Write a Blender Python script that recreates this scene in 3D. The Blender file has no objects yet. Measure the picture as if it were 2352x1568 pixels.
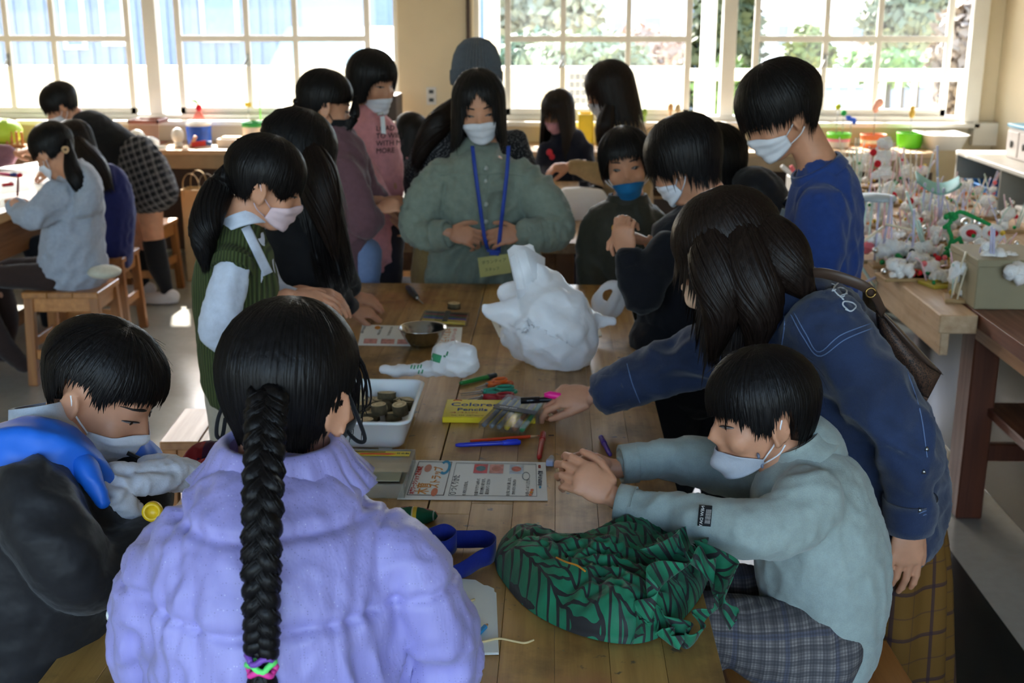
import bpy, bmesh, math, random
import numpy as np
from mathutils import Vector, Matrix, Quaternion
from mathutils.bvhtree import BVHTree

# ------------------------------------------------------------------ camera, light, exposure
SC = bpy.context.scene
COL = SC.collection
FPX, CAMH = 2685.0, 1.62
PITCH = math.atan(751 / FPX)
YAW = math.atan(104 / math.hypot(751, FPX))
cam_data = bpy.data.cameras.new('camera')
cam = bpy.data.objects.new('camera', cam_data)
COL.objects.link(cam)
cam.location = (0, 0, CAMH)
cam.rotation_euler = (math.pi / 2 - PITCH, 0, YAW)
cam_data.sensor_width = 36
cam_data.lens = 36 * FPX / 2352
cam_data.clip_end = 300
cam_data.dof.use_dof = True
cam_data.dof.focus_distance = 1.75
cam_data.dof.aperture_fstop = 7.5
SC.camera = cam

world = bpy.data.worlds.new('sky')
SC.world = world
world.use_nodes = True
_wn = world.node_tree
_sky = _wn.nodes.new('ShaderNodeTexSky')
_sky.sky_type = 'NISHITA'
_sky.sun_disc = False
_sky.sun_elevation = math.radians(36)
_sky.sun_rotation = math.radians(-25)
_sky.air_density = 1.0
_sky.dust_density = 2.0
_wn.links.new(_sky.outputs[0], _wn.nodes['Background'].inputs[0])
_wn.nodes['Background'].inputs[1].default_value = 0.5

sun_data = bpy.data.lights.new('sun', 'SUN')
sun_data.energy = 9.0
sun_data.angle = math.radians(0.6)
sun_data.color = (1, 0.95, 0.87)
sun = bpy.data.objects.new('sun', sun_data)
COL.objects.link(sun)
sun.rotation_euler = Vector((0.30, -1.0, -0.80)).to_track_quat('-Z', 'Y').to_euler()

SC.view_settings.view_transform = 'Standard'
SC.view_settings.look = 'None'
SC.view_settings.gamma = 1
SC.view_settings.use_curve_mapping = False
SC.view_settings.exposure = 1.85
try:
    SC.cycles.max_bounces = 8
    SC.cycles.diffuse_bounces = 5
    SC.cycles.glossy_bounces = 3
    SC.cycles.transmission_bounces = 4
    SC.cycles.transparent_max_bounces = 12
    SC.cycles.caustics_reflective = False
    SC.cycles.caustics_refractive = False
    SC.cycles.sample_clamp_indirect = 6
    SC.cycles.use_denoising = True
except Exception:
    pass

# ------------------------------------------------------------------ measuring the photograph
_ct, _st, _cy, _sy = math.cos(PITCH), math.sin(PITCH), math.cos(YAW), math.sin(YAW)
CAMP = Vector((0, 0, CAMH))


def ray(px, py):
    x, u = (px - 1176) / FPX, (784 - py) / FPX
    d = (x, _ct + u * _st, -_st + u * _ct)
    return Vector((d[0] * _cy - d[1] * _sy, d[0] * _sy + d[1] * _cy, d[2]))


def P(px, py, Y):
    d = ray(px, py)
    return CAMP + d * (Y / d.y)


def Z(px, py, z=0.72):
    d = ray(px, py)
    return CAMP + d * ((z - CAMH) / d.z)


FWD = ray(1176, 784).normalized()


def mpp(p):
    return (p - CAMP).dot(FWD) / FPX


# ------------------------------------------------------------------ shapes: every helper returns (verts, faces)
def A(v):
    return np.array(v, dtype=float)


def join(*vfs):
    if len(vfs) == 1 and isinstance(vfs[0], list):
        vfs = vfs[0]
    V, F, o = [], [], 0
    for v, f in vfs:
        v = np.asarray(v, dtype=float).reshape(-1, 3)
        V.append(v)
        F.extend([tuple(i + o for i in q) for q in f])
        o += len(v)
    return (np.vstack(V), F)


def xf(vf, loc=(0, 0, 0), rot=(0, 0, 0), sc=1.0):
    v, f = vf
    M = np.array(Matrix.Rotation(rot[2], 3, 'Z') @ Matrix.Rotation(rot[1], 3, 'Y') @ Matrix.Rotation(rot[0], 3, 'X'))
    return ((np.asarray(v, dtype=float) * np.asarray(sc)) @ M.T + np.asarray(loc, dtype=float), f)


def frame_xf(vf, c, x, y, z):
    M = np.array([list(x), list(y), list(z)])
    return (np.asarray(vf[0], dtype=float) @ M + np.asarray(list(c)), vf[1])


def box(x0, x1, y0, y1, z0, z1, b=0.003):
    """a box with its twelve edges chamfered"""
    sx, sy, sz = x1 - x0, y1 - y0, z1 - z0
    b = min(b, sx * .3, sy * .3, sz * .3)
    c = A(((x0 + x1) / 2, (y0 + y1) / 2, (z0 + z1) / 2))
    h = A((sx / 2, sy / 2, sz / 2))
    V, idx = [], {}
    for s in [(i, j, k) for i in (-1, 1) for j in (-1, 1) for k in (-1, 1)]:
        for a in range(3):
            d = A([h[q] - (0 if q == a else b) for q in range(3)]) * A(s)
            idx[(s, a)] = len(V)
            V.append(c + d)
    F = []
    for a in range(3):
        o = [q for q in range(3) if q != a]
        for s in (-1, 1):
            q = []
            for i, j in ((-1, -1), (1, -1), (1, 1), (-1, 1)):
                k = [0, 0, 0]
                k[a], k[o[0]], k[o[1]] = s, i, j
                q.append(idx[(tuple(k), a)])
            F.append(tuple(q))
    for a in range(3):
        o = [q for q in range(3) if q != a]
        for i in (-1, 1):
            for j in (-1, 1):
                k0, k1 = [0, 0, 0], [0, 0, 0]
                k0[a], k0[o[0]], k0[o[1]] = -1, i, j
                k1[a], k1[o[0]], k1[o[1]] = 1, i, j
                F.append((idx[(tuple(k0), o[0])], idx[(tuple(k1), o[0])], idx[(tuple(k1), o[1])], idx[(tuple(k0), o[1])]))
    for s in [(i, j, k) for i in (-1, 1) for j in (-1, 1) for k in (-1, 1)]:
        F.append((idx[(s, 0)], idx[(s, 1)], idx[(s, 2)]))
    return fixn(V, F, c)


def fixn(V, F, c):
    V = np.asarray(V)
    out = []
    for f in F:
        p = V[list(f)]
        n = np.cross(p[1] - p[0], p[2] - p[0])
        if len(f) > 3 and np.linalg.norm(n) < 1e-12:
            n = np.cross(p[2] - p[1], p[3] - p[1])
        out.append(tuple(f) if n.dot(p.mean(0) - c) >= 0 else tuple(reversed(f)))
    return (V, out)


def bar(p0, p1, w, h, up=(0, 0, 1), b=0.002):
    """a chamfered bar of section w x h from p0 to p1"""
    p0, p1 = Vector(p0), Vector(p1)
    t = (p1 - p0)
    L = t.length
    t.normalize()
    s = t.cross(Vector(up))
    if s.length < 1e-5:
        s = t.cross(Vector((0, 1, 0)))
    s.normalize()
    n = s.cross(t)
    vf = box(-w / 2, w / 2, 0, L, -h / 2, h / 2, b)
    return frame_xf(vf, p0, s, t, n)


def grid_faces(nu, nv, wrap_u=False, wrap_v=False):
    F = []
    for i in range(nu if wrap_u else nu - 1):
        for j in range(nv if wrap_v else nv - 1):
            a, b = i, (i + 1) % nu
            c, d = j, (j + 1) % nv
            F.append((a * nv + c, b * nv + c, b * nv + d, a * nv + d))
    return F


def lathe(prof, n=24, caps=True):
    """revolve (r, z) pairs about z"""
    k = len(prof)
    V = [(r * math.cos(2 * math.pi * i / n), r * math.sin(2 * math.pi * i / n), z) for i in range(n) for r, z in prof]
    F = grid_faces(n, k, wrap_u=True)
    if caps:
        if prof[0][0] > 1e-6:
            F.append(tuple(i * k for i in reversed(range(n))))
        if prof[-1][0] > 1e-6:
            F.append(tuple(i * k + k - 1 for i in range(n)))
    return (A(V), F)


def crom(pts, n):
    """Catmull-Rom resample of rows to n rows"""
    p = np.asarray(pts, dtype=float)
    if len(p) < 3:
        t = np.linspace(0, 1, n)[:, None]
        return p[0] * (1 - t) + p[-1] * t
    q = np.vstack([2 * p[0] - p[1], p, 2 * p[-1] - p[-2]])
    out = []
    for s in np.linspace(0, len(p) - 1 - 1e-9, n):
        i = int(s)
        f = s - i
        a, b, c, d = q[i], q[i + 1], q[i + 2], q[i + 3]
        out.append(0.5 * (2 * b + (c - a) * f + (2 * a - 5 * b + 4 * c - d) * f * f + (3 * b - 3 * c + d - a) * f ** 3))
    return np.array(out)


def tube(pts, r, n=8, m=None, caps=True):
    """round tube along a smoothed polyline; r is a number or one per point"""
    pts = np.asarray([list(p) for p in pts], dtype=float)
    rr = np.full(len(pts), float(r)) if np.isscalar(r) else np.asarray(r, dtype=float)
    a = np.hstack([pts, rr[:, None]])
    if m:
        a = crom(a, m)
    k = len(a)
    V = []
    prev = None
    for i in range(k):
        t = Vector(a[min(i + 1, k - 1), :3] - a[max(i - 1, 0), :3])
        if t.length < 1e-9:
            t = Vector((0, 0, 1))
        t.normalize()
        if prev is None:
            s = t.cross(Vector((0.31, 0.17, 0.93)))
            if s.length < 1e-3:
                s = t.cross(Vector((1, 0, 0)))
        else:
            s = prev - t * prev.dot(t)
        s.normalize()
        prev = s
        b = t.cross(s)
        for j in range(n):
            an = 2 * math.pi * j / n
            V.append(a[i, :3] + np.array(s * math.cos(an) + b * math.sin(an)) * max(a[i, 3], 1e-5))
    F = []
    for i in range(k - 1):
        for j in range(n):
            F.append((i * n + j, i * n + (j + 1) % n, (i + 1) * n + (j + 1) % n, (i + 1) * n + j))
    if caps:
        F.append(tuple(reversed(range(n))))
        F.append(tuple((k - 1) * n + j for j in range(n)))
    return (A(V), F)


def ellipsoid(c, rad, x=(1, 0, 0), y=(0, 1, 0), z=(0, 0, 1), n=14, m=9):
    V = [(0, 0, 1)]
    for i in range(1, m):
        th = math.pi * i / m
        for j in range(n):
            V.append((math.sin(th) * math.cos(2 * math.pi * j / n), math.sin(th) * math.sin(2 * math.pi * j / n), math.cos(th)))
    V.append((0, 0, -1))
    F = []
    for j in range(n):
        F.append((0, 1 + j, 1 + (j + 1) % n))
        for i in range(m - 2):
            a = 1 + i * n
            F.append((a + j, a + n + j, a + n + (j + 1) % n, a + (j + 1) % n))
        F.append((len(V) - 1, 1 + (m - 2) * n + (j + 1) % n, 1 + (m - 2) * n + j))
    return frame_xf((A(V) * A(rad), F), c, x, y, z)


def prism(outline, z0, z1):
    """outline: (x, y) ring, counter-clockwise"""
    n = len(outline)
    V = [(x, y, z0) for x, y in outline] + [(x, y, z1) for x, y in outline]
    F = [tuple(reversed(range(n))), tuple(range(n, 2 * n))]
    F += [(i, (i + 1) % n, n + (i + 1) % n, n + i) for i in range(n)]
    return (A(V), F)


def sheet(pts, t=0.0006):
    """thin sheet with thickness from a grid of points pts[u][v]"""
    p = np.asarray([[list(q) for q in row] for row in pts], dtype=float)
    nu, nv = p.shape[:2]
    du = np.gradient(p, axis=0)
    dv = np.gradient(p, axis=1)
    nr = np.cross(du, dv)
    nr /= np.maximum(np.linalg.norm(nr, axis=2, keepdims=True), 1e-9)
    a, b = (p + nr * t / 2).reshape(-1, 3), (p - nr * t / 2).reshape(-1, 3)
    N = nu * nv
    F = grid_faces(nu, nv)
    G = [tuple(i + N for i in reversed(f)) for f in F]
    rim = [i * nv for i in range(nu)] + [(nu - 1) * nv + j for j in range(1, nv)] + [i * nv + nv - 1 for i in range(nu - 2, -1, -1)] + [j for j in range(nv - 2, 0, -1)]
    R = [(rim[i], rim[(i + 1) % len(rim)], rim[(i + 1) % len(rim)] + N, rim[i] + N) for i in range(len(rim))]
    return (np.vstack([a, b]), F + G + [tuple(reversed(r)) for r in R])


def ribbon(pts, w, t=0.001, up=(0, 0, 1), m=None):
    """flat strap along pts, wide across `up`"""
    p = np.asarray([list(q) for q in pts], dtype=float)
    if m:
        p = crom(p, m)
    up = np.asarray(list(up), dtype=float)
    if up.ndim == 1:
        up = np.tile(up, (len(p), 1))
    rows = [p - up * w / 2, p, p + up * w / 2]
    return sheet(np.stack(rows, 1), t)


# ------------------------------------------------------------------ objects
ROOTS = {}


def root_loc(o):
    while o.parent is not None:
        o = o.parent
    return np.array(o.location)


def mesh_of(name, vf, mat=None, smooth=True):
    me = bpy.data.meshes.new(name)
    me.from_pydata(np.asarray(vf[0], dtype=float).reshape(-1, 3).tolist(), [], vf[1])
    if smooth:
        me.shade_smooth()
    if mat is not None:
        for m in (mat if isinstance(mat, (list, tuple)) else [mat]):
            me.materials.append(m)
    return me


def thing(name, label, cat, loc=(0, 0, 0), group=None):
    o = bpy.data.objects.new(name, None)
    COL.objects.link(o)
    o.empty_display_size = 0.05
    o.location = loc
    o['label'] = label
    o['category'] = cat
    if group:
        o['group'] = group
    return o


def add(name, vf, mat, parent=None, smooth=False, label=None, kind=None):
    """link one mesh object; verts are in the coordinates the root lives in"""
    v = np.asarray(vf[0], dtype=float).reshape(-1, 3)
    if parent is not None:
        v = v - root_loc(parent)
    me = mesh_of(name, (v, vf[1]), mat, smooth)
    o = bpy.data.objects.new(name, me)
    COL.objects.link(o)
    if parent is not None:
        o.parent = parent
    if label:
        o['label'] = label
    if kind:
        o['kind'] = kind
    return o


def one(name, vf, mat, label, cat, group=None, smooth=True, loc=None):
    """a thing that is one mesh; origin at loc (default: bottom centre)"""
    v = np.asarray(vf[0], dtype=float).reshape(-1, 3)
    if loc is None:
        lo, hi = v.min(0), v.max(0)
        loc = ((lo[0] + hi[0]) / 2, (lo[1] + hi[1]) / 2, lo[2])
    o = add(name, (v - np.asarray(loc), vf[1]), mat, None, smooth)
    o.location = loc
    o['label'] = label
    o['category'] = cat
    if group:
        o['group'] = group
    return o


def struct(name, vf, mat, parent=None, smooth=False):
    return add(name, vf, mat, parent, smooth, kind=None if parent else 'structure')


def place(o, loc, rz=0.0, rot=None, s=1.0):
    o.location = loc
    o.rotation_euler = rot if rot else (0, 0, rz)
    o.scale = (s, s, s) if np.isscalar(s) else s
    return o


def dup(root, loc=None, rz=None, label=None, group=None):
    r = root.copy()
    COL.objects.link(r)
    if loc is not None:
        r.location = loc
    if rz is not None:
        r.rotation_euler = (0, 0, rz)
    if label:
        r['label'] = label
    if group:
        r['group'] = group
    for ch in list(root.children):
        c = ch.copy()
        COL.objects.link(c)
        c.parent = r
        for g in ch.children:
            d = g.copy()
            COL.objects.link(d)
            d.parent = c
    return r


# ------------------------------------------------------------------ materials
MATS = {}


def lin(c):
    """sRGB 0-255 to linear"""
    return tuple(((v / 255) / 12.92 if v / 255 <= 0.04045 else ((v / 255 + 0.055) / 1.055) ** 2.4) for v in c) + (1,)


class MB:
    """short hand for building a node tree round a Principled BSDF"""

    def __init__(self, name):
        self.m = bpy.data.materials.new(name)
        self.m.use_nodes = True
        self.t = self.m.node_tree
        self.b = self.t.nodes['Principled BSDF']

    def n(self, typ, **kw):
        nd = self.t.nodes.new('ShaderNode' + typ)
        for k, v in kw.items():
            if k in nd.inputs:
                self.put(nd.inputs[k], v)
            else:
                setattr(nd, k, v)
        return nd

    def put(self, sock, v):
        if hasattr(v, 'outputs'):
            v = v.outputs[0]
        if isinstance(v, bpy.types.NodeSocket):
            self.t.links.new(v, sock)
        else:
            sock.default_value = v

    def set(self, **kw):
        for k, v in kw.items():
            self.put(self.b.inputs[k.replace('_', ' ')], v)
        return self

    def coord(self, which='Object', scale=(1, 1, 1), rot=(0, 0, 0)):
        c = self.n('TexCoord')
        mp = self.n('Mapping')
        self.t.links.new(c.outputs[which], mp.inputs[0])
        mp.inputs['Scale'].default_value = scale
        mp.inputs['Rotation'].default_value = rot
        return mp.outputs[0]

    def noise(self, vec, scale=5, detail=4, rough=0.5):
        nd = self.n('TexNoise')
        self.put(nd.inputs['Vector'], vec)
        nd.inputs['Scale'].default_value = scale
        nd.inputs['Detail'].default_value = detail
        nd.inputs['Roughness'].default_value = rough
        return nd.outputs['Fac']

    def ramp(self, fac, stops, interp='LINEAR'):
        r = self.n('ValToRGB')
        r.color_ramp.interpolation = interp
        e = r.color_ramp.elements
        while len(e) < len(stops):
            e.new(0.5)
        for el, (p, c) in zip(e, stops):
            el.position = p
            el.color = c if len(c) == 4 else tuple(c) + (1,)
        self.put(r.inputs[0], fac)
        return r.outputs[0]

    def mix(self, fac, a, b, blend='MIX'):
        m = self.n('MixRGB', blend_type=blend)
        self.put(m.inputs[0], fac)
        self.put(m.inputs[1], a)
        self.put(m.inputs[2], b)
        return m.outputs[0]

    def math(self, op, a, b=0.0, c=None):
        m = self.n('Math', operation=op)
        self.put(m.inputs[0], a)
        self.put(m.inputs[1], b)
        if c is not None:
            self.put(m.inputs[2], c)
        return m.outputs[0]

    def bump(self, h, strength=0.3, dist=0.01):
        b = self.n('Bump')
        b.inputs['Strength'].default_value = strength
        b.inputs['Distance'].default_value = dist
        self.put(b.inputs['Height'], h)
        self.put(self.b.inputs['Normal'], b.outputs[0])
        return self


def plain(name, rgb, rough=0.5, metal=0.0, spec=0.5, var=0.08, scale=12, bump=0.0, **kw):
    """a solid colour with slight mottling"""
    if name in MATS:
        return MATS[name]
    q = MB(name)
    c = lin(rgb)
    vec = q.coord()
    f = q.noise(vec, scale, 3)
    q.set(Base_Color=q.ramp(f, [(0.3, tuple(x * (1 - var) for x in c[:3])), (0.7, tuple(min(1, x * (1 + var)) for x in c[:3]))]),
          Roughness=rough, Metallic=metal)
    q.b.inputs['Specular IOR Level'].default_value = spec
    if bump:
        q.bump(f, bump, 0.004)
    for k, v in kw.items():
        q.b.inputs[k.replace('_', ' ')].default_value = v
    MATS[name] = q.m
    return q.m


def cloth(name, rgb, rough=0.9, weave=900, wstr=0.15, fold=9, fstr=0.25, sheen=0.15, var=0.12):
    """woven cloth: soft folds, fine weave"""
    if name in MATS:
        return MATS[name]
    q = MB(name)
    c = lin(rgb)
    vec = q.coord()
    f1 = q.noise(vec, fold, 3, 0.55)
    f2 = q.noise(vec, weave, 2)
    f3 = q.noise(vec, 60, 3)
    q.set(Base_Color=q.ramp(q.math('ADD', q.math('MULTIPLY', f3, .6), q.math('MULTIPLY', f2, .4)),
                            [(0.3, tuple(x * (1 - var) for x in c[:3])), (0.7, tuple(min(1, x * (1 + var)) for x in c[:3]))]),
          Roughness=rough)
    q.b.inputs['Specular IOR Level'].default_value = 0.2
    q.b.inputs['Sheen Weight'].default_value = sheen
    q.bump(q.math('ADD', q.math('MULTIPLY', f1, fstr * 4), q.math('MULTIPLY', f2, wstr * .3)), 0.5, 0.012)
    MATS[name] = q.m
    return q.m


def wood(name, dark, light, rough=0.45, axis=1, stain=0.0, grain=1.0, coat=0.0):
    if name in MATS:
        return MATS[name]
    q = MB(name)
    sc = [38 * grain, 38 * grain, 38 * grain]
    sc[axis] = 2.2 * grain
    oi = q.n('ObjectInfo')
    vec = q.coord('Object', tuple(sc))
    comb = q.n('VectorMath', operation='ADD')
    q.put(comb.inputs[0], vec)
    rv = q.n('CombineXYZ')
    q.put(rv.inputs[0], q.math('MULTIPLY', oi.outputs['Random'], 37.0))
    q.put(rv.inputs[1], q.math('MULTIPLY', oi.outputs['Random'], 91.0))
    q.put(comb.inputs[1], rv)
    g = q.noise(comb.outputs[0], 1.0, 5, 0.6)
    base = q.ramp(g, [(0.25, lin(dark)), (0.75, lin(light))])
    tint = q.math('ADD', q.math('MULTIPLY', oi.outputs['Random'], 0.34), 0.83)
    tv = q.n('CombineXYZ')
    for i in range(3):
        q.put(tv.inputs[i], tint)
    base = q.mix(1.0, base, tv.outputs[0], 'MULTIPLY')
    rr = q.ramp(g, [(0.3, (rough + .12,) * 3), (0.7, (rough - .05,) * 3)])
    if stain:
        w = q.n('NewGeometry').outputs['Position']
        s1 = q.noise(w, 5.5, 6, 0.65)
        base = q.mix(q.math('MULTIPLY', q.ramp(s1, [(0.50, (0, 0, 0)), (0.66, (1, 1, 1))]), stain * .55), base, lin((62, 48, 30)))
        s2 = q.noise(w, 2.3, 5, 0.6)
        base = q.mix(q.math('MULTIPLY', q.ramp(s2, [(0.60, (0, 0, 0)), (0.72, (1, 1, 1))]), stain * .42), base, lin((150, 45, 60)))
        s3 = q.noise(w, 38, 3, 0.5)
        base = q.mix(q.math('MULTIPLY', q.ramp(s3, [(0.68, (0, 0, 0)), (0.73, (1, 1, 1))]), stain * .7), base, lin((40, 45, 55)))
        s4 = q.noise(w, 21, 4, 0.6)
        base = q.mix(q.math('MULTIPLY', q.ramp(s4, [(0.70, (0, 0, 0)), (0.74, (1, 1, 1))]), stain * .6), base, lin((60, 120, 110)))
        s5 = q.noise(w, 14, 4, 0.7)
        base = q.mix(q.math('MULTIPLY', q.ramp(s5, [(0.70, (0, 0, 0)), (0.75, (1, 1, 1))]), stain * .6), base, lin((210, 205, 190)))
        rr = q.mix(q.ramp(s1, [(0.4, (0, 0, 0)), (0.7, (1, 1, 1))]), rr, (rough + .2,) * 3 + (1,))
    q.set(Base_Color=base, Roughness=rr)
    q.b.inputs['Coat Weight'].default_value = coat
    q.b.inputs['Coat Roughness'].default_value = 0.25
    q.bump(g, 0.12, 0.002)
    MATS[name] = q.m
    return q.m


def clear(name, tint=(1, 1, 1), gloss=0.12, haze=0.0, hazecol=(1, 1, 1)):
    """thin clear sheet: mostly transparent with a little gloss"""
    if name in MATS:
        return MATS[name]
    m = bpy.data.materials.new(name)
    m.use_nodes = True
    t = m.node_tree
    for nd in list(t.nodes):
        if nd.type != 'OUTPUT_MATERIAL':
            t.nodes.remove(nd)
    tr = t.nodes.new('ShaderNodeBsdfTransparent')
    tr.inputs[0].default_value = tuple(tint) + (1,)
    gl = t.nodes.new('ShaderNodeBsdfGlossy')
    gl.inputs['Roughness'].default_value = 0.06
    mx = t.nodes.new('ShaderNodeMixShader')
    fr = t.nodes.new('ShaderNodeLayerWeight')
    fr.inputs[0].default_value = 0.25
    mul = t.nodes.new('ShaderNodeMath')
    mul.operation = 'MULTIPLY'
    t.links.new(fr.outputs['Fresnel'], mul.inputs[0])
    mul.inputs[1].default_value = gloss * 6
    mul.use_clamp = True
    t.links.new(mul.outputs[0], mx.inputs[0])
    t.links.new(tr.outputs[0], mx.inputs[1])
    t.links.new(gl.outputs[0], mx.inputs[2])
    last = mx
    if haze:
        df = t.nodes.new('ShaderNodeBsdfDiffuse')
        df.inputs[0].default_value = tuple(hazecol) + (1,)
        tl = t.nodes.new('ShaderNodeBsdfTranslucent')
        tl.inputs[0].default_value = tuple(hazecol) + (1,)
        ad = t.nodes.new('ShaderNodeMixShader')
        t.links.new(df.outputs[0], ad.inputs[1])
        t.links.new(tl.outputs[0], ad.inputs[2])
        m2 = t.nodes.new('ShaderNodeMixShader')
        m2.inputs[0].default_value = haze
        t.links.new(mx.outputs[0], m2.inputs[1])
        t.links.new(ad.outputs[0], m2.inputs[2])
        last = m2
    t.links.new(last.outputs[0], t.nodes['Material Output'].inputs[0])
    MATS[name] = m
    return m


rng = random.Random(7)
# ------------------------------------------------------------------ the room
M_WALL = plain('cream_wall_paint', (214, 200, 172), 0.7, var=0.05, scale=3)
M_CEIL = plain('white_ceiling_paint', (225, 224, 218), 0.8, var=0.03)
M_FRAME = plain('white_window_paint', (222, 220, 214), 0.4, var=0.04, scale=6)
M_WHITE = plain('white_paint', (232, 230, 225), 0.5, var=0.03)
M_GLASS = clear('window_glass', (0.97, 0.98, 0.98), 0.06, 0.018, (.9, .92, .95))
M_STEEL = plain('brushed_steel', (170, 170, 168), 0.3, 1.0, var=0.1, scale=40)
M_TABLE = wood('worn_table_wood', (142, 102, 48), (192, 150, 82), 0.36, 1, stain=1.0, coat=0.2)
M_TABLE_SIDE = wood('table_frame_wood', (104, 66, 34), (140, 94, 52), 0.5, 1)
M_PALE = wood('pale_bench_wood', (178, 142, 104), (214, 182, 146), 0.5, 1, stain=0.25)
M_PALEX = wood('pale_bench_wood_across', (168, 136, 100), (206, 176, 138), 0.5, 0, stain=0.2)
M_RED = wood('reddish_bench_wood', (84, 40, 22), (128, 68, 40), 0.42, 1, coat=0.2)
M_REDV = wood('reddish_leg_wood', (78, 36, 20), (112, 56, 32), 0.45, 2)
M_STOOL = wood('honey_stool_wood', (150, 92, 40), (190, 128, 66), 0.36, 1, coat=0.3)
M_STOOLV = wood('honey_stool_leg_wood', (140, 84, 36), (182, 118, 58), 0.42, 2, coat=0.2)
M_DARKWOOD = plain('dark_cupboard_wood', (62, 42, 28), 0.55, var=0.2, scale=5)

# floor: large pale vinyl sheet with dark green border bands
q = MB('waxed_vinyl_floor')
w = q.n('NewGeometry').outputs['Position']
n1 = q.noise(w, 1.3, 5, 0.6)
n2 = q.noise(w, 30, 3)
q.set(Base_Color=q.mix(q.math('MULTIPLY', n2, 0.3), q.ramp(n1, [(0.3, lin((150, 148, 140))), (0.7, lin((176, 174, 166)))]), lin((110, 104, 92))),
      Roughness=q.ramp(n1, [(0.3, (0.11,) * 3), (0.7, (0.21,) * 3)]))
q.bump(q.noise(w, 7, 3), 0.05, 0.01)
M_FLOOR = q.m
M_FLOORDK = plain('dark_green_vinyl', (20, 25, 24), 0.24, var=0.15, scale=8)
RX0, RX1, RY0, RY1, RH = -5.2, 2.92, -2.6, 8.1, 3.06
struct('floor', box(RX0, RX1, RY0, RY1 + 0.1, -0.1, 0, 0.001), M_FLOOR)
fl = bpy.data.objects['floor']
for x0_, x1_ in ((.93, 1.25), (1.53, 2.92)):
    add('floor_tile', box(x0_, x1_, RY0, 7.4, 0.0, 0.0012, 0.0002), M_FLOORDK, fl, label='dark green vinyl band of the floor')
# the ceiling slab runs on outside as the balcony of the storey above
struct('ceiling', box(RX0 - 1, RX1 + 1, RY0, RY1 + 0.1, RH, RH + 0.2, 0.01), M_CEIL)
struct('roof_slab', box(-9, 7, RY1 + 0.1, 9.75, RH - 0.1, RH, 0.01), M_WHITE)
struct('wall_right', box(RX1, RX1 + 0.15, RY0, RY1 + 0.15, 0, RH, 0.002), M_WALL)
struct('wall_left', box(RX0 - 0.15, RX0, RY0, RY1 + 0.15, 0, RH, 0.002), M_WALL)
# window wall: below the sills, the pillar, above the heads
WZ, WT = 0.93, 2.86
LX0, LX1, KX0, KX1 = -4.95, -1.06, -0.555, 2.80
wb = struct('wall_back', join(box(RX0, RX1, 8.03, 8.2, 0, WZ, 0.002), box(RX0, RX1, 8.03, 8.2, WT, RH, 0.002),
                             box(RX0, LX0, 8.03, 8.2, WZ, WT, 0.002), box(LX1, KX0, 7.99, 8.2, WZ - .93, WT, 0.004),
                             box(KX1, RX1, 8.03, 8.2, WZ, WT, 0.002)), M_WALL)
# wall behind the photographer, with the corridor windows that light the room from that side
struct('wall_front', join(box(RX0, RX1, RY0 - 0.15, RY0, 0, 0.7, 0.002), box(RX0, RX1, RY0 - 0.15, RY0, 2.7, RH, 0.002),
                          box(RX0, -4.6, RY0 - 0.15, RY0, 0.7, 2.7), box(-1.3, -0.9, RY0 - 0.15, RY0, 0.7, 2.7), box(2.5, RX1, RY0 - 0.15, RY0, 0.7, 2.7)), M_WALL)


def window(name, x0, x1, sashes, posts):
    """sliding windows: sashes are (x0, x1, muntin xs); posts are frame posts (x0, x1)"""
    o = bpy.data.objects.new(name, None)
    COL.objects.link(o)
    o.location = ((x0 + x1) / 2, 8.1, WZ)
    o['kind'] = 'structure'
    Y = 8.1
    add('window_frame', join(box(x0, x1, Y - .05, Y + .06, WZ - .005, WZ + .03), box(x0, x1, Y - .05, Y + .06, WT - .03, WT),
                             box(x0, x0 + .035, Y - .05, Y + .06, WZ, WT), box(x1 - .035, x1, Y - .05, Y + .06, WZ, WT)), M_FRAME, o)
    for a, b in posts:
        add('window_post', box(a, b, Y - .045, Y + .055, WZ + .03, WT - .03), M_FRAME, o)
    for k, (a, b, ms) in enumerate(sashes):
        y = Y - .012 if k % 2 == 0 else Y + .018
        s = add('sash', join(box(a, a + .04, y - .016, y + .016, WZ + .03, WT - .03), box(b - .04, b, y - .016, y + .016, WZ + .03, WT - .03),
                             box(a, b, y - .016, y + .016, WZ + .03, WZ + .075), box(a, b, y - .016, y + .016, WT - .08, WT - .03)), M_FRAME, o)
        xs = [a + .04] + list(ms) + [b - .04]
        zs = [WZ + .07, 1.462, 1.98, WT - .07]
        for mx in ms:
            add('muntin', box(mx - .018, mx + .018, y - .014, y + .014, zs[0], zs[-1]), M_FRAME, s)
        for mz in zs[1:-1]:
            add('muntin', box(a + .03, b - .03, y - .0135, y + .0135, mz - .02, mz + .02), M_FRAME, s)
        for i in range(len(xs) - 1):
            for j in range(len(zs) - 1):
                add('pane', box(xs[i] + .005, xs[i + 1] - .005, y - .002, y + .002, zs[j] + .008, zs[j + 1] - .008, 0.0004), M_GLASS, s)
        if len(ms):
            mx = ms[0]
            add('latch', join(box(mx - .012, mx + .012, y - .03, y - .012, 1.28, 1.36), bar((mx, y - .03, 1.33), (mx - .03, y - .045, 1.27), .014, .012)), M_STEEL, s)
    return o


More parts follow.
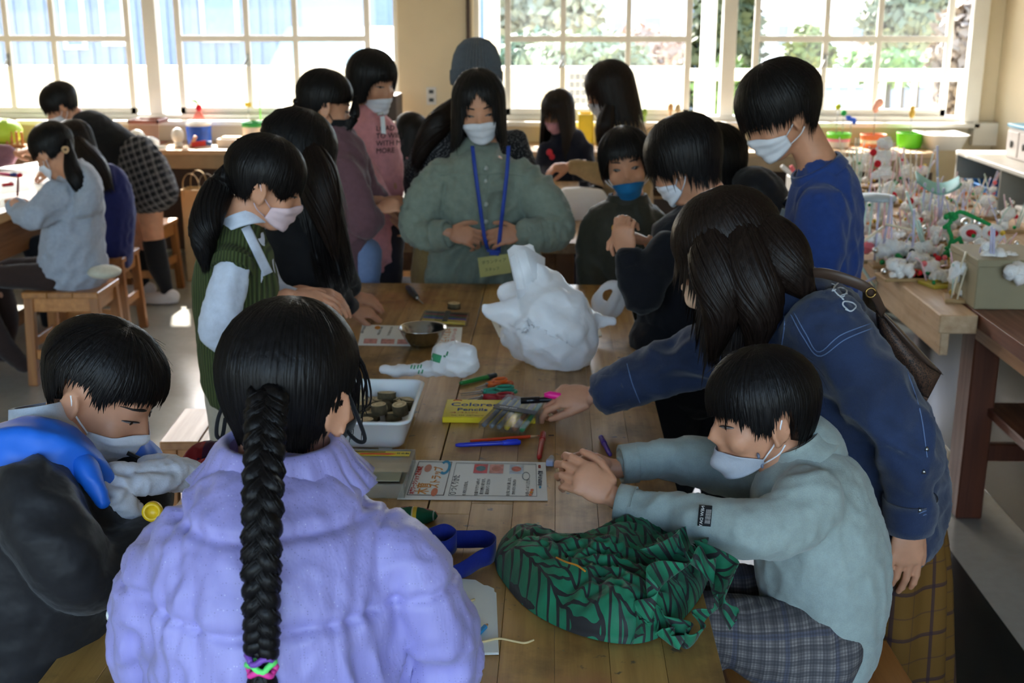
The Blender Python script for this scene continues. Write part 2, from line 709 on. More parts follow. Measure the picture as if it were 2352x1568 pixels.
window('window_1', LX0, LX1, [(-4.75, -2.885, (-3.74, -3.42)), (-2.59, -1.26, (-2.10, -1.77)), ], [(-2.79, -2.70)])
window('window_2', KX0, KX1, [(-0.35, 0.895, (0.04, 0.475)), (1.31, 2.62, (1.79, 2.14))], [(1.10, 1.19)])
struct('windowsill_left', box(LX0, LX1, 7.93, 8.06, WZ - .035, WZ - .004), M_FRAME)
struct('windowsill_right', box(KX0, KX1, 7.93, 8.06, WZ - .035, WZ - .004), M_FRAME)
struct('trim_1', box(-0.60, -0.575, 7.965, 7.995, 0.0, WT), M_DARKWOOD)
struct('trim_2', join(box(2.70, 2.80, 7.97, 8.04, WZ, WT), box(2.76, 2.92, 7.93, 8.0, 0.78, WZ)), M_FRAME)
# socket plate on the pillar
so = thing('wall_socket', 'pale metal double wall socket plate on the cream pillar', 'socket', P(991, 234, 7.985))
p0 = P(991, 219, 7.985)
c = P(991, 219, 7.985)
add('plate', box(c.x - .033, c.x + .033, 7.977, 7.99, c.z - .062, c.z + .055), plain('socket_plate', (205, 205, 205), 0.4), so)
for dz in (-.03, .025):
    add('outlet', box(c.x - .016, c.x + .016, 7.972, 7.98, c.z + dz - .012, c.z + dz + .012), plain('black_plastic', (22, 22, 24), 0.4), so)

# ------------------------------------------------------------------ wooden tables and benches


def boards(x0, x1, y0, y1, z0, z1, nx, root, mat, seed, along='y', lo=.45, hi=1.0, gap=.0002, name='plank'):
    """solid boards laid side by side, each run cut into lengths"""
    r = random.Random(seed)
    a0, a1, b0, b1 = (x0, x1, y0, y1) if along == 'y' else (y0, y1, x0, x1)
    wd = (a1 - a0) / nx
    for i in range(nx):
        t = b0
        while t < b1 - 1e-6:
            e = t + r.uniform(lo, hi)
            if e > b1 - lo * .6:
                e = b1
            u = (a0 + i * wd + gap, a0 + (i + 1) * wd - gap, t + gap, e - gap)
            d = r.uniform(0, .0004)
            vf = box(u[0], u[1], u[2], u[3], z0, z1 - d, .0006) if along == 'y' else box(u[2], u[3], u[0], u[1], z0, z1 - d, .0006)
            add(name, vf, mat, root)
            t = e


def table(name, label, x0, x1, y0, y1, z, th, nx, mat, side, seed, along='y', lo=.45, hi=1.0, leg=.075, inset=.05, ap=.09, rails=True, cat='table', group=None):
    t = thing(name, label, cat, ((x0 + x1) / 2, (y0 + y1) / 2, 0), group)
    boards(x0, x1, y0, y1, z - th, z, nx, t, mat, seed, along, lo, hi)
    a, b, c_, d = x0 + inset, x1 - inset, y0 + inset, y1 - inset
    zt = z - th
    for X in (a, b - leg):
        for Y in (c_, d - leg):
            add('leg', box(X, X + leg, Y, Y + leg, 0, zt, .004), side[1], t)
    for vf in (box(a + leg, b - leg, c_ + .01, c_ + .035, zt - ap, zt), box(a + leg, b - leg, d - .035, d - .01, zt - ap, zt),
               box(a + .01, a + .035, c_ + leg, d - leg, zt - ap, zt), box(b - .035, b - .01, c_ + leg, d - leg, zt - ap, zt)):
        add('apron', vf, side[0], t)
    if rails:
        add('stretcher', box(a + .02, a + .055, c_ + leg, d - leg, .12, .18), side[0], t)
        add('stretcher', box(b - .055, b - .02, c_ + leg, d - leg, .12, .18), side[0], t)
        add('stretcher', box(a + leg, b - leg, c_ + .02, c_ + .055, .12, .18), side[0], t)
    return t


TZ = 0.72
SIDE = (M_TABLE_SIDE, plain('table_leg_wood', (112, 72, 38), 0.5, var=0.2, scale=10))
# the big table in front: two tops set edge to edge
mt = thing('work_table', 'long stained wooden work table in front, laid with craft tools and wood slices', 'table', (-0.236, 2.68, 0))
boards(-0.717, -0.2375, 1.38, 3.955, TZ - .04, TZ, 6, mt, M_TABLE, 11, lo=.35, hi=.95)
boards(-0.2345, 0.245, 1.38, 3.955, TZ - .04, TZ, 6, mt, M_TABLE, 12, lo=.35, hi=.95)
for X in (-.66, -.32, -.23, .11):
    for Y in (1.45, 3.80):
        add('leg', box(X, X + .075, Y, Y + .075, 0, TZ - .04, .004), SIDE[1], mt)
for vf in (box(-.65, .18, 1.46, 1.485, TZ - .13, TZ - .04), box(-.65, .18, 3.845, 3.87, TZ - .13, TZ - .04),
           box(-.65, -.625, 1.49, 3.84, TZ - .13, TZ - .04), box(.155, .18, 1.49, 3.84, TZ - .13, TZ - .04)):
    add('apron', vf, SIDE[0], mt)

M_FAR = wood('far_table_wood', (138, 104, 66), (182, 148, 104), 0.32, 1, stain=0.6, coat=0.3)
table('work_table', 'wooden work table behind the woman in the grey green smock', -0.835, 0.13, 4.72, 6.55, TZ, .045, 10, M_FAR, SIDE, 21, lo=.5, hi=1.1)
table('work_table', 'wooden work table covered with papers in front of the seated grey hoodie girl', -3.57, -2.6, 4.7, 6.95, TZ, .045, 10, M_FAR, SIDE, 22, lo=.5, hi=1.1, ap=.2)
cf = table('craft_table', 'long pale wooden table crowded with cotton and straw sculptures', 1.318, 2.10, 3.79, 6.2, TZ, .06, 6, M_PALE, (M_PALE, M_REDV), 23, lo=.8, hi=1.6, ap=.06, inset=.10, rails=False)
add('front_plank', box(1.20, 1.317, 3.57, 6.2, TZ - .06, TZ, .003), M_PALE, cf)
add('apron', box(1.212, 1.24, 3.585, 6.18, TZ - .135, TZ - .06), M_PALE, cf)
ct = thing('craft_bench', 'reddish brown bench with a lower shelf at the front right', 'bench', (1.85, 2.85, 0))
boards(1.322, 2.35, 1.95, 3.785, TZ - .045, TZ + .002, 7, ct, M_RED, 24, lo=.9, hi=2)
for X in (1.345, 2.24):
    for Y in (3.65, 2.0):
        add('leg', box(X, X + .085, Y, Y + .12, 0, TZ - .045, .004), M_REDV, ct)
add('shelf', box(1.41, 2.25, 2.0, 3.71, .36, .39), M_RED, ct)
add('apron', box(1.345, 1.37, 2.1, 3.655, TZ - .10, TZ - .045), wood('light_apron_wood', (150, 100, 60), (186, 134, 88), .45, 1), ct)
add('stretcher', box(1.43, 2.25, 3.69, 3.72, .19, .25), M_REDV, ct)
add('stretcher', box(1.43, 2.25, 2.04, 2.07, .19, .25), M_REDV, ct)


def bench(label, x0, x1, y0, z):
    t = thing('window_bench', label, 'bench', ((x0 + x1) / 2, 7.75, 0))
    boards(x0, x1, y0, 8.02, z - .03, z, 4, t, M_PALEX, int(x0 * 7) + 90, 'x', .9, 2.0)
    add('front_rail', box(x0, x1, y0 + .005, y0 + .03, z - .12, z - .03), plain('bench_rail', (150, 128, 98), .5, var=.1), t)
    n = max(2, int((x1 - x0) / .95))
    for i in range(n + 1):
        x = x0 + .02 + (x1 - x0 - .06) * i / n
        add('leg', box(x, x + .04, y0 + .05, y0 + .09, 0, z - .12), M_DARKWOOD, t)
    add('back_panel', box(x0, x1, 7.9, 7.92, .05, z - .12), M_DARKWOOD, t)
    add('shelf', box(x0, x1, 7.62, 7.9, .46, .48), wood('bench_shelf_wood', (120, 92, 60), (150, 120, 84), .5, 0), t)
    return t


bench('long pale bench under the left window with pots and boxes on it', -5.1, -1.1, 7.44, .785)
bench('pale bench under the right window with three planted pots on it', -.2, 2.38, 7.44, .785)

# stools ---------------------------------------------------------------


def make_stool(label):
    t = thing('wooden_stool', label, 'stool')
    for i in range(3):
        add('seat_board', box(-.17 + i * .1135, -.17 + (i + 1) * .1135 - .001, -.15, .15, .405, .432, .003), M_STOOL, t)
    for sx in (-1, 1):
        for sy in (-1, 1):
            add('leg', bar((sx * .16, sy * .14, 0), (sx * .145, sy * .125, .405), .042, .036, (0, 1, 0)), M_STOOLV, t)
    for sy in (-1, 1):
        add('apron', box(-.13, .13, sy * .126 - .01, sy * .126 + .01, .34, .405), M_STOOL, t)
        add('stretcher', box(-.135, .135, sy * .133 - .009, sy * .133 + .009, .12, .165), M_STOOL, t)
    for sx in (-1, 1):
        add('apron', box(sx * .145 - .01, sx * .145 + .01, -.11, .11, .34, .405), M_STOOL, t)
        add('stretcher', box(sx * .15 - .009, sx * .15 + .009, -.115, .115, .17, .215), M_STOOL, t)
    return t


st = make_stool('honey coloured wooden stool under the girl in the grey hoodie')
place(st, (-2.2, 5.12, 0), .04)
dup(st, (-2.36, 5.86, 0), .05, 'honey coloured wooden stool under the child in the navy dress')
dup(st, (-2.46, 6.80, 0), -.03, 'sunlit wooden stool behind the bare leg of the person in the plaid skirt')
dup(st, (-0.975, 3.29, 0), .06, 'empty pale wooden stool behind the boy in the black and blue jacket')
dup(st, (-0.86, 1.62, 0), .1, 'wooden stool under the boy in the black and blue jacket')
dup(st, (0.50, 1.93, 0), .05, 'wooden stool under the boy in the pale grey sweatshirt')
dup(st, (0.04, 6.86, 0), .1, 'wooden stool under the long haired girl with the pink mask')
dup(st, (-0.93, 6.9, 0), .1, 'wooden stool under the small child behind the second table')

# white open shelf along the right wall --------------------------------
M_SHELF = plain('white_shelf_laminate', (226, 222, 212), .35, var=.03)
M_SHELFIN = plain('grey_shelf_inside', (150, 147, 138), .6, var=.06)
sh = thing('white_shelf_unit', 'low white open shelf unit along the right wall with boxes on top', 'shelf', (2.68, 5.9, 0))
add('top', box(2.43, 2.91, 3.4, 7.25, .80, .825), M_SHELF, sh)
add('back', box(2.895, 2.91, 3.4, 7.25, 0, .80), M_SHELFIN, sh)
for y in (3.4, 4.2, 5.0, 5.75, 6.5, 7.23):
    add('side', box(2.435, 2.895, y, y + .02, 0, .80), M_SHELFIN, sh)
for y0, y1 in ((3.42, 4.2), (4.22, 5.0), (5.02, 5.75), (5.77, 6.5), (6.52, 7.23)):
    add('shelf_board', box(2.44, 2.895, y0, y1, .40, .42), M_SHELF, sh)
    add('shelf_board', box(2.44, 2.895, y0, y1, .03, .05), M_SHELF, sh)

# ------------------------------------------------------------------ outside the windows
M_PARA = plain('white_parapet_paint', (236, 234, 226), .7, var=.03)
struct('ground', box(-60, 60, 8.2, 120, -3.3, -3.2, .01), plain('sandy_schoolyard', (190, 178, 150), .9, var=.12, scale=.4))
struct('balcony_floor', box(-9, 7, 8.2, 9.75, -.2, .0, .01), plain('balcony_concrete', (176, 172, 164), .8, var=.08))
px = P(1578, 165, 9.62).x
pr = thing('balcony_parapet', 'white solid balcony parapet outside the windows with a block vent', 'parapet', (-4, 9.65, 0))
add('parapet_panel', box(-9, px, 9.6, 9.72, 0, 1.18, .01), M_PARA, pr)
add('cap', box(-9, px, 9.57, 9.75, 1.18, 1.215, .008), M_PARA, pr)
vx = P(1308, 225, 9.58).x
for i in range(5):
    for j in range(4):
        add('vent_block', join(box(vx + i * .047, vx + i * .047 + .036, 9.585, 9.6, .93 + j * .062, .93 + j * .062 + .045)), plain('grey_vent_hole', (120, 124, 130), .8), pr)
ac = thing('air_conditioner', 'beige air conditioner box outside against the balcony parapet', 'air conditioner', P(1228, 330, 9.4))
ca, cb = P(1190, 250, 9.3), P(1262, 188, 9.3)
add('case', box(ca.x, cb.x, 9.25, 9.55, .02, cb.z, .01), plain('beige_case', (196, 190, 174), .6), ac)
add('grille', join([box(ca.x + .02, cb.x - .02, 9.242, 9.25, .4 + k * .05, .42 + k * .05) for k in range(12)]), plain('beige_case', (196, 190, 174)), ac)
rl = thing('balcony_railing', 'white metal balcony railing with upright bars outside the right window', 'railing', (px + 1, 9.65, 0))
add('top_rail', box(px, 7, 9.61, 9.69, 1.11, 1.20, .01), M_PARA, rl)
add('bottom_rail', box(px, 7, 9.63, 9.67, .12, .17, .005), M_PARA, rl)
for k in range(32):
    x = px + .09 + k * .123
    add('upright_bar', box(x - .019, x + .019, 9.632, 9.668, .17, 1.11, .004), M_PARA, rl)
dp = thing('drain_pipe', 'white round drain pipe outside the right window beside the pillar', 'pipe', (-.46, 8.6, 0))
add('pipe', xf(lathe([(.055, 0), (.055, 2.9)], 20), (-.462, 8.6, 0)), M_PARA, dp, True)
add('bracket', xf(lathe([(.06, 1.0), (.064, 1.01), (.064, 1.05), (.06, 1.06)], 20), (-.462, 8.6, 0)), M_STEEL, dp, True)
pc = thing('balcony_post', 'white square post outside standing at the railing', 'post', (1.15, 9.5, 0))
xa, xb = P(1612, 60, 9.5).x, P(1643, 60, 9.5).x
add('shaft', box(xa, xb, 9.43, 9.55, 0, 2.94, .01), M_PARA, pc)
add('foot_plate', box(xa - .03, xb + .03, 9.40, 9.58, 0, .03, .01), M_PARA, pc)


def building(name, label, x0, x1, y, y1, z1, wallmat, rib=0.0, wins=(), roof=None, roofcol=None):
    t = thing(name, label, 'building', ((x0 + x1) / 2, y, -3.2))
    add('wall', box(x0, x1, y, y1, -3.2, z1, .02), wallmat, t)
    if rib:
        n = int((x1 - x0) / rib)
        add('corrugation', join([box(x0 + i * rib, x0 + i * rib + rib * .45, y - .03, y + .01, -3.2, z1, .004) for i in range(n)]), wallmat, t, kind='stuff')
    for (a, b, c0, c1) in wins:
        f = add('window_surround', join(box(a - .06, b + .06, y - .08, y, c0 - .06, c0), box(a - .06, b + .06, y - .08, y, c1, c1 + .06), box(a - .06, a, y - .08, y, c0, c1), box(b, b + .06, y - .08, y, c0, c1)), M_WHITE, t)
        add('window_pane', box(a, b, y - .05, y - .01, c0, c1), plain('bluish_far_glass', (120, 138, 160), .15), f)
    if roof:
        z, ov, h = roof
        add('roof', (A([(x0 - ov, y - ov, z), (x1 + ov, y - ov, z), (x1 + ov, y1 + ov, z), (x0 - ov, y1 + ov, z), (x0 - ov, (y + y1) / 2, z + h), (x1 + ov, (y + y1) / 2, z + h),
                        (x0 - ov, y - ov, z - .12), (x1 + ov, y - ov, z - .12), (x1 + ov, y1 + ov, z - .12), (x0 - ov, y1 + ov, z - .12)]),
                     [(0, 1, 5, 4), (2, 3, 4, 5), (3, 0, 4), (1, 2, 5), (6, 7, 1, 0), (7, 8, 2, 1), (8, 9, 3, 2), (9, 6, 0, 3), (9, 8, 7, 6)]), roofcol, t)
    return t


a = lambda px, py, Y: P(px, py, Y)
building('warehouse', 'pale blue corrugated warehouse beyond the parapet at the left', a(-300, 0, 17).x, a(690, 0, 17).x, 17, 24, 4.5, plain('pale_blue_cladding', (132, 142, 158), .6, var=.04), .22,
         [(a(150, 0, 17).x, a(185, 0, 17).x, 1.2, 2.4), (a(240, 0, 17).x, a(280, 0, 17).x, 1.25, 2.4), (a(470, 0, 17).x, a(540, 0, 17).x, 1.3, 2.6)])
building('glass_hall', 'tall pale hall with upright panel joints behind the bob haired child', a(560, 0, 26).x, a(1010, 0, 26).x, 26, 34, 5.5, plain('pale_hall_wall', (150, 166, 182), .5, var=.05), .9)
building('green_roof_shed', 'white shed with a green sloping roof outside the left window', a(640, 0, 14).x, a(930, 0, 14).x, 14, 17, .75, M_PARA, 0, (), (.75, .25, .72), plain('green_metal_roof', (140, 176, 166), .6))
building('white_house', 'long white low house far beyond the right window', a(1700, 0, 48).x, a(2060, 0, 48).x, 48, 56, 1.6, M_PARA, 0,
         [(a(1790, 0, 48).x, a(1815, 0, 48).x, .4, 1.2), (a(1850, 0, 48).x, a(1880, 0, 48).x, .4, 1.2), (a(1960, 0, 48).x, a(1990, 0, 48).x, .4, 1.2)], (1.6, .5, 1.3), plain('grey_tile_roof', (150, 158, 170), .6))
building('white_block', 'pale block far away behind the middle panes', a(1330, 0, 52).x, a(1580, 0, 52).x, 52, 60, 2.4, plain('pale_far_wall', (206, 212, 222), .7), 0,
         [(a(1360, 0, 52).x, a(1385, 0, 52).x, .6, 1.5), (a(1410, 0, 52).x, a(1440, 0, 52).x, .6, 1.5), (a(1480, 0, 52).x, a(1520, 0, 52).x, .6, 1.5)])
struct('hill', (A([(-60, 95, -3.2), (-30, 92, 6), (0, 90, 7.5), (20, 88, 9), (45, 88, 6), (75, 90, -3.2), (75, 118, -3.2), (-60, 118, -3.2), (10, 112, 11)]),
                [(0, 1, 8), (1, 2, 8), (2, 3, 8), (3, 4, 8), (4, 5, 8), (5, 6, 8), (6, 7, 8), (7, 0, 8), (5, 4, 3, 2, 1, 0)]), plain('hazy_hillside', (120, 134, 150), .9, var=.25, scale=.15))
rw = thing('retaining_wall', 'grey retaining bank behind the garden bushes', 'wall', (6, 34, -3.2))
add('bank', box(-2, 16, 34, 36, -3.2, -.35, .1), plain('grey_bank', (150, 156, 168), .9, var=.1), rw)
add('coping', box(-2, 16, 33.95, 36.05, -.35, -.2, .03), M_WHITE, rw)


def leaves(n, cx, cy, cz, rx, ry, rz, size, seed, cone=False):
    r = np.random.RandomState(seed)
    d = r.normal(size=(n, 3))
    d /= np.linalg.norm(d, axis=1, keepdims=True)
    rad = r.uniform(.55, 1.05, (n, 1))
    p = d * rad * A((rx, ry, rz))
    if cone:
        k = (1 - (p[:, 2:3] / rz + 1) * .38)
        p[:, :2] *= k
    p += A((cx, cy, cz))
    u = r.normal(size=(n, 3))
    u /= np.linalg.norm(u, axis=1, keepdims=True)
    v = np.cross(u, d)
    v /= np.maximum(np.linalg.norm(v, axis=1, keepdims=True), 1e-6)
    s = size * r.uniform(.6, 1.3, (n, 1))
    V = np.stack([p - u * s, p + v * s * .5, p + u * s, p - v * s * .5], 1).reshape(-1, 3)
    return (V, [(4 * i, 4 * i + 1, 4 * i + 2, 4 * i + 3) for i in range(n)])


def tree(name, label, px, py, Y, w, h, rgb, seed, cone=False, n=2200, size=.16, z0=-3.2):
    c = P(px, py, Y)
    t = thing(name, label, 'tree' if 'bush' not in name else 'bush', (c.x, Y, z0))
    zc = c.z
    add('trunk', tube([(c.x, Y, z0), (c.x + .05, Y, (z0 + zc) / 2), (c.x, Y, zc + h * .3)], [.14, .11, .04], 8), plain('grey_bark', (96, 84, 70), .9, var=.2), t, True)
    add('foliage', leaves(n, c.x, Y, zc, w, w, h, size, seed, cone), plain(name + '_leaves_%d' % seed, rgb, .7, var=.3, scale=3), t, kind='stuff')


tree('conifer', 'dark green clipped conifer between the two right window sashes', 1668, 70, 13.5, .62, 1.45, (70, 78, 46), 1, True, 4200, .09)
tree('round_bush', 'bright round green bush in the garden below the middle panes', 1225, 140, 17, .62, .42, (116, 134, 100), 2, n=1400, size=.09)
tree('round_bush', 'wide low hedge bush beyond the parapet, right of the round bush', 1345, 150, 14.2, .8, .4, (140, 150, 116), 3, n=1600, size=.09)
tree('leafy_tree', 'grey green leafy tree at the far right panes', 2078, 45, 21, .75, .6, (118, 122, 90), 4, n=1800, size=.12)
tree('leafy_tree', 'autumn coloured tree seen low in the right sash', 2110, 115, 24, 1.3, .5, (168, 146, 124), 5, n=1600, size=.1)
tree('round_bush', 'round golden green bush left of the window latch', 1858, 130, 18, .4, .45, (126, 132, 66), 6, n=1100, size=.08)
tree('round_bush', 'low clipped bush seen between the railing bars', 1668, 225, 11.3, .3, .35, (92, 120, 60), 7, n=900, size=.07)
tree('leafy_tree', 'yellowish tree high in the middle panes', 1260, 25, 24, 1.1, .8, (164, 160, 130), 8, n=1800, size=.14)
tree('leafy_tree', 'rust coloured small tree in the lower middle panes', 1475, 130, 20, .75, .5, (180, 148, 124), 9, n=1300, size=.1)
tree('round_bush', 'pale green bush at the foot of the right panes', 2040, 155, 17, .7, .25, (120, 150, 80), 10, n=1100, size=.08)
tree('leafy_tree', 'brownish tree outside the narrow right end window', 2215, 140, 14, .4, .75, (150, 132, 112), 12, n=1300, size=.09)
# ------------------------------------------------------------------ tools for people


def remesh(vf, voxel, smooth=2, lam=.5):
    """fuse overlapping closed shapes into one continuous skin"""
    me = mesh_of('tmp', vf, None, False)
    o = bpy.data.objects.new('tmp', me)
    COL.objects.link(o)
    m = o.modifiers.new('r', 'REMESH')
    m.mode = 'VOXEL'
    m.voxel_size = voxel
    dg = bpy.context.evaluated_depsgraph_get()
    ev = o.evaluated_get(dg)
    em = ev.data
    n = len(em.vertices)
    V = np.empty(n * 3)
    em.vertices.foreach_get('co', V)
    V = V.reshape(-1, 3)
    F = [tuple(p.vertices) for p in em.polygons]
    E = np.empty(len(em.edges) * 2, dtype=np.int64)
    em.edges.foreach_get('vertices', E)
    E = E.reshape(-1, 2)
    bpy.data.objects.remove(o)
    bpy.data.meshes.remove(me)
    deg = np.bincount(E.ravel(), minlength=n).astype(float)[:, None]
    deg[deg == 0] = 1
    for k in range(smooth):
        S = np.zeros_like(V)
        np.add.at(S, E[:, 0], V[E[:, 1]])
        np.add.at(S, E[:, 1], V[E[:, 0]])
        V = V + lam * (S / deg - V)
    return (V, F)


def normals(V, F):
    N = np.zeros_like(V)
    q = np.array([f if len(f) == 4 else (f[0], f[1], f[2], f[2]) for f in F if len(f) in (3, 4)])
    c = np.cross(V[q[:, 2]] - V[q[:, 0]], V[q[:, 3]] - V[q[:, 1]])
    for k in range(4):
        np.add.at(N, q[:, k], c)
    return N / np.maximum(np.linalg.norm(N, axis=1, keepdims=True), 1e-12)


def wavy(V, scale, seed, squash=(1, 1, 1), k=7):
    r = np.random.RandomState(seed)
    out = np.zeros(len(V))
    for i in range(k):
        d = r.normal(size=3) * A(squash)
        d /= np.linalg.norm(d)
        out += np.sin(V @ d * scale * r.uniform(.6, 1.7) + r.uniform(0, 6.3) + 1.3 * np.sin(V @ r.normal(size=3) * scale * .35 + r.uniform(0, 6)))
    return out / math.sqrt(k)


def wrinkle(vf, amp, scale, seed, squash=(1, 1, 1), ridge=True):
    V, F = vf
    N = normals(V, F)
    w1 = 1 - np.abs(wavy(V, scale * 2.6, seed, squash)) * 1.25
    w2 = 1 - np.abs(wavy(V, scale * 5.2, seed + 3, squash)) * 1.1
    m = .5 + .5 * np.tanh(wavy(V, scale * .7, seed + 5) * 1.6)
    return (V + N * (amp * (1.0 * w1 * m + .42 * w2 * (1.1 - m) + .55 * wavy(V, scale * .5, seed + 7)))[:, None], F)


def limb(spec, n=16, m=None, cap=True):
    """closed tube; spec rows are (px, py, Y, half width in pixels, radius in depth in metres): traced on the photograph at real distance.
    A row may also start with a Vector: (Vector, half width m, depth radius m)."""
    rows = []
    for s in spec:
        if isinstance(s[0], Vector):
            rows.append(list(s[0]) + [s[1], s[2]])
        else:
            c = P(s[0], s[1], s[2])
            rows.append(list(c) + [s[3] * mpp(c), s[4]])
    a = crom(rows, m or max(6, (len(rows) - 1) * 5 + 1))
    a[:, 3:] = np.maximum(a[:, 3:], .004)
    k = len(a)
    C = [Vector(x[:3]) for x in a]
    rings = []
    prev = None
    for i in range(k):
        t = (C[min(i + 1, k - 1)] - C[max(i - 1, 0)])
        t.normalize()
        v = (C[i] - CAMP).normalized()
        w = t.cross(v)
        if prev is not None:
            pw = prev - t * prev.dot(t)
            if w.length < .35:
                w = w + pw.normalized() * (.35 - w.length) * (1 if w.dot(pw) >= 0 else 1)
            if w.dot(pw) < 0:
                w = -w
        w.normalize()
        prev = w.copy()
        d = w.cross(t)
        rings.append((C[i], w, d, a[i, 3], a[i, 4], t))
    full = []
    if cap:
        c, w, d, rw, rd, t = rings[0]
        h = min(rw, rd) * .6
        for f in (.95, .6):
            s = math.sqrt(1 - f * f)
            full.append((c - t * h * f, w, d, rw * s, rd * s, t))
    full += rings
    if cap:
        c, w, d, rw, rd, t = rings[-1]
        h = min(rw, rd) * .6
        for f in (.6, .95):
            s = math.sqrt(1 - f * f)
            full.append((c + t * h * f, w, d, rw * s, rd * s, t))
    V = []
    for c, w, d, rw, rd, t in full:
        for j in range(n):
            an = 2 * math.pi * j / n
            V.append(c + w * (rw * math.cos(an)) + d * (rd * math.sin(an)))
    K = len(full)
    F = []
    for i in range(K - 1):
        for j in range(n):
            F.append((i * n + j, i * n + (j + 1) % n, (i + 1) * n + (j + 1) % n, (i + 1) * n + j))
    F.append(tuple(reversed(range(n))))
    F.append(tuple((K - 1) * n + j for j in range(n)))
    V = A([list(v) for v in V])
    # outward
    vol = 0.0
    for f in F[:n * (K - 1)]:
        p = V[list(f)] - V.mean(0)
        vol += np.dot(p[0], np.cross(p[1], p[2])) + np.dot(p[0], np.cross(p[2], p[3]))
    if vol < 0:
        F = [tuple(reversed(f)) for f in F]
    return (V, F)


class Head:
    """a head standing in world space: centre between the ears, looking along az (0 = to the camera, 90 = to the right of the picture, 180 = away), pitched down by `pitch`, leaning by `roll`"""

    def __init__(s, px, py, Y, size=1.0, az=0, pitch=0, roll=0):
        s.c = P(px, py, Y)
        s.k = size
        a = math.radians(az)
        f = Vector((math.sin(a), -math.cos(a), 0))
        r = Vector((-math.cos(a), -math.sin(a), 0))  # the person's right
        q = Quaternion(r, -math.radians(pitch))
        f = q @ f
        u = q @ Vector((0, 0, 1))
        q2 = Quaternion(f, math.radians(roll))
        s.f, s.u, s.r = f, q2 @ u, q2 @ r
        s.M = np.array([list(s.r), list(s.f), list(s.u)])

    def w(s, x, y, z):
        """local metres (right, forward, up) to world"""
        return s.c + (s.r * x + s.f * y + s.u * z) * s.k

    def vf(s, vf):
        return (np.asarray(vf[0], dtype=float) * s.k @ s.M + np.array(s.c), vf[1])

    def skull(s, ears=True):
        e = ellipsoid
        parts = [e((0, -.014, .028), (.073, .092, .082), n=24, m=16), e((0, .018, -.022), (.062, .070, .082), n=20, m=14),
                 e((0, .046, -.082), (.036, .034, .032)), e((0, .03, -.066), (.050, .048, .034)), e((.034, .052, -.034), (.028, .028, .028)), e((-.034, .052, -.034), (.028, .028, .028)),
                 e((0, .062, .022), (.046, .024, .026)),
                 tube([(0, .078, .004), (0, .092, -.018), (0, .099, -.036)], [.008, .0095, .012], 8, 7), e((.011, .086, -.04), (.009, .01, .008)), e((-.011, .086, -.04), (.009, .01, .008)),
                 e((0, .080, -.060), (.02, .012, .007)), e((0, .078, -.072), (.017, .012, .007)),
                 tube([(0, -.02, -.05), (0, -.035, -.14)], [.046, .046], 12, 4)]
        if ears:
            for sx in (-1, 1):
                ring = [(sx * (.076 + .010 * math.sin(t * .5)), -.014 - .017 * math.cos(t), -.018 + .029 * math.sin(t)) for t in np.linspace(-1.2, 4.4, 12)]
                parts += [tube(ring, .0052, 6), e((sx * .073, -.012, -.02), (.0065, .016, .027)), e((sx * .077, -.004, -.045), (.006, .008, .009))]
        return s.vf(join(parts))

    def bind(s, vf):
        """BVH of the finished skin in local coordinates, for laying eyes and masks on the face"""
        V = (np.asarray(vf[0]) - np.array(s.c)) @ s.M.T / s.k
        keep = np.abs(V).max(1) < .16
        s.bvh = BVHTree.FromPolygons([Vector(v) for v in V], [f for f in vf[1] if keep[f[0]]])

    def face(s, x, z, off=0.0):
        h = s.bvh.ray_cast(Vector((x, .3, z)), Vector((0, -1, 0)))[0]
        return (x, (h.y if h else .06) + off, z)

    def around(s, azd, z, off=0.0):
        a = math.radians(azd)
        d = Vector((math.sin(a), math.cos(a), 0))
        o = Vector((0, -.005, z))
        h = s.bvh.ray_cast(o + d * .3, -d)[0]
        r = (h - o).length if h else .07
        return r


M_SKIN = {}


def skin(tone=0):
    if tone not in M_SKIN:
        q = MB('skin_%d' % tone)
        c = [(208, 150, 118), (196, 136, 104), (218, 164, 134)][tone]
        n = q.noise(q.coord(), 30, 4)
        q.set(Base_Color=q.ramp(n, [(0.3, lin(tuple(int(v * .93) for v in c))), (0.7, lin(c))]), Roughness=.48)
        q.b.inputs['Subsurface Weight'].default_value = 0.12
        q.b.inputs['Subsurface Radius'].default_value = (.012, .005, .003)
        q.b.inputs['Specular IOR Level'].default_value = .35
        q.bump(q.noise(q.coord(), 260, 2), .08, .002)
        M_SKIN[tone] = q.m
    return M_SKIN[tone]


def hair_mat(name, rgb):
    if name in MATS:
        return MATS[name]
    q = MB(name)
    c = lin(rgb)
    n = q.noise(q.coord('Object', (60, 60, 9)), 3, 4)
    q.set(Base_Color=q.ramp(n, [(0.3, tuple(v * .6 for v in c[:3])), (0.7, tuple(v * 1.5 for v in c[:3]))]), Roughness=q.ramp(n, [(.3, (.36,) * 3), (.7, (.52,) * 3)]))
    q.b.inputs['Specular IOR Level'].default_value = .2
    q.bump(n, .35, .004)
    MATS[name] = q.m
    return q.m


HAIR = hair_mat('black_hair', (15, 12, 12))
HAIRB = hair_mat('dark_brown_hair', (27, 18, 14))
M_EYEW = plain('eye_white', (124, 114, 110), .3)
M_IRIS = plain('dark_iris', (30, 20, 16), .12)
M_LASH = plain('dark_lash', (24, 18, 16), .6)
M_LIP = plain('lip', (168, 96, 86), .45)
M_MASKW = cloth('white_mask_cloth', (226, 228, 236), .85, 700, .1, 30, .12, .05, .03)
M_MASKP = cloth('pink_mask_cloth', (226, 200, 206), .85, 700, .1, 30, .12, .05, .03)
M_STRAP = plain('white_elastic', (232, 232, 236), .7)
M_BLACK = cloth('black_cloth', (22, 22, 25), .85, 600, .15, 12, .25)


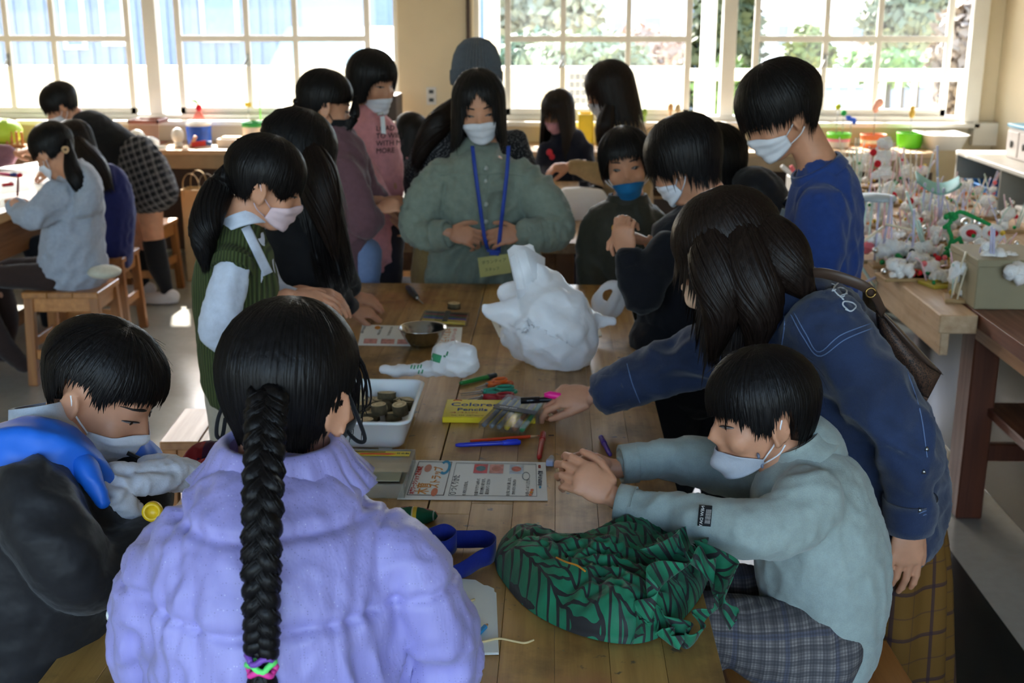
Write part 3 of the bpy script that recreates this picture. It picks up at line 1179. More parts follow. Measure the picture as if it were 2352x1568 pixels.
def features(h, root, eyes='open', brows=True, mouth=False, gaze=0.0):
    for sx in (-1, 1):
        pts_t, pts_b = [], []
        n = 9
        op = {'open': .92, 'narrow': .56, 'down': .3}[eyes]
        for i in range(n):
            t = i / (n - 1)
            x = sx * (.0175 + .027 * t)
            arch = math.sin(math.pi * min(1, t * 1.02)) ** .8
            zb = -.004
            pts_t.append(h.face(x, zb + (.0052 * arch * op + .001 * t), .0016))
            pts_b.append(h.face(x, zb - (.0036 * arch) * (op * .8 + .2), .0016))
        e = add('eye', h.vf(sheet([pts_t, [((a[0] + b[0]) / 2, max(a[1], b[1]) + .0016, (a[2] + b[2]) / 2) for a, b in zip(pts_t, pts_b)], pts_b], .001)), M_EYEW, root, True)
        ic = h.face(sx * (.0315 + gaze * sx), -.0035 - (.001 if eyes == 'down' else 0), .0022)
        add('iris', h.vf(ellipsoid((ic[0], ic[1] + .0006, ic[2]), (.0076, .0016, .0062 * (op * .7 + .3)))), M_IRIS, e, True)
        add('lash', h.vf(tube([(p[0], p[1] + .0012, p[2] + .0004) for p in pts_t], [.0004] + [.0011] * (n - 2) + [.0004], 5)), M_LASH, e, True)
        if brows:
            bp = [h.face(sx * (.014 + .036 * t), .0205 + .0028 * math.sin(math.pi * t), .0008) for t in np.linspace(0, 1, 8)]
            add('eyebrow', h.vf(tube(bp, [.0012, .0026, .0028, .0027, .0024, .002, .0014, .0006], 6)), M_LASH, root, True)
    if mouth:
        mp = [h.face(x, -.0665 + .0015 * abs(x / .02), .001) for x in np.linspace(-.022, .022, 9)]
        add('lips', h.vf(tube(mp, [.0008, .002, .003, .0034, .003, .0034, .003, .002, .0008], 6)), M_LIP, root, True)


def face_mask(h, root, mat, style='pleat', top=-.022, bot=-.105, half=62, straps=True, strapmat=None, droop=0.0, label=None, loop=False):
    """a cloth mask laid over nose and chin"""
    nu, nv = 23, 13
    R = np.zeros((nu, nv))
    azs = np.linspace(-half, half, nu)
    for i, az in enumerate(azs):
        for j in range(nv):
            t = j / (nv - 1)
            zt = top - .022 * (abs(az) / half) ** 1.6
            zb = bot + .028 * (abs(az) / half) ** 1.6
            z = zt + (zb - zt) * t
            R[i, j] = h.around(az, max(z, -.088), 0)
    for _ in range(3):
        Q = R.copy()
        Q[1:-1] = np.maximum(R[1:-1], (R[:-2] + R[2:]) / 2)
        Q[:, 1:-1] = np.maximum(Q[:, 1:-1], (Q[:, :-2] + Q[:, 2:]) / 2)
        R = Q
    rows = []
    for i, az in enumerate(azs):
        row = []
        for j in range(nv):
            t = j / (nv - 1)
            e = (abs(az) / half)
            zt = top - .022 * e ** 1.6
            zb = bot + .028 * e ** 1.6
            z = zt + (zb - zt) * t
            off = .0045
            if style == 'pleat':
                off += (.0026 if int(t * 6.2) % 2 else 0) * (1 - e ** 4) + .004 * math.sin(math.pi * t) * (1 - e * e)
            elif style == 'ridge':
                off += .012 * max(0, 1 - abs(az) / 22) * math.sin(math.pi * min(1, t * 1.1)) ** .7
            elif style == 'fold':
                off += .020 * max(0, 1 - abs(az) / 40) * math.exp(-((t - .5) / .3) ** 2)
            a = math.radians(az)
            r = R[i, j] + off
            row.append((math.sin(a) * r, -.005 + math.cos(a) * r, z - droop))
        rows.append(row)
    m = add('face_mask', h.vf(sheet(rows, .0016)), mat, root, True, label=label)
    if straps:
        for sx in (-1, 1):
            i = nu - 1 if sx > 0 else 0
            for j, zz in ((1, .006), (nv - 2, -.044)):
                p = rows[i][j]
                q = (sx * .082, -.03, zz)
                mid = ((p[0] + q[0]) / 2 + sx * .006, (p[1] + q[1]) / 2, (p[2] + q[2]) / 2)
                add('ear_loop', h.vf(tube([p, mid, (sx * .083, -.018, zz)], .0017, 6, 8)), strapmat or M_STRAP, m, True)
    return m


def lerp_az(tab, az):
    xs = [t[0] for t in tab]
    return [float(np.interp(az, xs, [t[k] for t in tab])) for k in range(1, len(tab[0]))]


def hair(h, root, tab, mat=None, size=(.086, .106, .098), cen=(0, -.014, .03), fall=None, strands=450, seed=1, flare=.0, tuck=0.0, wid=.006, jit=.012, name='hair', lift=.0, thick=.02, parting=None, label=None, rough=.0):
    """a full head of hair. tab rows: (azimuth from the face, local height where the hair ends[, tuck]); hair longer than the skull hangs down the
    `fall` direction. Locks are laid over the cap so that hem and surface break up."""
    mat = mat or HAIR
    a, b, c = [v * .955 for v in size]
    rr = np.random.RandomState(seed)
    g = Vector(fall) if fall is not None else (h.u * -.45 + Vector((0, 0, -.55)))
    g = Vector((g.dot(h.r), g.dot(h.f), g.dot(h.u))).normalized()
    zc = cen[2]

    def path(az, n=15, extra=0.0):
        row = lerp_az(tab, az)
        ze = row[0] + extra
        tk = row[1] if len(row) > 1 else tuck
        A_ = math.radians(az)
        pts = []
        eq = A((a * math.sin(A_), b * math.cos(A_), 0))
        total = (1.45 * c if ze < zc else c * math.acos(max(-1, min(1, (ze - zc) / c))))
        long_ = max(0, zc - ze)
        L = (math.pi / 2 * c + long_) if ze < zc else total
        for s in np.linspace(0, 1, n):
            d = s * L
            if d < math.pi / 2 * c or ze >= zc:
                th = d / c
                p = A((math.sin(th) * eq[0], math.sin(th) * eq[1], math.cos(th) * c))
            else:
                dz = d - math.pi / 2 * c
                rad = 1 + flare * dz - tk * min(1, dz / .10) ** 2
                p = A((eq[0] * rad, eq[1] * rad, 0)) + A(list(g)) * dz
                p[2] = p[2] if g.z < -.2 else p[2] - dz * .2
            pts.append(p + A(cen))
        return np.array(pts)
    nu = 56
    azs = [-180 + 360 * i / nu for i in range(nu)]
    outer = np.array([path(z) for z in azs])
    if rough:
        nn = outer.reshape(-1, 3)
        d = nn - A(cen)
        d /= np.maximum(np.linalg.norm(d, axis=1, keepdims=True), 1e-6)
        nn += d * (wavy(nn, 70, seed) * rough)[:, None]
        outer = nn.reshape(outer.shape)
    ctr = A(cen)
    inner = outer.copy()
    for i in range(nu):
        for j in range(outer.shape[1]):
            p = outer[i, j] - ctr
            ax = A((0, 0, min(0, p[2])))
            q = p - ax
            L = np.linalg.norm(q)
            inner[i, j] = ctr + ax + q * max(.2, (L - thick) / max(L, 1e-6))
    n = outer.shape[1]
    V = np.vstack([outer.reshape(-1, 3), inner.reshape(-1, 3)])
    F = grid_faces(nu, n, wrap_u=True)
    G = [tuple(i + nu * n for i in reversed(f)) for f in F]
    R = [(i * n + n - 1, ((i + 1) % nu) * n + n - 1, ((i + 1) % nu) * n + n - 1 + nu * n, i * n + n - 1 + nu * n) for i in range(nu)]
    parts = [(V, [tuple(reversed(f)) for f in F] + [tuple(reversed(f)) for f in G] + R)]
    SV, SF = [], []
    for k in range(strands):
        az = rr.uniform(-180, 180)
        p = path(az, 13, extra=-abs(rr.normal(0, jit)))
        s0 = rr.randint(0, 6)
        p = p[s0:]
        m = len(p)
        d = p - ctr
        d[:, 2] *= .4
        d /= np.maximum(np.linalg.norm(d, axis=1, keepdims=True), 1e-6)
        side = np.cross(d, np.gradient(p, axis=0))
        side /= np.maximum(np.linalg.norm(side, axis=1, keepdims=True), 1e-6)
        t = np.linspace(0, 1, m)[:, None]
        p = p + d * (.0012 + rr.uniform(0, .004) * np.sin(t * math.pi) + lift * t) + side * (rr.normal(0, .006) * t ** 2)
        wv = wid * rr.uniform(.5, 1.3) * np.sin(np.clip(t * .85 + .12, 0, 1) * math.pi) ** .6
        wv[-1] = .0003
        o = len(SV)
        for i in range(m):
            SV += [p[i] - side[i] * wv[i] / 2, p[i] + d[i] * wv[i] * .28, p[i] + side[i] * wv[i] / 2]
        for i in range(m - 1):
            q = o + i * 3
            SF += [(q, q + 1, q + 4, q + 3), (q + 1, q + 2, q + 5, q + 4)]
    if lift > .002:
        for k in range(46):
            az, t0 = rr.uniform(-180, 180), rr.randint(1, 7)
            p = path(az, 13)[t0:t0 + 5]
            d = p - ctr
            d /= np.maximum(np.linalg.norm(d, axis=1, keepdims=True), 1e-6)
            parts.append(tube(p + d * (np.linspace(0, 1, len(p))[:, None] ** 1.5) * rr.uniform(.006, .02), np.linspace(.0008, .0002, len(p)), 4))
    if SV:
        parts.append((A(SV), SF))
    return add(name, h.vf(join(parts)), mat, root, True, label=label)


def tail(pts, radii, strands, seed, root, mat=None, name='ponytail', wid=.006, label=None):
    """gathered hair: a tapering tail with locks laid along it"""
    rr = np.random.RandomState(seed)
    m = 16
    radii = [radii[0] * .45] + list(radii[1:])
    body = tube(pts, radii, 14, m)
    a = crom(np.hstack([A([list(p) for p in pts]), A(radii)[:, None]]), m)
    SV, SF = [], []
    T = np.gradient(a[:, :3], axis=0)
    T /= np.maximum(np.linalg.norm(T, axis=1, keepdims=True), 1e-9)
    ref = np.cross(T, A((.3, .2, .9)))
    ref /= np.maximum(np.linalg.norm(ref, axis=1, keepdims=True), 1e-9)
    bi = np.cross(T, ref)
    for k in range(strands):
        an = rr.uniform(0, 6.28)
        d = ref * math.cos(an) + bi * math.sin(an)
        side = np.cross(d, T)
        tt = np.linspace(0, 1, m)[:, None]
        s0 = rr.randint(0, 4)
        p = a[:, :3] + d * (a[:, 3:4] * rr.uniform(.9, 1.06) + .001) + T * (tt ** 6) * rr.uniform(-.01, .035) + side * rr.normal(0, .004) * tt
        wv = wid * rr.uniform(.5, 1.2) * np.ones(m)
        wv[-1] = .0003
        wv[-2] *= .6
        o = len(SV)
        for i in range(s0, m):
            SV += [p[i] - side[i] * wv[i] / 2, p[i] + d[i] * wv[i] * .3, p[i] + side[i] * wv[i] / 2]
        for i in range(m - 1 - s0):
            q = o + i * 3
            SF += [(q, q + 1, q + 4, q + 3), (q + 1, q + 2, q + 5, q + 4)]
    return add(name, join(body, (A(SV), SF)), mat or HAIR, root, True, label=label)


def hand(wrist, d, n, size=.16, curls=(.6, .6, .65, .7), thumb=1, spread=.055, thumb_curl=.4, thumb_out=.7, arm=None, voxel=.0026):
    """one hand: d points from wrist to knuckles, n out of the back of the hand; thumb is +1 if it leaves on the d x n side.
    curls: bend of each finger joint (index, middle, ring, little)."""
    d = Vector(d).normalized()
    n = Vector(n)
    n = (n - d * n.dot(d)).normalized()
    l = d.cross(n) * thumb
    k = size / .18
    W = Vector(wrist)
    parts = []

    def E(c, r):
        return ellipsoid(c, r, l, d, n, 14, 10)
    parts.append(E(W + d * .045 * k, (.037 * k, .050 * k, .0145 * k)))
    parts.append(E(W + d * .066 * k + l * .004 * k, (.040 * k, .030 * k, .0135 * k)))
    parts.append(E(W + d * .036 * k + l * .022 * k - n * .006 * k, (.019 * k, .034 * k, .016 * k)))
    a0 = Vector(arm) if arm is not None else W - d * .09 * k
    parts.append(tube([a0, W - d * .02 * k, W + d * .012 * k], [.026 * k, .024 * k, .022 * k], 12, 6))
    lens = [(.044, .026, .020), (.048, .030, .022), (.045, .028, .021), (.034, .021, .018)]
    for i in range(4):
        off = (.0285 - i * .0195) * k
        base = W + d * (.082 - abs(i - 1.2) * .0045) * k + l * off
        ang = spread * (1.3 - i)
        dd = (d * math.cos(ang) + l * math.sin(ang)).normalized()
        cur = curls[i]
        pts = [base - dd * .012 * k, base]
        p, bend = base, 0.0
        for j, Ls in enumerate(lens[i]):
            bend += cur * (1.0, 1.15, .7)[j]
            v = dd * math.cos(bend) - n * math.sin(bend)
            p = p + v * Ls * k
            pts.append(p)
        r = (.0098, .0096, .0086, .0080, .0066) if i < 3 else (.0086, .0082, .0074, .0068, .0058)
        parts.append(tube(pts, [x * k for x in r], 10))
        parts.append(ellipsoid(pts[-1], (r[-1] * k,) * 3, n=10, m=6))
        for q in pts[2:-1]:
            parts.append(ellipsoid(q, (r[2] * k * 1.06,) * 3, n=10, m=6))
    tb = W + d * .022 * k + l * .030 * k - n * .006 * k
    td = (d * .75 + l * thumb_out - n * .25).normalized()
    p1 = tb + td * .040 * k
    td2 = (td - l * thumb_curl * .6 - n * thumb_curl * .35 + d * .1).normalized()
    p2 = p1 + td2 * .030 * k
    td3 = (td2 - l * thumb_curl * .4 - n * thumb_curl * .2).normalized()
    p3 = p2 + td3 * .022 * k
    parts.append(tube([tb - td * .01 * k, tb, p1, p2, p3], [.013 * k, .0135 * k, .0112 * k, .0102 * k, .0078 * k], 10))
    parts += [ellipsoid(p3, (.0078 * k,) * 3, n=10, m=6), ellipsoid(p1, (.0116 * k,) * 3, n=10, m=6)]
    return remesh(join(parts), voxel, 2)


def ring(spec, mat, root, name, thick=.004, n=28, m=5, label=None, scale=1.0, ribs=0):
    """open band of cloth (cuff, collar, hem) round a limb spec"""
    vf = limb(spec, n, m, cap=False)
    V = vf[0].reshape(m, n, 3)
    c = V.mean(1, keepdims=True)
    out = c + (V - c) * scale
    inn = c + (V - c) * (scale - thick / max(1e-6, np.linalg.norm(V - c, axis=2).mean()))
    k = m * n
    W = np.vstack([out.reshape(-1, 3), inn.reshape(-1, 3)])
    F = []
    for i in range(m - 1):
        for j in range(n):
            q = (i * n + j, i * n + (j + 1) % n, (i + 1) * n + (j + 1) % n, (i + 1) * n + j)
            F += [q, tuple(x + k for x in reversed(q))]
    for i in (0, m - 1):
        for j in range(n):
            F.append((i * n + j, i * n + (j + 1) % n, i * n + (j + 1) % n + k, i * n + j + k))
    me = add(name, (W, F), mat, root, True, label=label)
    return me


def shrink(spec, f):
    out = []
    for s in spec:
        if isinstance(s[0], Vector):
            out.append((s[0], s[1] * f, s[2] * f))
        else:
            out.append((s[0], s[1], s[2], s[3] * f, s[4] * f))
    return out


def leg_specs(hip, knee, foot, k=1.0):
    return [(Vector(hip), .085 * k, .085 * k), ((Vector(hip) + Vector(knee)) / 2, .07 * k, .07 * k), (Vector(knee), .052 * k, .055 * k),
            ((Vector(knee) * .65 + Vector(foot) * .35), .050 * k, .052 * k), (Vector(foot), .032 * k, .034 * k)]


def foot(p, d, k=1.0):
    d = Vector(d).normalized()
    p = Vector(p)
    return [tube([p + Vector((0, 0, .05 * k)), p + d * .02 * k + Vector((0, 0, .04 * k)), p + d * .10 * k + Vector((0, 0, .024 * k)), p + d * .16 * k + Vector((0, 0, .018 * k))], [.034 * k, .036 * k, .03 * k, .018 * k], 10, 10)]


def person(label, head, torso, arms=(), hands=(), legs=(), top=None, bottom=None, bottom_parts=(), base=None, voxel=.007, cv=.010, tone=0, wr=(.006, 26), seed=3,
           ears=True, top_name='top', bottom_name='trousers', feet=(), extra_top=(), torso_n=24, bare=(), wr_squash=(1, 1, 1), arm_shrink=.56, neck=None, bottom_wr=.004):
    """one figure. torso, arms, legs: limb specs of the CLOTHED outline. Skin = head, neck, trunk, arms, legs in one continuous mesh."""
    loc = base if base is not None else None
    if loc is None:
        t = limb(torso)[0].mean(0)
        loc = (t[0], t[1], 0)
    root = thing('person', label, 'person', loc)
    nk = neck
    t0 = torso[0]
    tc = t0[0] if isinstance(t0[0], Vector) else P(t0[0], t0[1], t0[2])
    parts = [head.skull(ears), tube([head.w(0, -.03, -.06), (head.w(0, -.035, -.12) + tc) / 2, tc], [.047 * head.k, .05 * head.k, .06 * head.k], 14, 7)]
    parts.append(limb(shrink(torso[1:] if len(torso) > 3 else torso, .72), 18))
    for a in arms:
        parts.append(limb(shrink(a, arm_shrink), 12))
    for lg in legs:
        parts.append(limb(shrink(lg, .9), 14))
    for lg in bare:
        parts.append(limb(lg, 16))
    for f in feet:
        parts += f
    sk = remesh(join(parts), voxel, 2)
    head.bind(sk)
    pieces = [sk]
    for hd in hands:
        pieces.append(hand(**hd))
    add('body', join(pieces), skin(tone), root, True)
    if top is not None:
        g = [limb(torso, torso_n)] + [limb(a, 18) for a in arms] + list(extra_top)
        vf = remesh(join(g), cv, 3)
        vf = wrinkle(vf, wr[0], wr[1], seed, wr_squash)
        add(top_name, vf, top, root, True)
    if bottom is not None:
        g = [limb(x, 18) for x in legs] + list(bottom_parts)
        if g:
            vf = remesh(join(g), cv * 1.2, 3)
            vf = wrinkle(vf, bottom_wr, 22, seed + 9)
            add(bottom_name, vf, bottom, root, True)
    return root
# ------------------------------------------------------------------ the people


def V3(*a):
    return Vector(a)


def stand(x, Y, hz=.78, k=1.0, dx=.0, dy=0.0, gap=.085):
    return [leg_specs((x - gap, Y, hz), (x - gap + dx * .5, Y - .02 + dy * .5, hz * .53), (x - gap + dx, Y + dy, .06), k),
            leg_specs((x + gap, Y, hz), (x + gap + dx * .5, Y - .02 + dy * .5, hz * .53), (x + gap + dx, Y + dy, .06), k)]


def plaid(name, base, bands, scale=30, rough=.85, rot=(0, 0, 0)):
    """woven check: bands are (axis, period count, width, colour, strength)"""
    if name in MATS:
        return MATS[name]
    q = MB(name)
    co = q.coord('Object', (1, 1, 1), rot)
    sep = q.n('SeparateXYZ')
    q.put(sep.inputs[0], co)
    col = q.n('RGB')
    col.outputs[0].default_value = lin(base)
    col = col.outputs[0]
    for ax, per, w, c, s in bands:
        f = q.math('FRACT', q.math('MULTIPLY', sep.outputs[ax], per))
        m = q.math('LESS_THAN', f, w)
        col = q.mix(q.math('MULTIPLY', m, s), col, lin(c))
    n = q.noise(co, 700, 2)
    q.set(Base_Color=q.mix(q.math('MULTIPLY', n, .25), col, lin((20, 18, 18))), Roughness=rough)
    q.b.inputs['Specular IOR Level'].default_value = .2
    q.bump(q.noise(co, 12, 3), .35, .01)
    MATS[name] = q.m
    return q.m


SHOE = plain('white_indoor_shoe', (220, 214, 214), .5)

# ---- girl in the purple jacket with the long braid --------------------------------------------------
q = MB('lavender_quilted_nylon')
co = q.coord()
sep = q.n('SeparateXYZ')
q.put(sep.inputs[0], co)
vor = q.n('TexVoronoi', feature='F1')
q.put(vor.inputs['Vector'], q.coord('Object', (58, 30, 58)))
vor.inputs['Randomness'].default_value = .22
dot = q.math('LESS_THAN', vor.outputs['Distance'], .11)
rnd = q.n('TexWhiteNoise', noise_dimensions='3D')
q.put(rnd.inputs[0], vor.outputs['Position'])
bright = q.math('GREATER_THAN', rnd.outputs['Value'], .86)
q.set(Base_Color=q.mix(dot, q.ramp(q.noise(co, 10, 3), [(.3, lin((146, 140, 200))), (.7, lin((158, 152, 211)))]), q.mix(bright, lin((52, 52, 84)), lin((250, 250, 255)))),
      Roughness=q.mix(dot, (.52,) * 3 + (1,), (.2,) * 3 + (1,)))
q.b.inputs['Sheen Weight'].default_value = .15
q.bump(q.noise(q.coord('Object', (26, 26, 7)), 1, 4), .5, .012)
M_LAV = q.m

h = Head(672, 898, 1.33, .92, 158, 14)
tor = [(648, 1100, 1.29, 92, .05), (645, 1142, 1.265, 190, .078), (642, 1200, 1.25, 256, .108), (640, 1285, 1.24, 290, .13), (640, 1370, 1.235, 298, .145), (640, 1480, 1.235, 300, .148), (640, 1600, 1.235, 295, .145), (640, 1760, 1.24, 280, .14)]
aL = [(438, 1245, 1.25, 80, .06), (362, 1320, 1.24, 82, .062), (330, 1440, 1.26, 74, .06), (345, 1530, 1.30, 68, .058), (420, 1600, 1.40, 56, .05)]
aR = [(862, 1255, 1.25, 86, .06), (948, 1330, 1.24, 90, .064), (1008, 1450, 1.25, 78, .062), (1010, 1545, 1.28, 72, .06), (920, 1620, 1.38, 58, .05)]
J = person('girl seen from behind in a glittery lavender puffer jacket with a long black braid', h, tor, [aL, aR],
           legs=stand(-.27, 1.22, .66, .9), top=None, bottom=None, base=(-.27, 1.22, 0), voxel=.006)
vf = remesh(join(limb(tor, 36), limb(aL, 22), limb(aR, 22)), .0062, 2)
V, F = vf
N = normals(V, F)
zt = [P(640, yy, 1.10).z for yy in (1283, 1462)]
d = np.zeros(len(V))
xs = V[:, 0]
for z0 in zt:
    zz = V[:, 2] - z0 - .003 * np.sin(xs * 40) - .02 * np.abs(xs + .27)
    pk = np.sin(xs * 205 + 3.5 * np.sin(xs * 31)) * (.6 + .4 * np.sin(xs * 57))
    d -= .009 * np.exp(-(zz / .006) ** 2)
    d += .0042 * pk * np.exp(-np.abs(zz) / .026)
d += .0085 * (1 - np.abs(wavy(V, 62, 4, (1, 1, .28))) * 1.2) * (.5 + .5 * np.tanh(2 * wavy(V, 14, 6)))
d += .005 * wavy(V, 15, 8) + .0028 * (1 - np.abs(wavy(V, 120, 9, (1, 1, .5))))
add('jacket', (V + N * d[:, None], F), M_LAV, J, True)
# ruffled turned-down collar
nu = 120
rows = []
c0 = P(648, 1092, 1.28)
for i in range(nu + 1):
    a = 2 * math.pi * i / nu
    row = []
    for j in range(9):
        t = j / 8
        rx, ry = .060 + .046 * t ** 1.2, .056 + .034 * t ** 1.2
        z = .040 + .010 * math.sin(math.pi * min(1, t * 1.6)) - .052 * t ** 1.7
        rf = t ** 2.5 * (.0055 * math.sin(a * 23 + 2 * math.sin(a * 4)) + .003 * math.sin(a * 41))
        row.append(c0 + V3(math.cos(a) * (rx + rf), -math.sin(a) * (ry + rf), z + rf * .8))
    rows.append(row)
add('collar', sheet(rows, .004), M_LAV, J, True)
hair(h, J, [(-180, -.078), (-125, -.075), (-100, -.045), (-80, .0), (-60, .04), (0, .05), (60, .04), (80, .0), (100, -.045), (125, -.075), (180, -.078)], size=(.0855, .107, .097), strands=1300, seed=2, jit=.004, tuck=.34, wid=.005)
# loose front locks beside the right cheek
for k in range(16):
    r = random.Random(k)
    x0 = 805 + r.uniform(-20, 25)
    pts = [P(x0 - 25, 790, 1.36), P(x0 + 12, 850, 1.37), P(x0 + r.uniform(5, 25), 920, 1.38), P(x0 + r.uniform(-5, 22), 960 + r.uniform(-20, 60), 1.38)]
    if k == 0:
        lk = []
    lk.append(tube(pts, [.0018, .0016, .0012, .0004], 4, 12))
add('loose_locks', join(lk), HAIR, J, True)
ft = face_mask(h, J, M_BLACK, 'ridge', half=70, straps=False)
for (pts) in ([P(792, 890, 1.31), P(812, 935, 1.315), P(838, 1005, 1.32), P(822, 1013, 1.32), P(795, 985, 1.335), P(788, 950, 1.33)],
              [P(512, 930, 1.335), P(500, 965, 1.33), P(498, 1000, 1.33), P(510, 1003, 1.335), P(518, 960, 1.34)]):
    add('ear_loop', tube(pts, .0026, 8, 30), M_BLACK, ft, True)
# the braid: three strands
bp = [(618, 900, 1.235), (610, 960, 1.20), (607, 1040, 1.165), (604, 1140, 1.12), (601, 1250, 1.095), (600, 1350, 1.085), (601, 1440, 1.08), (600, 1500, 1.078)]
base = A([list(P(*b)) for b in bp])
cl = crom(base, 150)
bs = []
for k in range(3):
    ph = 2 * math.pi * k / 3
    pts, rad = [], []
    for i, c in enumerate(cl):
        t = i / 149
        wdt = .0125 - .0028 * t
        w_ = 2 * math.pi * 5.6 * t + ph
        pts.append(c + A((math.sin(w_) * wdt, -.5 * wdt * math.sin(2 * w_), 0)))
        rad.append((.0126 - .003 * t))
    bs.append(tube(pts, rad, 12))
rr = np.random.RandomState(5)
SVF = []
for vf in bs:
    V = vf[0].reshape(-1, 12, 3)
    C = V.mean(1)
    for s in range(70):
        j = rr.uniform(0, 12)
        i0 = rr.randint(0, 110)
        L = rr.randint(18, 40)
        p = []
        for i in range(i0, min(150, i0 + L), 2):
            jj = (j + (i - i0) * .05)
            an = V[i, int(jj) % 12] * (1 - jj % 1) + V[i, (int(jj) + 1) % 12] * (jj % 1)
            p.append(C[i] + (an - C[i]) * 1.02)
        SVF.append(tube(p, [.0004] + [.0011] * (len(p) - 2) + [.0003], 4))
add('braid', join(bs + SVF), HAIR, J, True)
c0 = P(600, 1520, 1.077)
el = [xf(tube([(.0135 * math.cos(a + o) * (1 + .12 * math.sin(5 * a)), .0115 * math.sin(a + o), z + .0035 * math.sin(3 * a + o)) for a in np.linspace(0, 6.28, 26)], .0036, 6), c0) for o, z in ((0, -.009), (2, -.002), (4, .006))]
hb = add('hair_band', el[0], plain('neon_pink', (240, 60, 160), .5), J, True)
add('cord', el[1], plain('neon_green', (110, 240, 120), .5), hb, True)
add('cord', el[2], plain('violet_cord', (120, 70, 170), .5), hb, True)
tail([P(600, 1530, 1.078), P(604, 1580, 1.08), P(612, 1680, 1.09)], [.011, .014, .006], 60, 3, J, name='braid_end')

# ---- boy at the left in the black and blue jacket ---------------------------------------------------
M_BLKN = cloth('black_nylon', (30, 29, 31), .55, 300, .05, 14, .3, .1)
M_BLUE = plain('bright_blue_nylon', (24, 104, 214), .5, var=.06, bump=.1)
M_LGREY = cloth('light_grey_fleece', (186, 192, 200), .95, 500)
h = Head(240, 898, 1.75, .93, 80, 31, -3)
tor = [(108, 1035, 1.66, 60, .055), (104, 1085, 1.63, 140, .095), (95, 1160, 1.61, 195, .13), (75, 1280, 1.60, 215, .145), (55, 1420, 1.60, 215, .15), (35, 1600, 1.60, 215, .15)]
a1 = [(60, 1120, 1.52, 95, .07), (130, 1250, 1.48, 98, .07), (200, 1330, 1.50, 82, .065), (290, 1270, 1.56, 62, .05), (335, 1235, 1.60, 52, .045)]
a2 = [(260, 1075, 1.74, 62, .055), (330, 1130, 1.78, 60, .05), (345, 1220, 1.74, 55, .045)]
I_ = person('boy in a black jacket with blue shoulders and a white mask, bent over', h, tor, [a1, a2], top=M_BLKN, base=(-.84, 1.6, 0), top_name='jacket',
            legs=[[(V3(-.92, 1.55, .47)), ][0:0] or [(V3(-.86, 1.55, .50), .085, .085), (V3(-.80, 1.66, .52), .075, .075), (V3(-.62, 1.78, .50), .06, .06), (V3(-.60, 1.80, .28), .052, .052), (V3(-.60, 1.80, .06), .04, .04)],
                  [(V3(-.88, 1.70, .50), .085, .085), (V3(-.85, 1.80, .52), .075, .075), (V3(-.66, 1.92, .50), .06, .06), (V3(-.64, 1.93, .28), .052, .052), (V3(-.64, 1.93, .06), .04, .04)]],
            bottom=cloth('navy_trousers', (24, 26, 40), .9), voxel=.0065, cv=.0085, wr=(.0045, 24), seed=21,
            hands=[dict(wrist=P(348, 1235, 1.66), d=(.8, .5, -.1), n=(0, -.4, .9), size=.15, thumb=1, arm=P(300, 1262, 1.58))])
# blue yoke, grey collar and the pale scarf-like shirt hanging out of it
yk = remesh(join(limb([(112, 1036, 1.655, 74, .066), (99, 1062, 1.632, 140, .102), (88, 1092, 1.612, 182, .126)], 26)), .008, 3)
add('shoulder_yoke', wrinkle(yk, .004, 22, 7), M_BLUE, I_, True)
add('front_panel', wrinkle(remesh(limb([(150, 1035, 1.59, 26, .016), (200, 1080, 1.56, 32, .018), (240, 1160, 1.545, 16, .012)], 16), .005, 2), .002, 40, 2), M_BLUE, I_, True)
add('far_shoulder', wrinkle(remesh(limb([(268, 1020, 1.76, 40, .05), (318, 1050, 1.79, 44, .055), (372, 1085, 1.80, 30, .05)], 16), .006, 2), .003, 40, 3), M_BLUE, I_, True)
add('piping', tube([P(292, 1040, 1.715), P(330, 1056, 1.72), P(372, 1062, 1.74), P(400, 1075, 1.76)], .0035, 8, 14), M_BLKN, I_, True)
ring([(84, 930, 1.695, 56, .056), (94, 985, 1.685, 66, .066), (112, 1045, 1.66, 84, .08)], M_LGREY, I_, 'collar', thick=.012, scale=1.08)
fl_ = []
for k, (pp) in enumerate(([(225, 1098, 1.60), (262, 1136, 1.60), (300, 1172, 1.62), (318, 1198, 1.63)], [(240, 1098, 1.62), (300, 1112, 1.63), (370, 1108, 1.66), (455, 1100, 1.72)],
                         [(250, 1090, 1.63), (320, 1092, 1.66), (400, 1085, 1.69), (452, 1092, 1.72)], [(228, 1092, 1.60), (240, 1140, 1.60), (270, 1180, 1.61), (322, 1205, 1.63)], [(330, 1075, 1.70), (390, 1072, 1.71), (448, 1088, 1.72)])):
    fl_.append(limb([(x, y, Y, (22, 20, 26, 18, 22)[k], .016) for x, y, Y in pp], 12))
add('inner_shirt', wrinkle(remesh(join(fl_), .0045, 2), .0055, 45, 4), cloth('white_jersey', (214, 218, 228), .9, 500), I_, True)
hair(h, I_, [(-180, -.062), (-120, -.05), (-35, .05), (0, .05), (35, .048), (56, .045), (68, .02), (78, .04), (100, .042), (122, -.03), (180, -.062)], size=(.087, .108, .098), strands=1500, seed=4, jit=.009, tuck=.25, lift=.007, rough=.0015)
features(h, I_, 'down')
face_mask(h, I_, M_MASKW, 'pleat')
cp = one('screw_cap', xf(lathe([(0, 0), (.0135, 0), (.0145, .002), (.0145, .012), (.012, .014), (.009, .014), (.0085, .011), (0, .011)], 24), P(352, 1172, 1.56), (1.35, .1, .15)), plain('yellow_plastic', (240, 196, 28), .4), 'yellow round screw cap held in front of the boy in the black and blue jacket', 'cap')

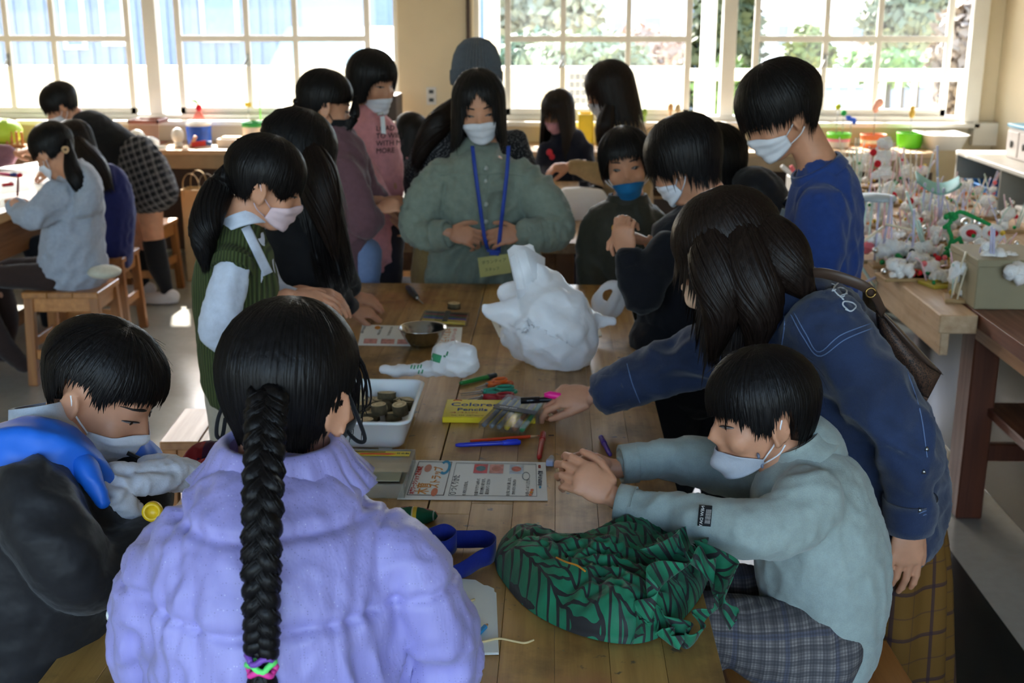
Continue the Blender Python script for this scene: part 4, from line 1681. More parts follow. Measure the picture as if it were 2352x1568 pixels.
# ---- boy at the right in the pale grey sweatshirt ---------------------------------------------------
M_SAGE = cloth('pale_sage_sweat', (148, 160, 156), .95, 420, .3, 12, .25, .25)
h = Head(1742, 948, 1.95, .90, -80, 10, 3)
tor = [(1838, 1045, 1.96, 62, .06), (1846, 1085, 1.95, 112, .10), (1862, 1160, 1.94, 140, .125), (1880, 1260, 1.94, 148, .135), (1892, 1360, 1.94, 142, .14), (1905, 1440, 1.94, 118, .14), (1915, 1490, 1.94, 98, .14)]
a1 = [(1868, 1135, 1.84, 78, .06), (1810, 1200, 1.80, 76, .058), (1735, 1215, 1.79, 68, .055), (1630, 1195, 1.83, 55, .048), (1520, 1177, 1.87, 47, .042), (1424, 1158, 1.90, 39, .034)]
a2 = [(1800, 1095, 2.10, 60, .055), (1720, 1088, 2.13, 66, .056), (1640, 1068, 2.13, 60, .052), (1540, 1055, 2.12, 50, .045), (1437, 1062, 2.10, 40, .036)]
U = person('seated boy in a pale grey green sweatshirt and grey mask pinching a wood piece', h, tor, [a1, a2], top=M_SAGE, top_name='sweatshirt', base=(.48, 1.93, 0),
           legs=[[(1895, 1490, 1.86, 120, .09), (1780, 1480, 1.84, 105, .085), (1660, 1440, 1.84, 80, .07), (1600, 1440, 1.85, 66, .06), (1600, 1640, 1.86, 62, .06), (1605, 1900, 1.88, 50, .05)],
                 [(1880, 1460, 2.03, 110, .09), (1760, 1400, 2.03, 95, .08), (1650, 1370, 2.03, 75, .07), (1585, 1390, 2.04, 62, .06), (1585, 1600, 2.05, 58, .06), (1590, 1800, 2.06, 46, .05)]],
           bottom=plaid('glen_check', (136, 130, 128), [(0, 46, .5, (60, 60, 66), .5), (2, 46, .5, (60, 60, 66), .5), (0, 11.5, .09, (84, 90, 116), .4), (2, 11.5, .09, (84, 90, 116), .4), (0, 180, .5, (60, 58, 62), .4), (2, 180, .5, (60, 58, 62), .4)]),
           voxel=.006, cv=.0078, wr=(.0062, 24), seed=31, bottom_wr=.006,
           hands=[dict(wrist=P(1408, 1140, 1.905), d=(-.72, .10, .42), n=(-.1, -.75, .62), size=.150, curls=(.52, .58, .66, .72), thumb=1, spread=.07, arm=P(1450, 1165, 1.90), thumb_out=.5, thumb_curl=.5),
                  dict(wrist=P(1400, 1072, 2.09), d=(-1, -.12, .28), n=(.1, .75, .62), size=.145, curls=(.55, .75, .8, .85), thumb=-1, spread=.07, arm=P(1450, 1062, 2.10), thumb_out=.7, thumb_curl=.5)])
for sp in ([(1455, 1162, 1.892, 46, .040), (1418, 1153, 1.90, 44, .038)], [(1462, 1062, 2.105, 46, .041), (1425, 1066, 2.10, 45, .040)]):
    ring(sp, M_SAGE, U, 'cuff', thick=.006)
ring([(1822, 1010, 1.96, 62, .062), (1842, 1050, 1.955, 92, .082)], M_SAGE, U, 'collar', thick=.012)
hd_ = wrinkle(remesh(limb([(1850, 995, 2.0, 50, .07), (1885, 1030, 1.99, 52, .085), (1915, 1085, 1.98, 40, .07)], 18), .007, 2), .003, 35, 5)
add('hood', hd_, M_SAGE, U, True)
lab = thing('x', 'x', 'x')
bpy.data.objects.remove(lab)


def text_mesh(body, size, mat, name, parent, origin, xdir, ydir, ext=.0002, align='LEFT', label=None, off=0.0):
    cu = bpy.data.curves.new(name, 'FONT')
    cu.body = body
    cu.size = size
    cu.align_x = align
    cu.align_y = 'CENTER'
    cu.extrude = ext
    cu.offset = off
    cu.resolution_u = 2
    o = bpy.data.objects.new(name, cu)
    COL.objects.link(o)
    dg = bpy.context.evaluated_depsgraph_get()
    me = bpy.data.meshes.new_from_object(o.evaluated_get(dg))
    bpy.data.objects.remove(o)
    bpy.data.curves.remove(cu)
    me.materials.clear()
    me.materials.append(mat)
    x, y = Vector(xdir).normalized(), Vector(ydir).normalized()
    z = x.cross(y)
    o = bpy.data.objects.new(name, me)
    COL.objects.link(o)
    M = Matrix((x, y, z)).transposed().to_4x4()
    loc = Vector(origin)
    if parent is not None:
        loc = loc - Vector(root_loc(parent))
        o.parent = parent
    o.matrix_local = Matrix.Translation(loc) @ M
    if label:
        o['label'] = label
    return o


def patch_on(root_obj, target, centre_px, Ycast, wpx, hpx, rot, mat, name, off=.002, n=8):
    """a small cloth patch laid on the surface of one of a person's garments, by casting along the view onto that garment"""
    me = target.data
    bv = BVHTree.FromPolygons([v.co + Vector(root_loc(target)) for v in me.vertices], [tuple(p.vertices) for p in me.polygons])
    rows = []
    cr, sr = math.cos(rot), math.sin(rot)
    last = None
    for i in range(n):
        row = []
        for j in range(n):
            u, v = (i / (n - 1) - .5) * wpx, (j / (n - 1) - .5) * hpx
            d = ray(centre_px[0] + u * cr - v * sr, centre_px[1] + u * sr + v * cr).normalized()
            hit = bv.ray_cast(CAMP, d)[0]
            p = hit - d * off if hit else (last or P(centre_px[0], centre_px[1], Ycast))
            last = p
            row.append(p)
        rows.append(row)
    return rows


top_u = [c for c in U.children if c.name.startswith('sweatshirt')][0]
rw_ = patch_on(U, top_u, (1619, 1184), 1.8, 30, 48, .08, None, 'sleeve_label', .0025)
pt = add('sleeve_label', sheet(rw_, .001), plain('black_label_cloth', (16, 17, 24), .8), U, True, label='black sleeve label with white lettering')
cc = rw_[4][4]
ux = (rw_[7][4] - rw_[0][4]).normalized()
uy = (rw_[4][7] - rw_[4][0]).normalized()
nn = ux.cross(uy)
if nn.dot(CAMP - cc) < 0:
    nn = -nn
text_mesh('NEW DAY', .0078, M_WHITE, 'lettering', pt, cc + nn * .0016 - ux * .006 - uy * .001, uy, -ux, .0001, 'CENTER')
for k in range(4):
    text_mesh('MADE FOR DAILY WEAR', .0022, M_WHITE, 'lettering', pt, cc + nn * .0018 + ux * (.0012 + k * .0024) - uy * .001, uy, -ux, .0001, 'CENTER')
hair(h, U, [(-180, -.060), (-120, -.052), (-102, .03), (-88, .026), (-76, -.022), (-62, .004), (-45, .022), (0, .03), (45, .018), (66, -.015), (80, -.04), (98, -.002), (120, -.052), (180, -.060)], size=(.091, .112, .105), strands=1600, seed=6, jit=.009, tuck=.22, lift=.003, rough=.001)
features(h, U, 'narrow')
M_MASKG = cloth('grey_mask_cloth', (176, 180, 190), .85, 500, .15, 30, .12, .05, .05)
mk = face_mask(h, U, M_MASKG, 'fold', top=-.050, bot=-.112, droop=.004, half=66)
for zz in (-.058, -.085):
    r = h.around(-60, zz) + .006
    a = math.radians(-60)
    add('snap', h.vf(ellipsoid((math.sin(a) * r, math.cos(a) * r - .005, zz - .005), (.006, .003, .006))), plain('grey_snap', (110, 116, 134), .5), mk, True)
one('wood_bead', ellipsoid(P(1336, 1084, 1.955), (.007, .007, .005)), plain('pale_wood_bead', (190, 182, 160), .6), 'small pale wood piece pinched by the boy in the pale sweatshirt', 'bead')

# ---- woman in the denim jacket ----------------------------------------------------------------------
q = MB('blue_denim')
co = q.coord()
f1, f2 = q.noise(co, 7, 4, .6), q.noise(q.coord('Object', (900, 900, 300)), 1, 2)
q.set(Base_Color=q.ramp(q.math('ADD', q.math('MULTIPLY', f1, .75), q.math('MULTIPLY', f2, .25)), [(.3, lin((14, 26, 52))), (.68, lin((30, 49, 86)))]), Roughness=.85)
q.b.inputs['Sheen Weight'].default_value = .2
q.bump(q.math('ADD', q.noise(co, 16, 4), q.math('MULTIPLY', f2, .15)), .5, .012)
M_DENIM = q.m
h = Head(1668, 580, 2.32, 1.0, -88, 26)
tor = [(1775, 660, 2.33, 62, .06), (1810, 715, 2.33, 118, .12), (1870, 800, 2.33, 150, .16), (1940, 920, 2.32, 160, .175), (2000, 1050, 2.31, 150, .175), (2040, 1150, 2.30, 125, .17), (2052, 1215, 2.30, 105, .16)]
a1 = [(1880, 735, 2.20, 98, .08), (1975, 850, 2.14, 92, .078), (2062, 975, 2.11, 80, .07), (2092, 1080, 2.10, 68, .062), (2088, 1200, 2.10, 52, .05)]
a2 = [(1760, 770, 2.44, 80, .07), (1680, 795, 2.46, 82, .068), (1585, 825, 2.48, 72, .062), (1480, 865, 2.50, 58, .052), (1388, 902, 2.52, 44, .042)]
T = person('woman in a blue denim jacket and mustard plaid skirt leaning to reach out a pen', h, tor, [a1, a2], top=M_DENIM, top_name='denim_jacket', base=(.68, 2.3, 0),
           legs=[leg_specs((.62, 2.3, .7), (.62, 2.28, .4), (.62, 2.3, .06), .7), leg_specs((.72, 2.3, .7), (.72, 2.28, .4), (.72, 2.3, .06), .7)],
           feet=[foot((.62, 2.3, 0), (-1, 0, 0)), foot((.72, 2.3, 0), (-1, 0, 0))],
           voxel=.0068, cv=.009, wr=(.0115, 21), seed=41,
           hands=[dict(wrist=P(1362, 906, 2.525), d=(-1, .02, -.05), n=(.05, -.45, .9), size=.165, curls=(.5, .7, .8, .85), thumb=-1, spread=.03, arm=P(1420, 890, 2.51), thumb_curl=.3, thumb_out=.22),
                  dict(wrist=P(2085, 1205, 2.10), d=(.02, -.05, -1), n=(.2, -.95, 0), size=.165, curls=(.22, .25, .3, .35), thumb=-1, arm=P(2088, 1150, 2.10), thumb_curl=.1, thumb_out=.3)])
sk = [(2050, 1160, 2.31, 100, .15), (2060, 1280, 2.31, 108, .17), (2062, 1420, 2.32, 112, .19), (2062, 1560, 2.33, 118, .20), (2062, 1700, 2.33, 122, .21)]
vf = remesh(limb(sk, 36), .011, 3)
V, F = vf
N = normals(V, F)
an = np.arctan2(V[:, 1] - 2.32, V[:, 0] - P(2062, 1400, 2.32).x)
V = V + N * (.010 * np.sin(an * 9 + wavy(V, 4, 3) * 1.2) * np.clip((1.0 - V[:, 2]) * 2, 0, 1))[:, None]
add('skirt', (V, F), plaid('mustard_plaid', (112, 78, 30), [(0, 11, .08, (36, 26, 46), .65), (2, 10, .08, (36, 26, 46), .6), (0, 22, .05, (60, 40, 40), .5), (2, 20, .06, (60, 40, 44), .5)]), T, True)
for sp in ([(1445, 880, 2.508, 53, .050), (1378, 906, 2.525, 47, .045)], [(2090, 1140, 2.10, 58, .056), (2086, 1212, 2.10, 54, .052)]):
    ring(sp, M_DENIM, T, 'cuff', thick=.006, scale=1.06)
ring([(1752, 640, 2.33, 70, .075), (1782, 672, 2.33, 96, .095), (1802, 700, 2.33, 116, .115)], M_DENIM, T, 'collar', thick=.008, scale=1.05)
jk = [c for c in T.children if c.name.startswith('denim_jacket')][0]
M_SEAM = plain('seam_thread', (92, 112, 150), .8)


def seam(root, target, pts, r, mat, name, off=.001, n=24):
    me = target.data
    bv = BVHTree.FromPolygons([v.co + Vector(root_loc(target)) for v in me.vertices], [tuple(p.vertices) for p in me.polygons])
    a = crom([list(p) + [0] for p in pts], n)
    out = []
    for x in a:
        d = ray(x[0], x[1]).normalized()
        hit = bv.ray_cast(CAMP, d)[0]
        if hit:
            out.append(hit - d * off)
    if len(out) > 2:
        return add(name, tube(out, r, 5), mat, root, True)


for pts in ([(1822, 715), (1850, 765), (1880, 808), (1930, 770), (2000, 742)], [(1816, 722), (1845, 775), (1882, 818), (1940, 780), (2006, 752)], [(1995, 700), (2060, 800), (2110, 930), (2130, 1050)], [(1760, 640), (1800, 720), (1795, 800)],
            [(1440, 835), (1452, 880), (1470, 925)], [(2030, 1172), (2085, 1185), (2128, 1172)], [(2030, 1180), (2085, 1193), (2128, 1180)]):
    seam(T, jk, pts, .0012, M_SEAM, 'seam')
M_THREAD = plain('white_embroidery', (200, 206, 214), .8)
# looping white embroidered letters across the shoulder yoke
for pts in ([(1948, 712), (1936, 700), (1940, 692), (1958, 695), (1966, 704), (1955, 714), (1942, 710)], [(1938, 688), (1930, 680), (1946, 674)], [(1900, 648), (1918, 655), (1912, 668), (1930, 660), (1945, 668), (1935, 682), (1920, 672), (1915, 660), (1925, 650)], [(1978, 672), (1986, 668)]):
    seam(T, jk, pts, .0016, M_THREAD, 'embroidered_letter', n=30)
for px_ in ((2128, 1030), (2122, 1082), (2112, 1170)):
    seam(T, jk, [(px_[0] - 3, px_[1]), (px_[0], px_[1] + 1), (px_[0] + 3, px_[1])], .005, M_STEEL, 'button', n=3)
hair(h, T, [(-180, -.15), (-120, -.17), (-95, -.20), (-72, -.15), (-55, -.02), (-35, .03), (0, .045), (35, .03), (60, -.05), (90, -.2), (120, -.20), (180, -.15)], HAIRB, size=(.090, .112, .103), fall=(-.1, 0, -1), strands=1500, seed=8, jit=.03, flare=.4, thick=.03, wid=.007)
tail([P(1725, 475, 2.33), P(1772, 555, 2.27), P(1815, 618, 2.23), P(1852, 668, 2.22)], [.02, .050, .044, .004], 520, 9, T, HAIRB, 'swept_back_hair', .008)
tail([P(1695, 470, 2.29), P(1712, 590, 2.245), P(1742, 700, 2.21), P(1734, 802, 2.21)], [.02, .052, .046, .004], 320, 10, T, HAIRB, 'side_lock', .007)
tail([P(1655, 480, 2.30), P(1640, 580, 2.255), P(1660, 690, 2.22), P(1640, 808, 2.22)], [.02, .046, .042, .003], 240, 12, T, HAIRB, 'front_lock', .006)
face_mask(h, T, cloth('beige_mask_cloth', (226, 188, 158), .85, 600, .1, 30, .1, .05, .04), 'fold', half=60)
features(h, T, 'narrow')
# the pens she holds
pn = thing('marker_pen', 'black and pink felt pens held out by the denim woman', 'pen', P(1240, 910, 2.54))
add('barrel', tube([P(1200, 921, 2.535), P(1245, 918, 2.535), P(1300, 916, 2.53), P(1330, 915, 2.53)], [.006, .0065, .006, .006], 10), plain('black_pen', (18, 18, 22), .25), pn, True)
add('cap', tube([P(1196, 920, 2.535), P(1240, 918, 2.535)], .0078, 10), plain('black_pen', (18, 18, 22), .25), pn, True)
pn2 = thing('highlighter', 'pink highlighter pinched in the fingers of the denim woman', 'pen', P(1270, 905, 2.53))
add('cap', tube([P(1250, 907, 2.52), P(1262, 906, 2.52), P(1296, 912, 2.52), P(1312, 915, 2.52)], [.005, .0085, .009, .006], 10), plain('hot_pink', (232, 24, 132), .4), pn2, True)
add('barrel', tube([P(1300, 912, 2.52), P(1345, 916, 2.525)], .007, 10), plain('hot_pink', (232, 24, 132), .4), pn2, True)
# shoulder bag
q = MB('leopard_print')
v = q.n('TexVoronoi', feature='F1')
q.put(v.inputs['Vector'], q.coord('Object', (55, 55, 55)))
q.set(Base_Color=q.ramp(v.outputs['Distance'], [(.25, lin((110, 78, 58))), (.32, lin((24, 18, 16))), (.52, lin((26, 20, 18))), (.6, lin((92, 64, 48)))]), Roughness=.6)
M_LEO = q.m
M_LEATH = plain('brown_bag_leather', (74, 56, 46), .45, bump=.1)
bg = thing('shoulder_bag', 'brown leather and leopard print bag hanging behind the denim woman', 'bag', P(2090, 900, 2.3))
c0, c1, c2, c3 = (2015, 705), (2160, 860), (2125, 925), (1992, 745)


def quad_bag(pts, Y, thick, mat, name, parent, bulge=.02):
    a, b, c, d = [P(x, y, Y) for x, y in pts]
    vf = []
    n = 10
    fr, bk = [], []
    for i in range(n):
        u = i / (n - 1)
        r1, r2 = [], []
        for j in range(n):
            v_ = j / (n - 1)
            p = (a * (1 - u) + b * u) * (1 - v_) + (d * (1 - u) + c * u) * v_
            k = (math.sin(math.pi * u) * math.sin(math.pi * v_)) ** .5 * (thick / 2 + bulge * .5)
            r1.append(p + V3(0, -k, 0))
            r2.append(p + V3(0, k, 0))
        fr.append(r1)
        bk.append(list(reversed(r2)))
    return add(name, join(sheet(fr, .001), sheet(bk, .001)), mat, parent, True)


quad_bag([(2010, 702), (2163, 855), (2128, 922), (2020, 790)], 2.26, .07, M_LEO, 'bag_body', bg)
quad_bag([(2008, 698), (2050, 735), (2168, 862), (2098, 822)], 2.235, .03, M_LEATH, 'flap', bg)
add('strap', ribbon([P(1838, 632, 2.24), P(1880, 626, 2.20), P(1940, 640, 2.17), P(2000, 668, 2.17), P(2030, 720, 2.22)], .022, .003, (.2, -.3, .9), 24), M_LEATH, bg, True)
add('strap_ring', xf(tube([(math.cos(t) * .009, 0, math.sin(t) * .009) for t in np.linspace(0, 6.28, 16)], .002, 6), P(2000, 672, 2.165)), plain('brass', (150, 120, 70), .3, 1.0), bg, True)

# ---- woman in the grey green smock ------------------------------------------------------------------
M_SMOCK = cloth('grey_green_linen', (128, 138, 126), .92, 500, .35, 13, .35, .15)
h = Head(1101, 246, 4.15, 1.04, 4, 14, 5)
tor = [(1106, 338, 4.15, 40, .065), (1106, 354, 4.15, 58, .08), (1106, 378, 4.15, 82, .095), (1106, 430, 4.16, 112, .12), (1110, 530, 4.17, 122, .14), (1118, 640, 4.18, 138, .16), (1125, 760, 4.19, 150, .17)]
a1 = [(1026, 394, 4.15, 36, .06), (988, 448, 4.12, 48, .07), (958, 520, 4.06, 43, .065), (985, 545, 4.00, 38, .055), (1024, 540, 3.96, 32, .042)]
a2 = [(1188, 394, 4.15, 38, .06), (1238, 448, 4.12, 50, .07), (1275, 520, 4.06, 45, .065), (1245, 540, 4.00, 40, .055), (1205, 540, 3.96, 33, .042)]
K = person('woman in a loose grey green smock with white mask and blue lanyard', h, tor, [a1, a2], top=M_SMOCK, top_name='smock', base=(-.27, 4.17, 0), legs=stand(-.27, 4.2, .75, .9),
           bottom=cloth('beige_trousers', (150, 130, 96), .9), voxel=.0075, cv=.0095, wr=(.017, 21), seed=51, wr_squash=(1, 1, .35),
           feet=[foot((-.35, 4.2, 0), (0, -1, 0)), foot((-.19, 4.2, 0), (0, -1, 0))],
           hands=[dict(wrist=P(1030, 536, 3.955), d=(1, -.05, -.12), n=(.1, -.8, .55), size=.165, curls=(.45, .6, .7, .75), thumb=-1, voxel=.0032, arm=P(995, 542, 3.98)),
                  dict(wrist=P(1195, 538, 3.955), d=(-1, -.05, -.10), n=(-.1, -.8, .55), size=.165, curls=(.4, .5, .55, .6), thumb=1, voxel=.0032, arm=P(1230, 540, 3.98))])
for sp in ([(1000, 542, 3.975, 38, .05), (1030, 538, 3.955, 34, .045)], [(1232, 540, 3.975, 40, .05), (1205, 540, 3.96, 35, .045)]):
    ring(sp, M_SMOCK, K, 'cuff', thick=.006)
sm = [c for c in K.children if c.name.startswith('smock')][0]
seam(K, sm, [(1010, 402), (1060, 398), (1108, 400), (1160, 398), (1205, 404)], .003, M_SMOCK, 'yoke_seam')
seam(K, sm, [(1118, 372), (1118, 450), (1116, 520)], .0028, M_SMOCK, 'placket')
for yy in (385, 415, 468, 508):
    seam(K, sm, [(1113, yy), (1116, yy + 1), (1119, yy)], .0075, plain('pale_button', (190, 196, 190), .3), 'button', n=3)
hair(h, K, [(-180, -.115), (-90, -.12), (-58, -.115), (-46, -.09), (-40, -.03), (-32, .02), (-14, .060), (0, .085), (14, .06), (32, .025), (39, -.02), (45, -.085), (58, -.115), (90, -.12), (180, -.115)], size=(.090, .104, .099), fall=(0, 0, -1), strands=900, seed=11, jit=.012, flare=.5, wid=.006)
features(h, K, 'narrow', gaze=.0)
face_mask(h, K, M_MASKW, 'pleat', half=60)
ln = thing('name_lanyard', 'blue neck lanyard with a yellow name card on the smock', 'lanyard', P(1135, 600, 3.98))
M_LAN = plain('blue_lanyard', (28, 62, 160), .6)
add('strap', ribbon([P(1085, 335, 4.06), P(1090, 380, 4.025), P(1102, 470, 4.0), P(1112, 540, 3.93), P(1120, 572, 3.95)], .013, .002, (1, -.2, 0), 24), M_LAN, ln, True)
add('strap', ribbon([P(1168, 335, 4.06), P(1165, 390, 4.025), P(1155, 480, 4.0), P(1148, 540, 3.93), P(1145, 576, 3.95)], .013, .002, (1, .2, 0), 24), M_LAN, ln, True)
add('clasp', join(bar(P(1118, 575, 3.95), P(1150, 578, 3.95), .006, .01), bar(P(1124, 582, 3.95), P(1146, 584, 3.95), .004, .01)), M_LAN, ln)
ca_, cb_, cc_, cd_ = P(1097, 592, 3.96), P(1170, 582, 3.96), P(1174, 626, 3.95), P(1103, 637, 3.95)
cd = add('card', sheet([[ca_, cd_], [cb_, cc_]], .002), plain('yellow_card', (190, 184, 112), .7), ln)
ux, uy = (cb_ - ca_).normalized(), (ca_ - cd_).normalized()
o_ = (ca_ + cb_ + cc_ + cd_) / 4 + V3(0, -.002, 0)
text_mesh('ボランティア', .0145, plain('ink', (50, 48, 44), .8), 'lettering', cd, o_ + uy * .014, ux, uy, .0001, 'CENTER')
text_mesh('スタッフ', .013, plain('ink', (50, 48, 44), .8), 'lettering', cd, o_ - uy * .012 - ux * .01, ux, uy, .0001, 'CENTER')

# ---- beanie person behind her ------------------------------------------------------------------------
q = MB('black_dashed_cloth')
v = q.n('TexVoronoi', feature='F1')
q.put(v.inputs['Vector'], q.coord('Object', (46, 46, 24), (0, .4, 0)))
v.inputs['Randomness'].default_value = .35
q.set(Base_Color=q.mix(q.math('LESS_THAN', v.outputs['Distance'], .2), lin((22, 22, 26)), lin((196, 196, 200))), Roughness=.9)
M_DASH = q.m
h = Head(1094, 198, 4.52, .99, 178, 10)
L_ = person('person in a grey ribbed beanie and black dashed top behind the smock woman', h, [(1088, 270, 4.5, 45, .06), (1082, 305, 4.5, 95, .10), (1068, 380, 4.5, 118, .12), (1062, 480, 4.5, 112, .12), (1060, 560, 4.5, 105, .12)],
            [[(985, 340, 4.5, 38, .05), (962, 420, 4.5, 36, .05), (975, 500, 4.55, 32, .04)], [(1172, 320, 4.5, 36, .05), (1200, 400, 4.52, 34, .05), (1190, 480, 4.58, 30, .04)]], top=M_DASH, base=(-.34, 4.5, 0),
            legs=stand(-.34, 4.5, .8, .9), voxel=.012, cv=.012, wr=(.006, 20))
add('skirt', wrinkle(remesh(limb([(1060, 540, 4.5, 105, .13), (1055, 640, 4.5, 108, .15), (1055, 760, 4.5, 112, .16)], 24), .014, 3), .008, 18, 3, (1, 1, .2)), cloth('khaki_cloth', (142, 120, 78), .9), L_, True)
hair(h, L_, [(-180, -.22), (-60, -.22), (-40, -.02), (0, .03), (40, -.02), (60, -.22), (180, -.22)], HAIRB, size=(.078, .096, .085), fall=(0, .0, -1), strands=400, seed=13, jit=.03, flare=.9)
tail([P(1048, 235, 4.44), P(1010, 280, 4.40), P(975, 330, 4.40), P(955, 380, 4.40)], [.05, .045, .035, .012], 90, 4, L_, HAIRB, 'side_hair')
nb = 60
prof = [(.098, -.0), (.101, .02), (.101, .05), (.096, .055), (.094, .08), (.088, .11), (.074, .142), (.05, .166), (.02, .176), (.001, .178)]
bv_ = []
nb = 46
for i in range(nb * 2):
    for r_, z_ in prof:
        rr_ = r_ * (1 + (.055 if i % 2 else -.05))
        bv_.append((rr_ * math.cos(math.pi * i / nb) * .96, rr_ * math.sin(math.pi * i / nb) * 1.12, z_ + .005))
add('beanie', h.vf((A(bv_), grid_faces(nb * 2, len(prof), wrap_u=True))), cloth('grey_ribbed_knit', (96, 100, 106), .95, 300), L_, False)

# ---- girl in the green knitted vest ------------------------------------------------------------------
q = MB('olive_knit')
wv = q.n('TexWave', wave_type='BANDS')
q.put(wv.inputs['Vector'], q.coord('Object', (1, 1, .02)))
wv.inputs['Scale'].default_value = 38
wv.inputs['Distortion'].default_value = .6
q.set(Base_Color=q.ramp(wv.outputs['Fac'], [(.2, lin((46, 56, 26))), (.8, lin((72, 84, 42)))]), Roughness=.95)
q.bump(wv.outputs['Fac'], .6, .006)
M_VEST = q.m
M_SHIRT = cloth('white_shirt', (206, 214, 230), .85, 700, .1, 14, .3)
h = Head(612, 422, 2.75, .91, 104, 22, 2)
tor = [(560, 525, 2.75, 46, .055), (548, 570, 2.74, 76, .085), (540, 650, 2.74, 92, .11), (545, 750, 2.74, 88, .115), (540, 840, 2.74, 76, .115), (532, 892, 2.74, 62, .11)]
a1 = [(536, 612, 2.64, 40, .045), (518, 690, 2.61, 46, .048), (502, 765, 2.61, 42, .046), (560, 758, 2.64, 36, .04), (640, 705, 2.72, 27, .032)]
a2 = [(590, 590, 2.86, 36, .045), (620, 670, 2.86, 36, .045), (680, 685, 2.86, 26, .032)]
H_ = person('girl in an olive knitted vest over a white shirt with a long ponytail', h, tor, [a1, a2], top=M_SHIRT, top_name='shirt', base=(-.79, 2.74, 0),
            legs=stand(-.765, 2.76, .72, .62, gap=.055), bottom=cloth('sand_trousers', (176, 164, 146), .9), voxel=.0065, cv=.009, wr=(.006, 22), seed=61,
            hands=[dict(wrist=P(668, 682, 2.76), d=(1, .1, -.15), n=(0, -.5, .85), size=.145, curls=(.35, .4, .45, .5), thumb=-1, arm=P(625, 712, 2.71)), dict(wrist=P(700, 672, 2.88), d=(1, -.1, -.05), n=(0, -.2, .95), size=.145, curls=(.4, .45, .5, .5), thumb=1, arm=P(660, 685, 2.86))])
vt = wrinkle(remesh(join(limb([(a, b, c_, w * 1.05, d_ + .008) for a, b, c_, w, d_ in tor[0:]], 28), limb([(540, 592, 2.66, 44, .055), (535, 618, 2.645, 44, .056)], 18)), .0075, 3), .005, 18, 5, (1, 1, .3))
add('knit_vest', vt, M_VEST, H_, True)
ring([(537, 600, 2.655, 46, .058), (532, 622, 2.64, 46, .056)], M_VEST, H_, 'armhole_band', thick=.006, scale=1.06)
ring([(556, 498, 2.75, 44, .056), (566, 530, 2.74, 52, .064)], M_SHIRT, H_, 'shirt_collar', thick=.005, scale=1.08)
vs = [c for c in H_.children if c.name.startswith('knit_vest')][0]
rwf = patch_on(H_, vs, (590, 575), 2.65, 22, 120, -.45, None, 'shirt_front', .004)
add('shirt_front', sheet(rwf, .002), M_SHIRT, H_, True)
hair(h, H_, [(-180, -.045), (-120, -.05), (-100, -.01), (-85, .0), (-70, -.01), (-50, -.03), (-35, .0), (0, .01), (35, .012), (50, -.01), (62, -.02), (74, .004), (88, .018), (102, .0), (120, -.05), (180, -.045)], size=(.087, .108, .100), strands=1100, seed=14, jit=.006, tuck=.3)
tail([h.w(0, -.105, .01), P(505, 430, 2.72), P(478, 490, 2.67), P(468, 545, 2.64), P(470, 598, 2.64)], [.022, .032, .035, .030, .004], 260, 15, H_, label='long black ponytail')
features(h, H_, 'down')
face_mask(h, H_, M_MASKP, 'pleat', strapmat=M_MASKP)

# ---- black haired person in black beside her ----------------------------------------------------------
h = Head(684, 358, 3.14, .98, 112, 26)
G_ = person('long haired person in black right behind the girl in the olive vest', h, [(690, 455, 3.14, 52, .06), (682, 500, 3.14, 84, .10), (672, 590, 3.14, 92, .12), (668, 720, 3.14, 90, .12), (668, 860, 3.14, 86, .12)],
            [[(735, 520, 3.12, 42, .05), (752, 600, 3.2, 42, .05), (770, 665, 3.32, 34, .042), (802, 705, 3.40, 26, .034)], [(742, 510, 3.28, 40, .05), (765, 590, 3.38, 40, .05), (800, 660, 3.52, 28, .036)]],
            top=M_BLACK, base=(-.72, 3.14, 0), legs=stand(-.74, 3.14, .78, .9), bottom=M_BLACK, voxel=.0075, cv=.01, wr=(.006, 22), seed=71,
            hands=[dict(wrist=P(802, 710, 3.40), d=(.85, .35, -.2), n=(0, -.3, .95), size=.15, curls=(.5, .55, .6, .6), thumb=1, voxel=.003, arm=P(780, 690, 3.36)),
                   dict(wrist=P(806, 678, 3.53), d=(.95, .1, -.25), n=(0, -.3, .95), size=.15, curls=(.45, .5, .55, .6), thumb=1, voxel=.003, arm=P(775, 665, 3.48))])
hair(h, G_, [(-180, -.30), (-90, -.32), (-55, -.26), (-35, -.05), (0, .0), (35, -.05), (55, -.26), (90, -.33), (180, -.30)], size=(.092, .112, .103), fall=(.22, .0, -1), strands=900, seed=16, jit=.04, flare=.25, wid=.007)
face_mask(h, G_, M_MASKW, 'pleat')
tail([P(700, 300, 3.12), P(724, 390, 3.07), P(746, 480, 3.04), P(768, 578, 3.04)], [.02, .05, .04, .004], 140, 17, G_, HAIRB, 'front_lock')

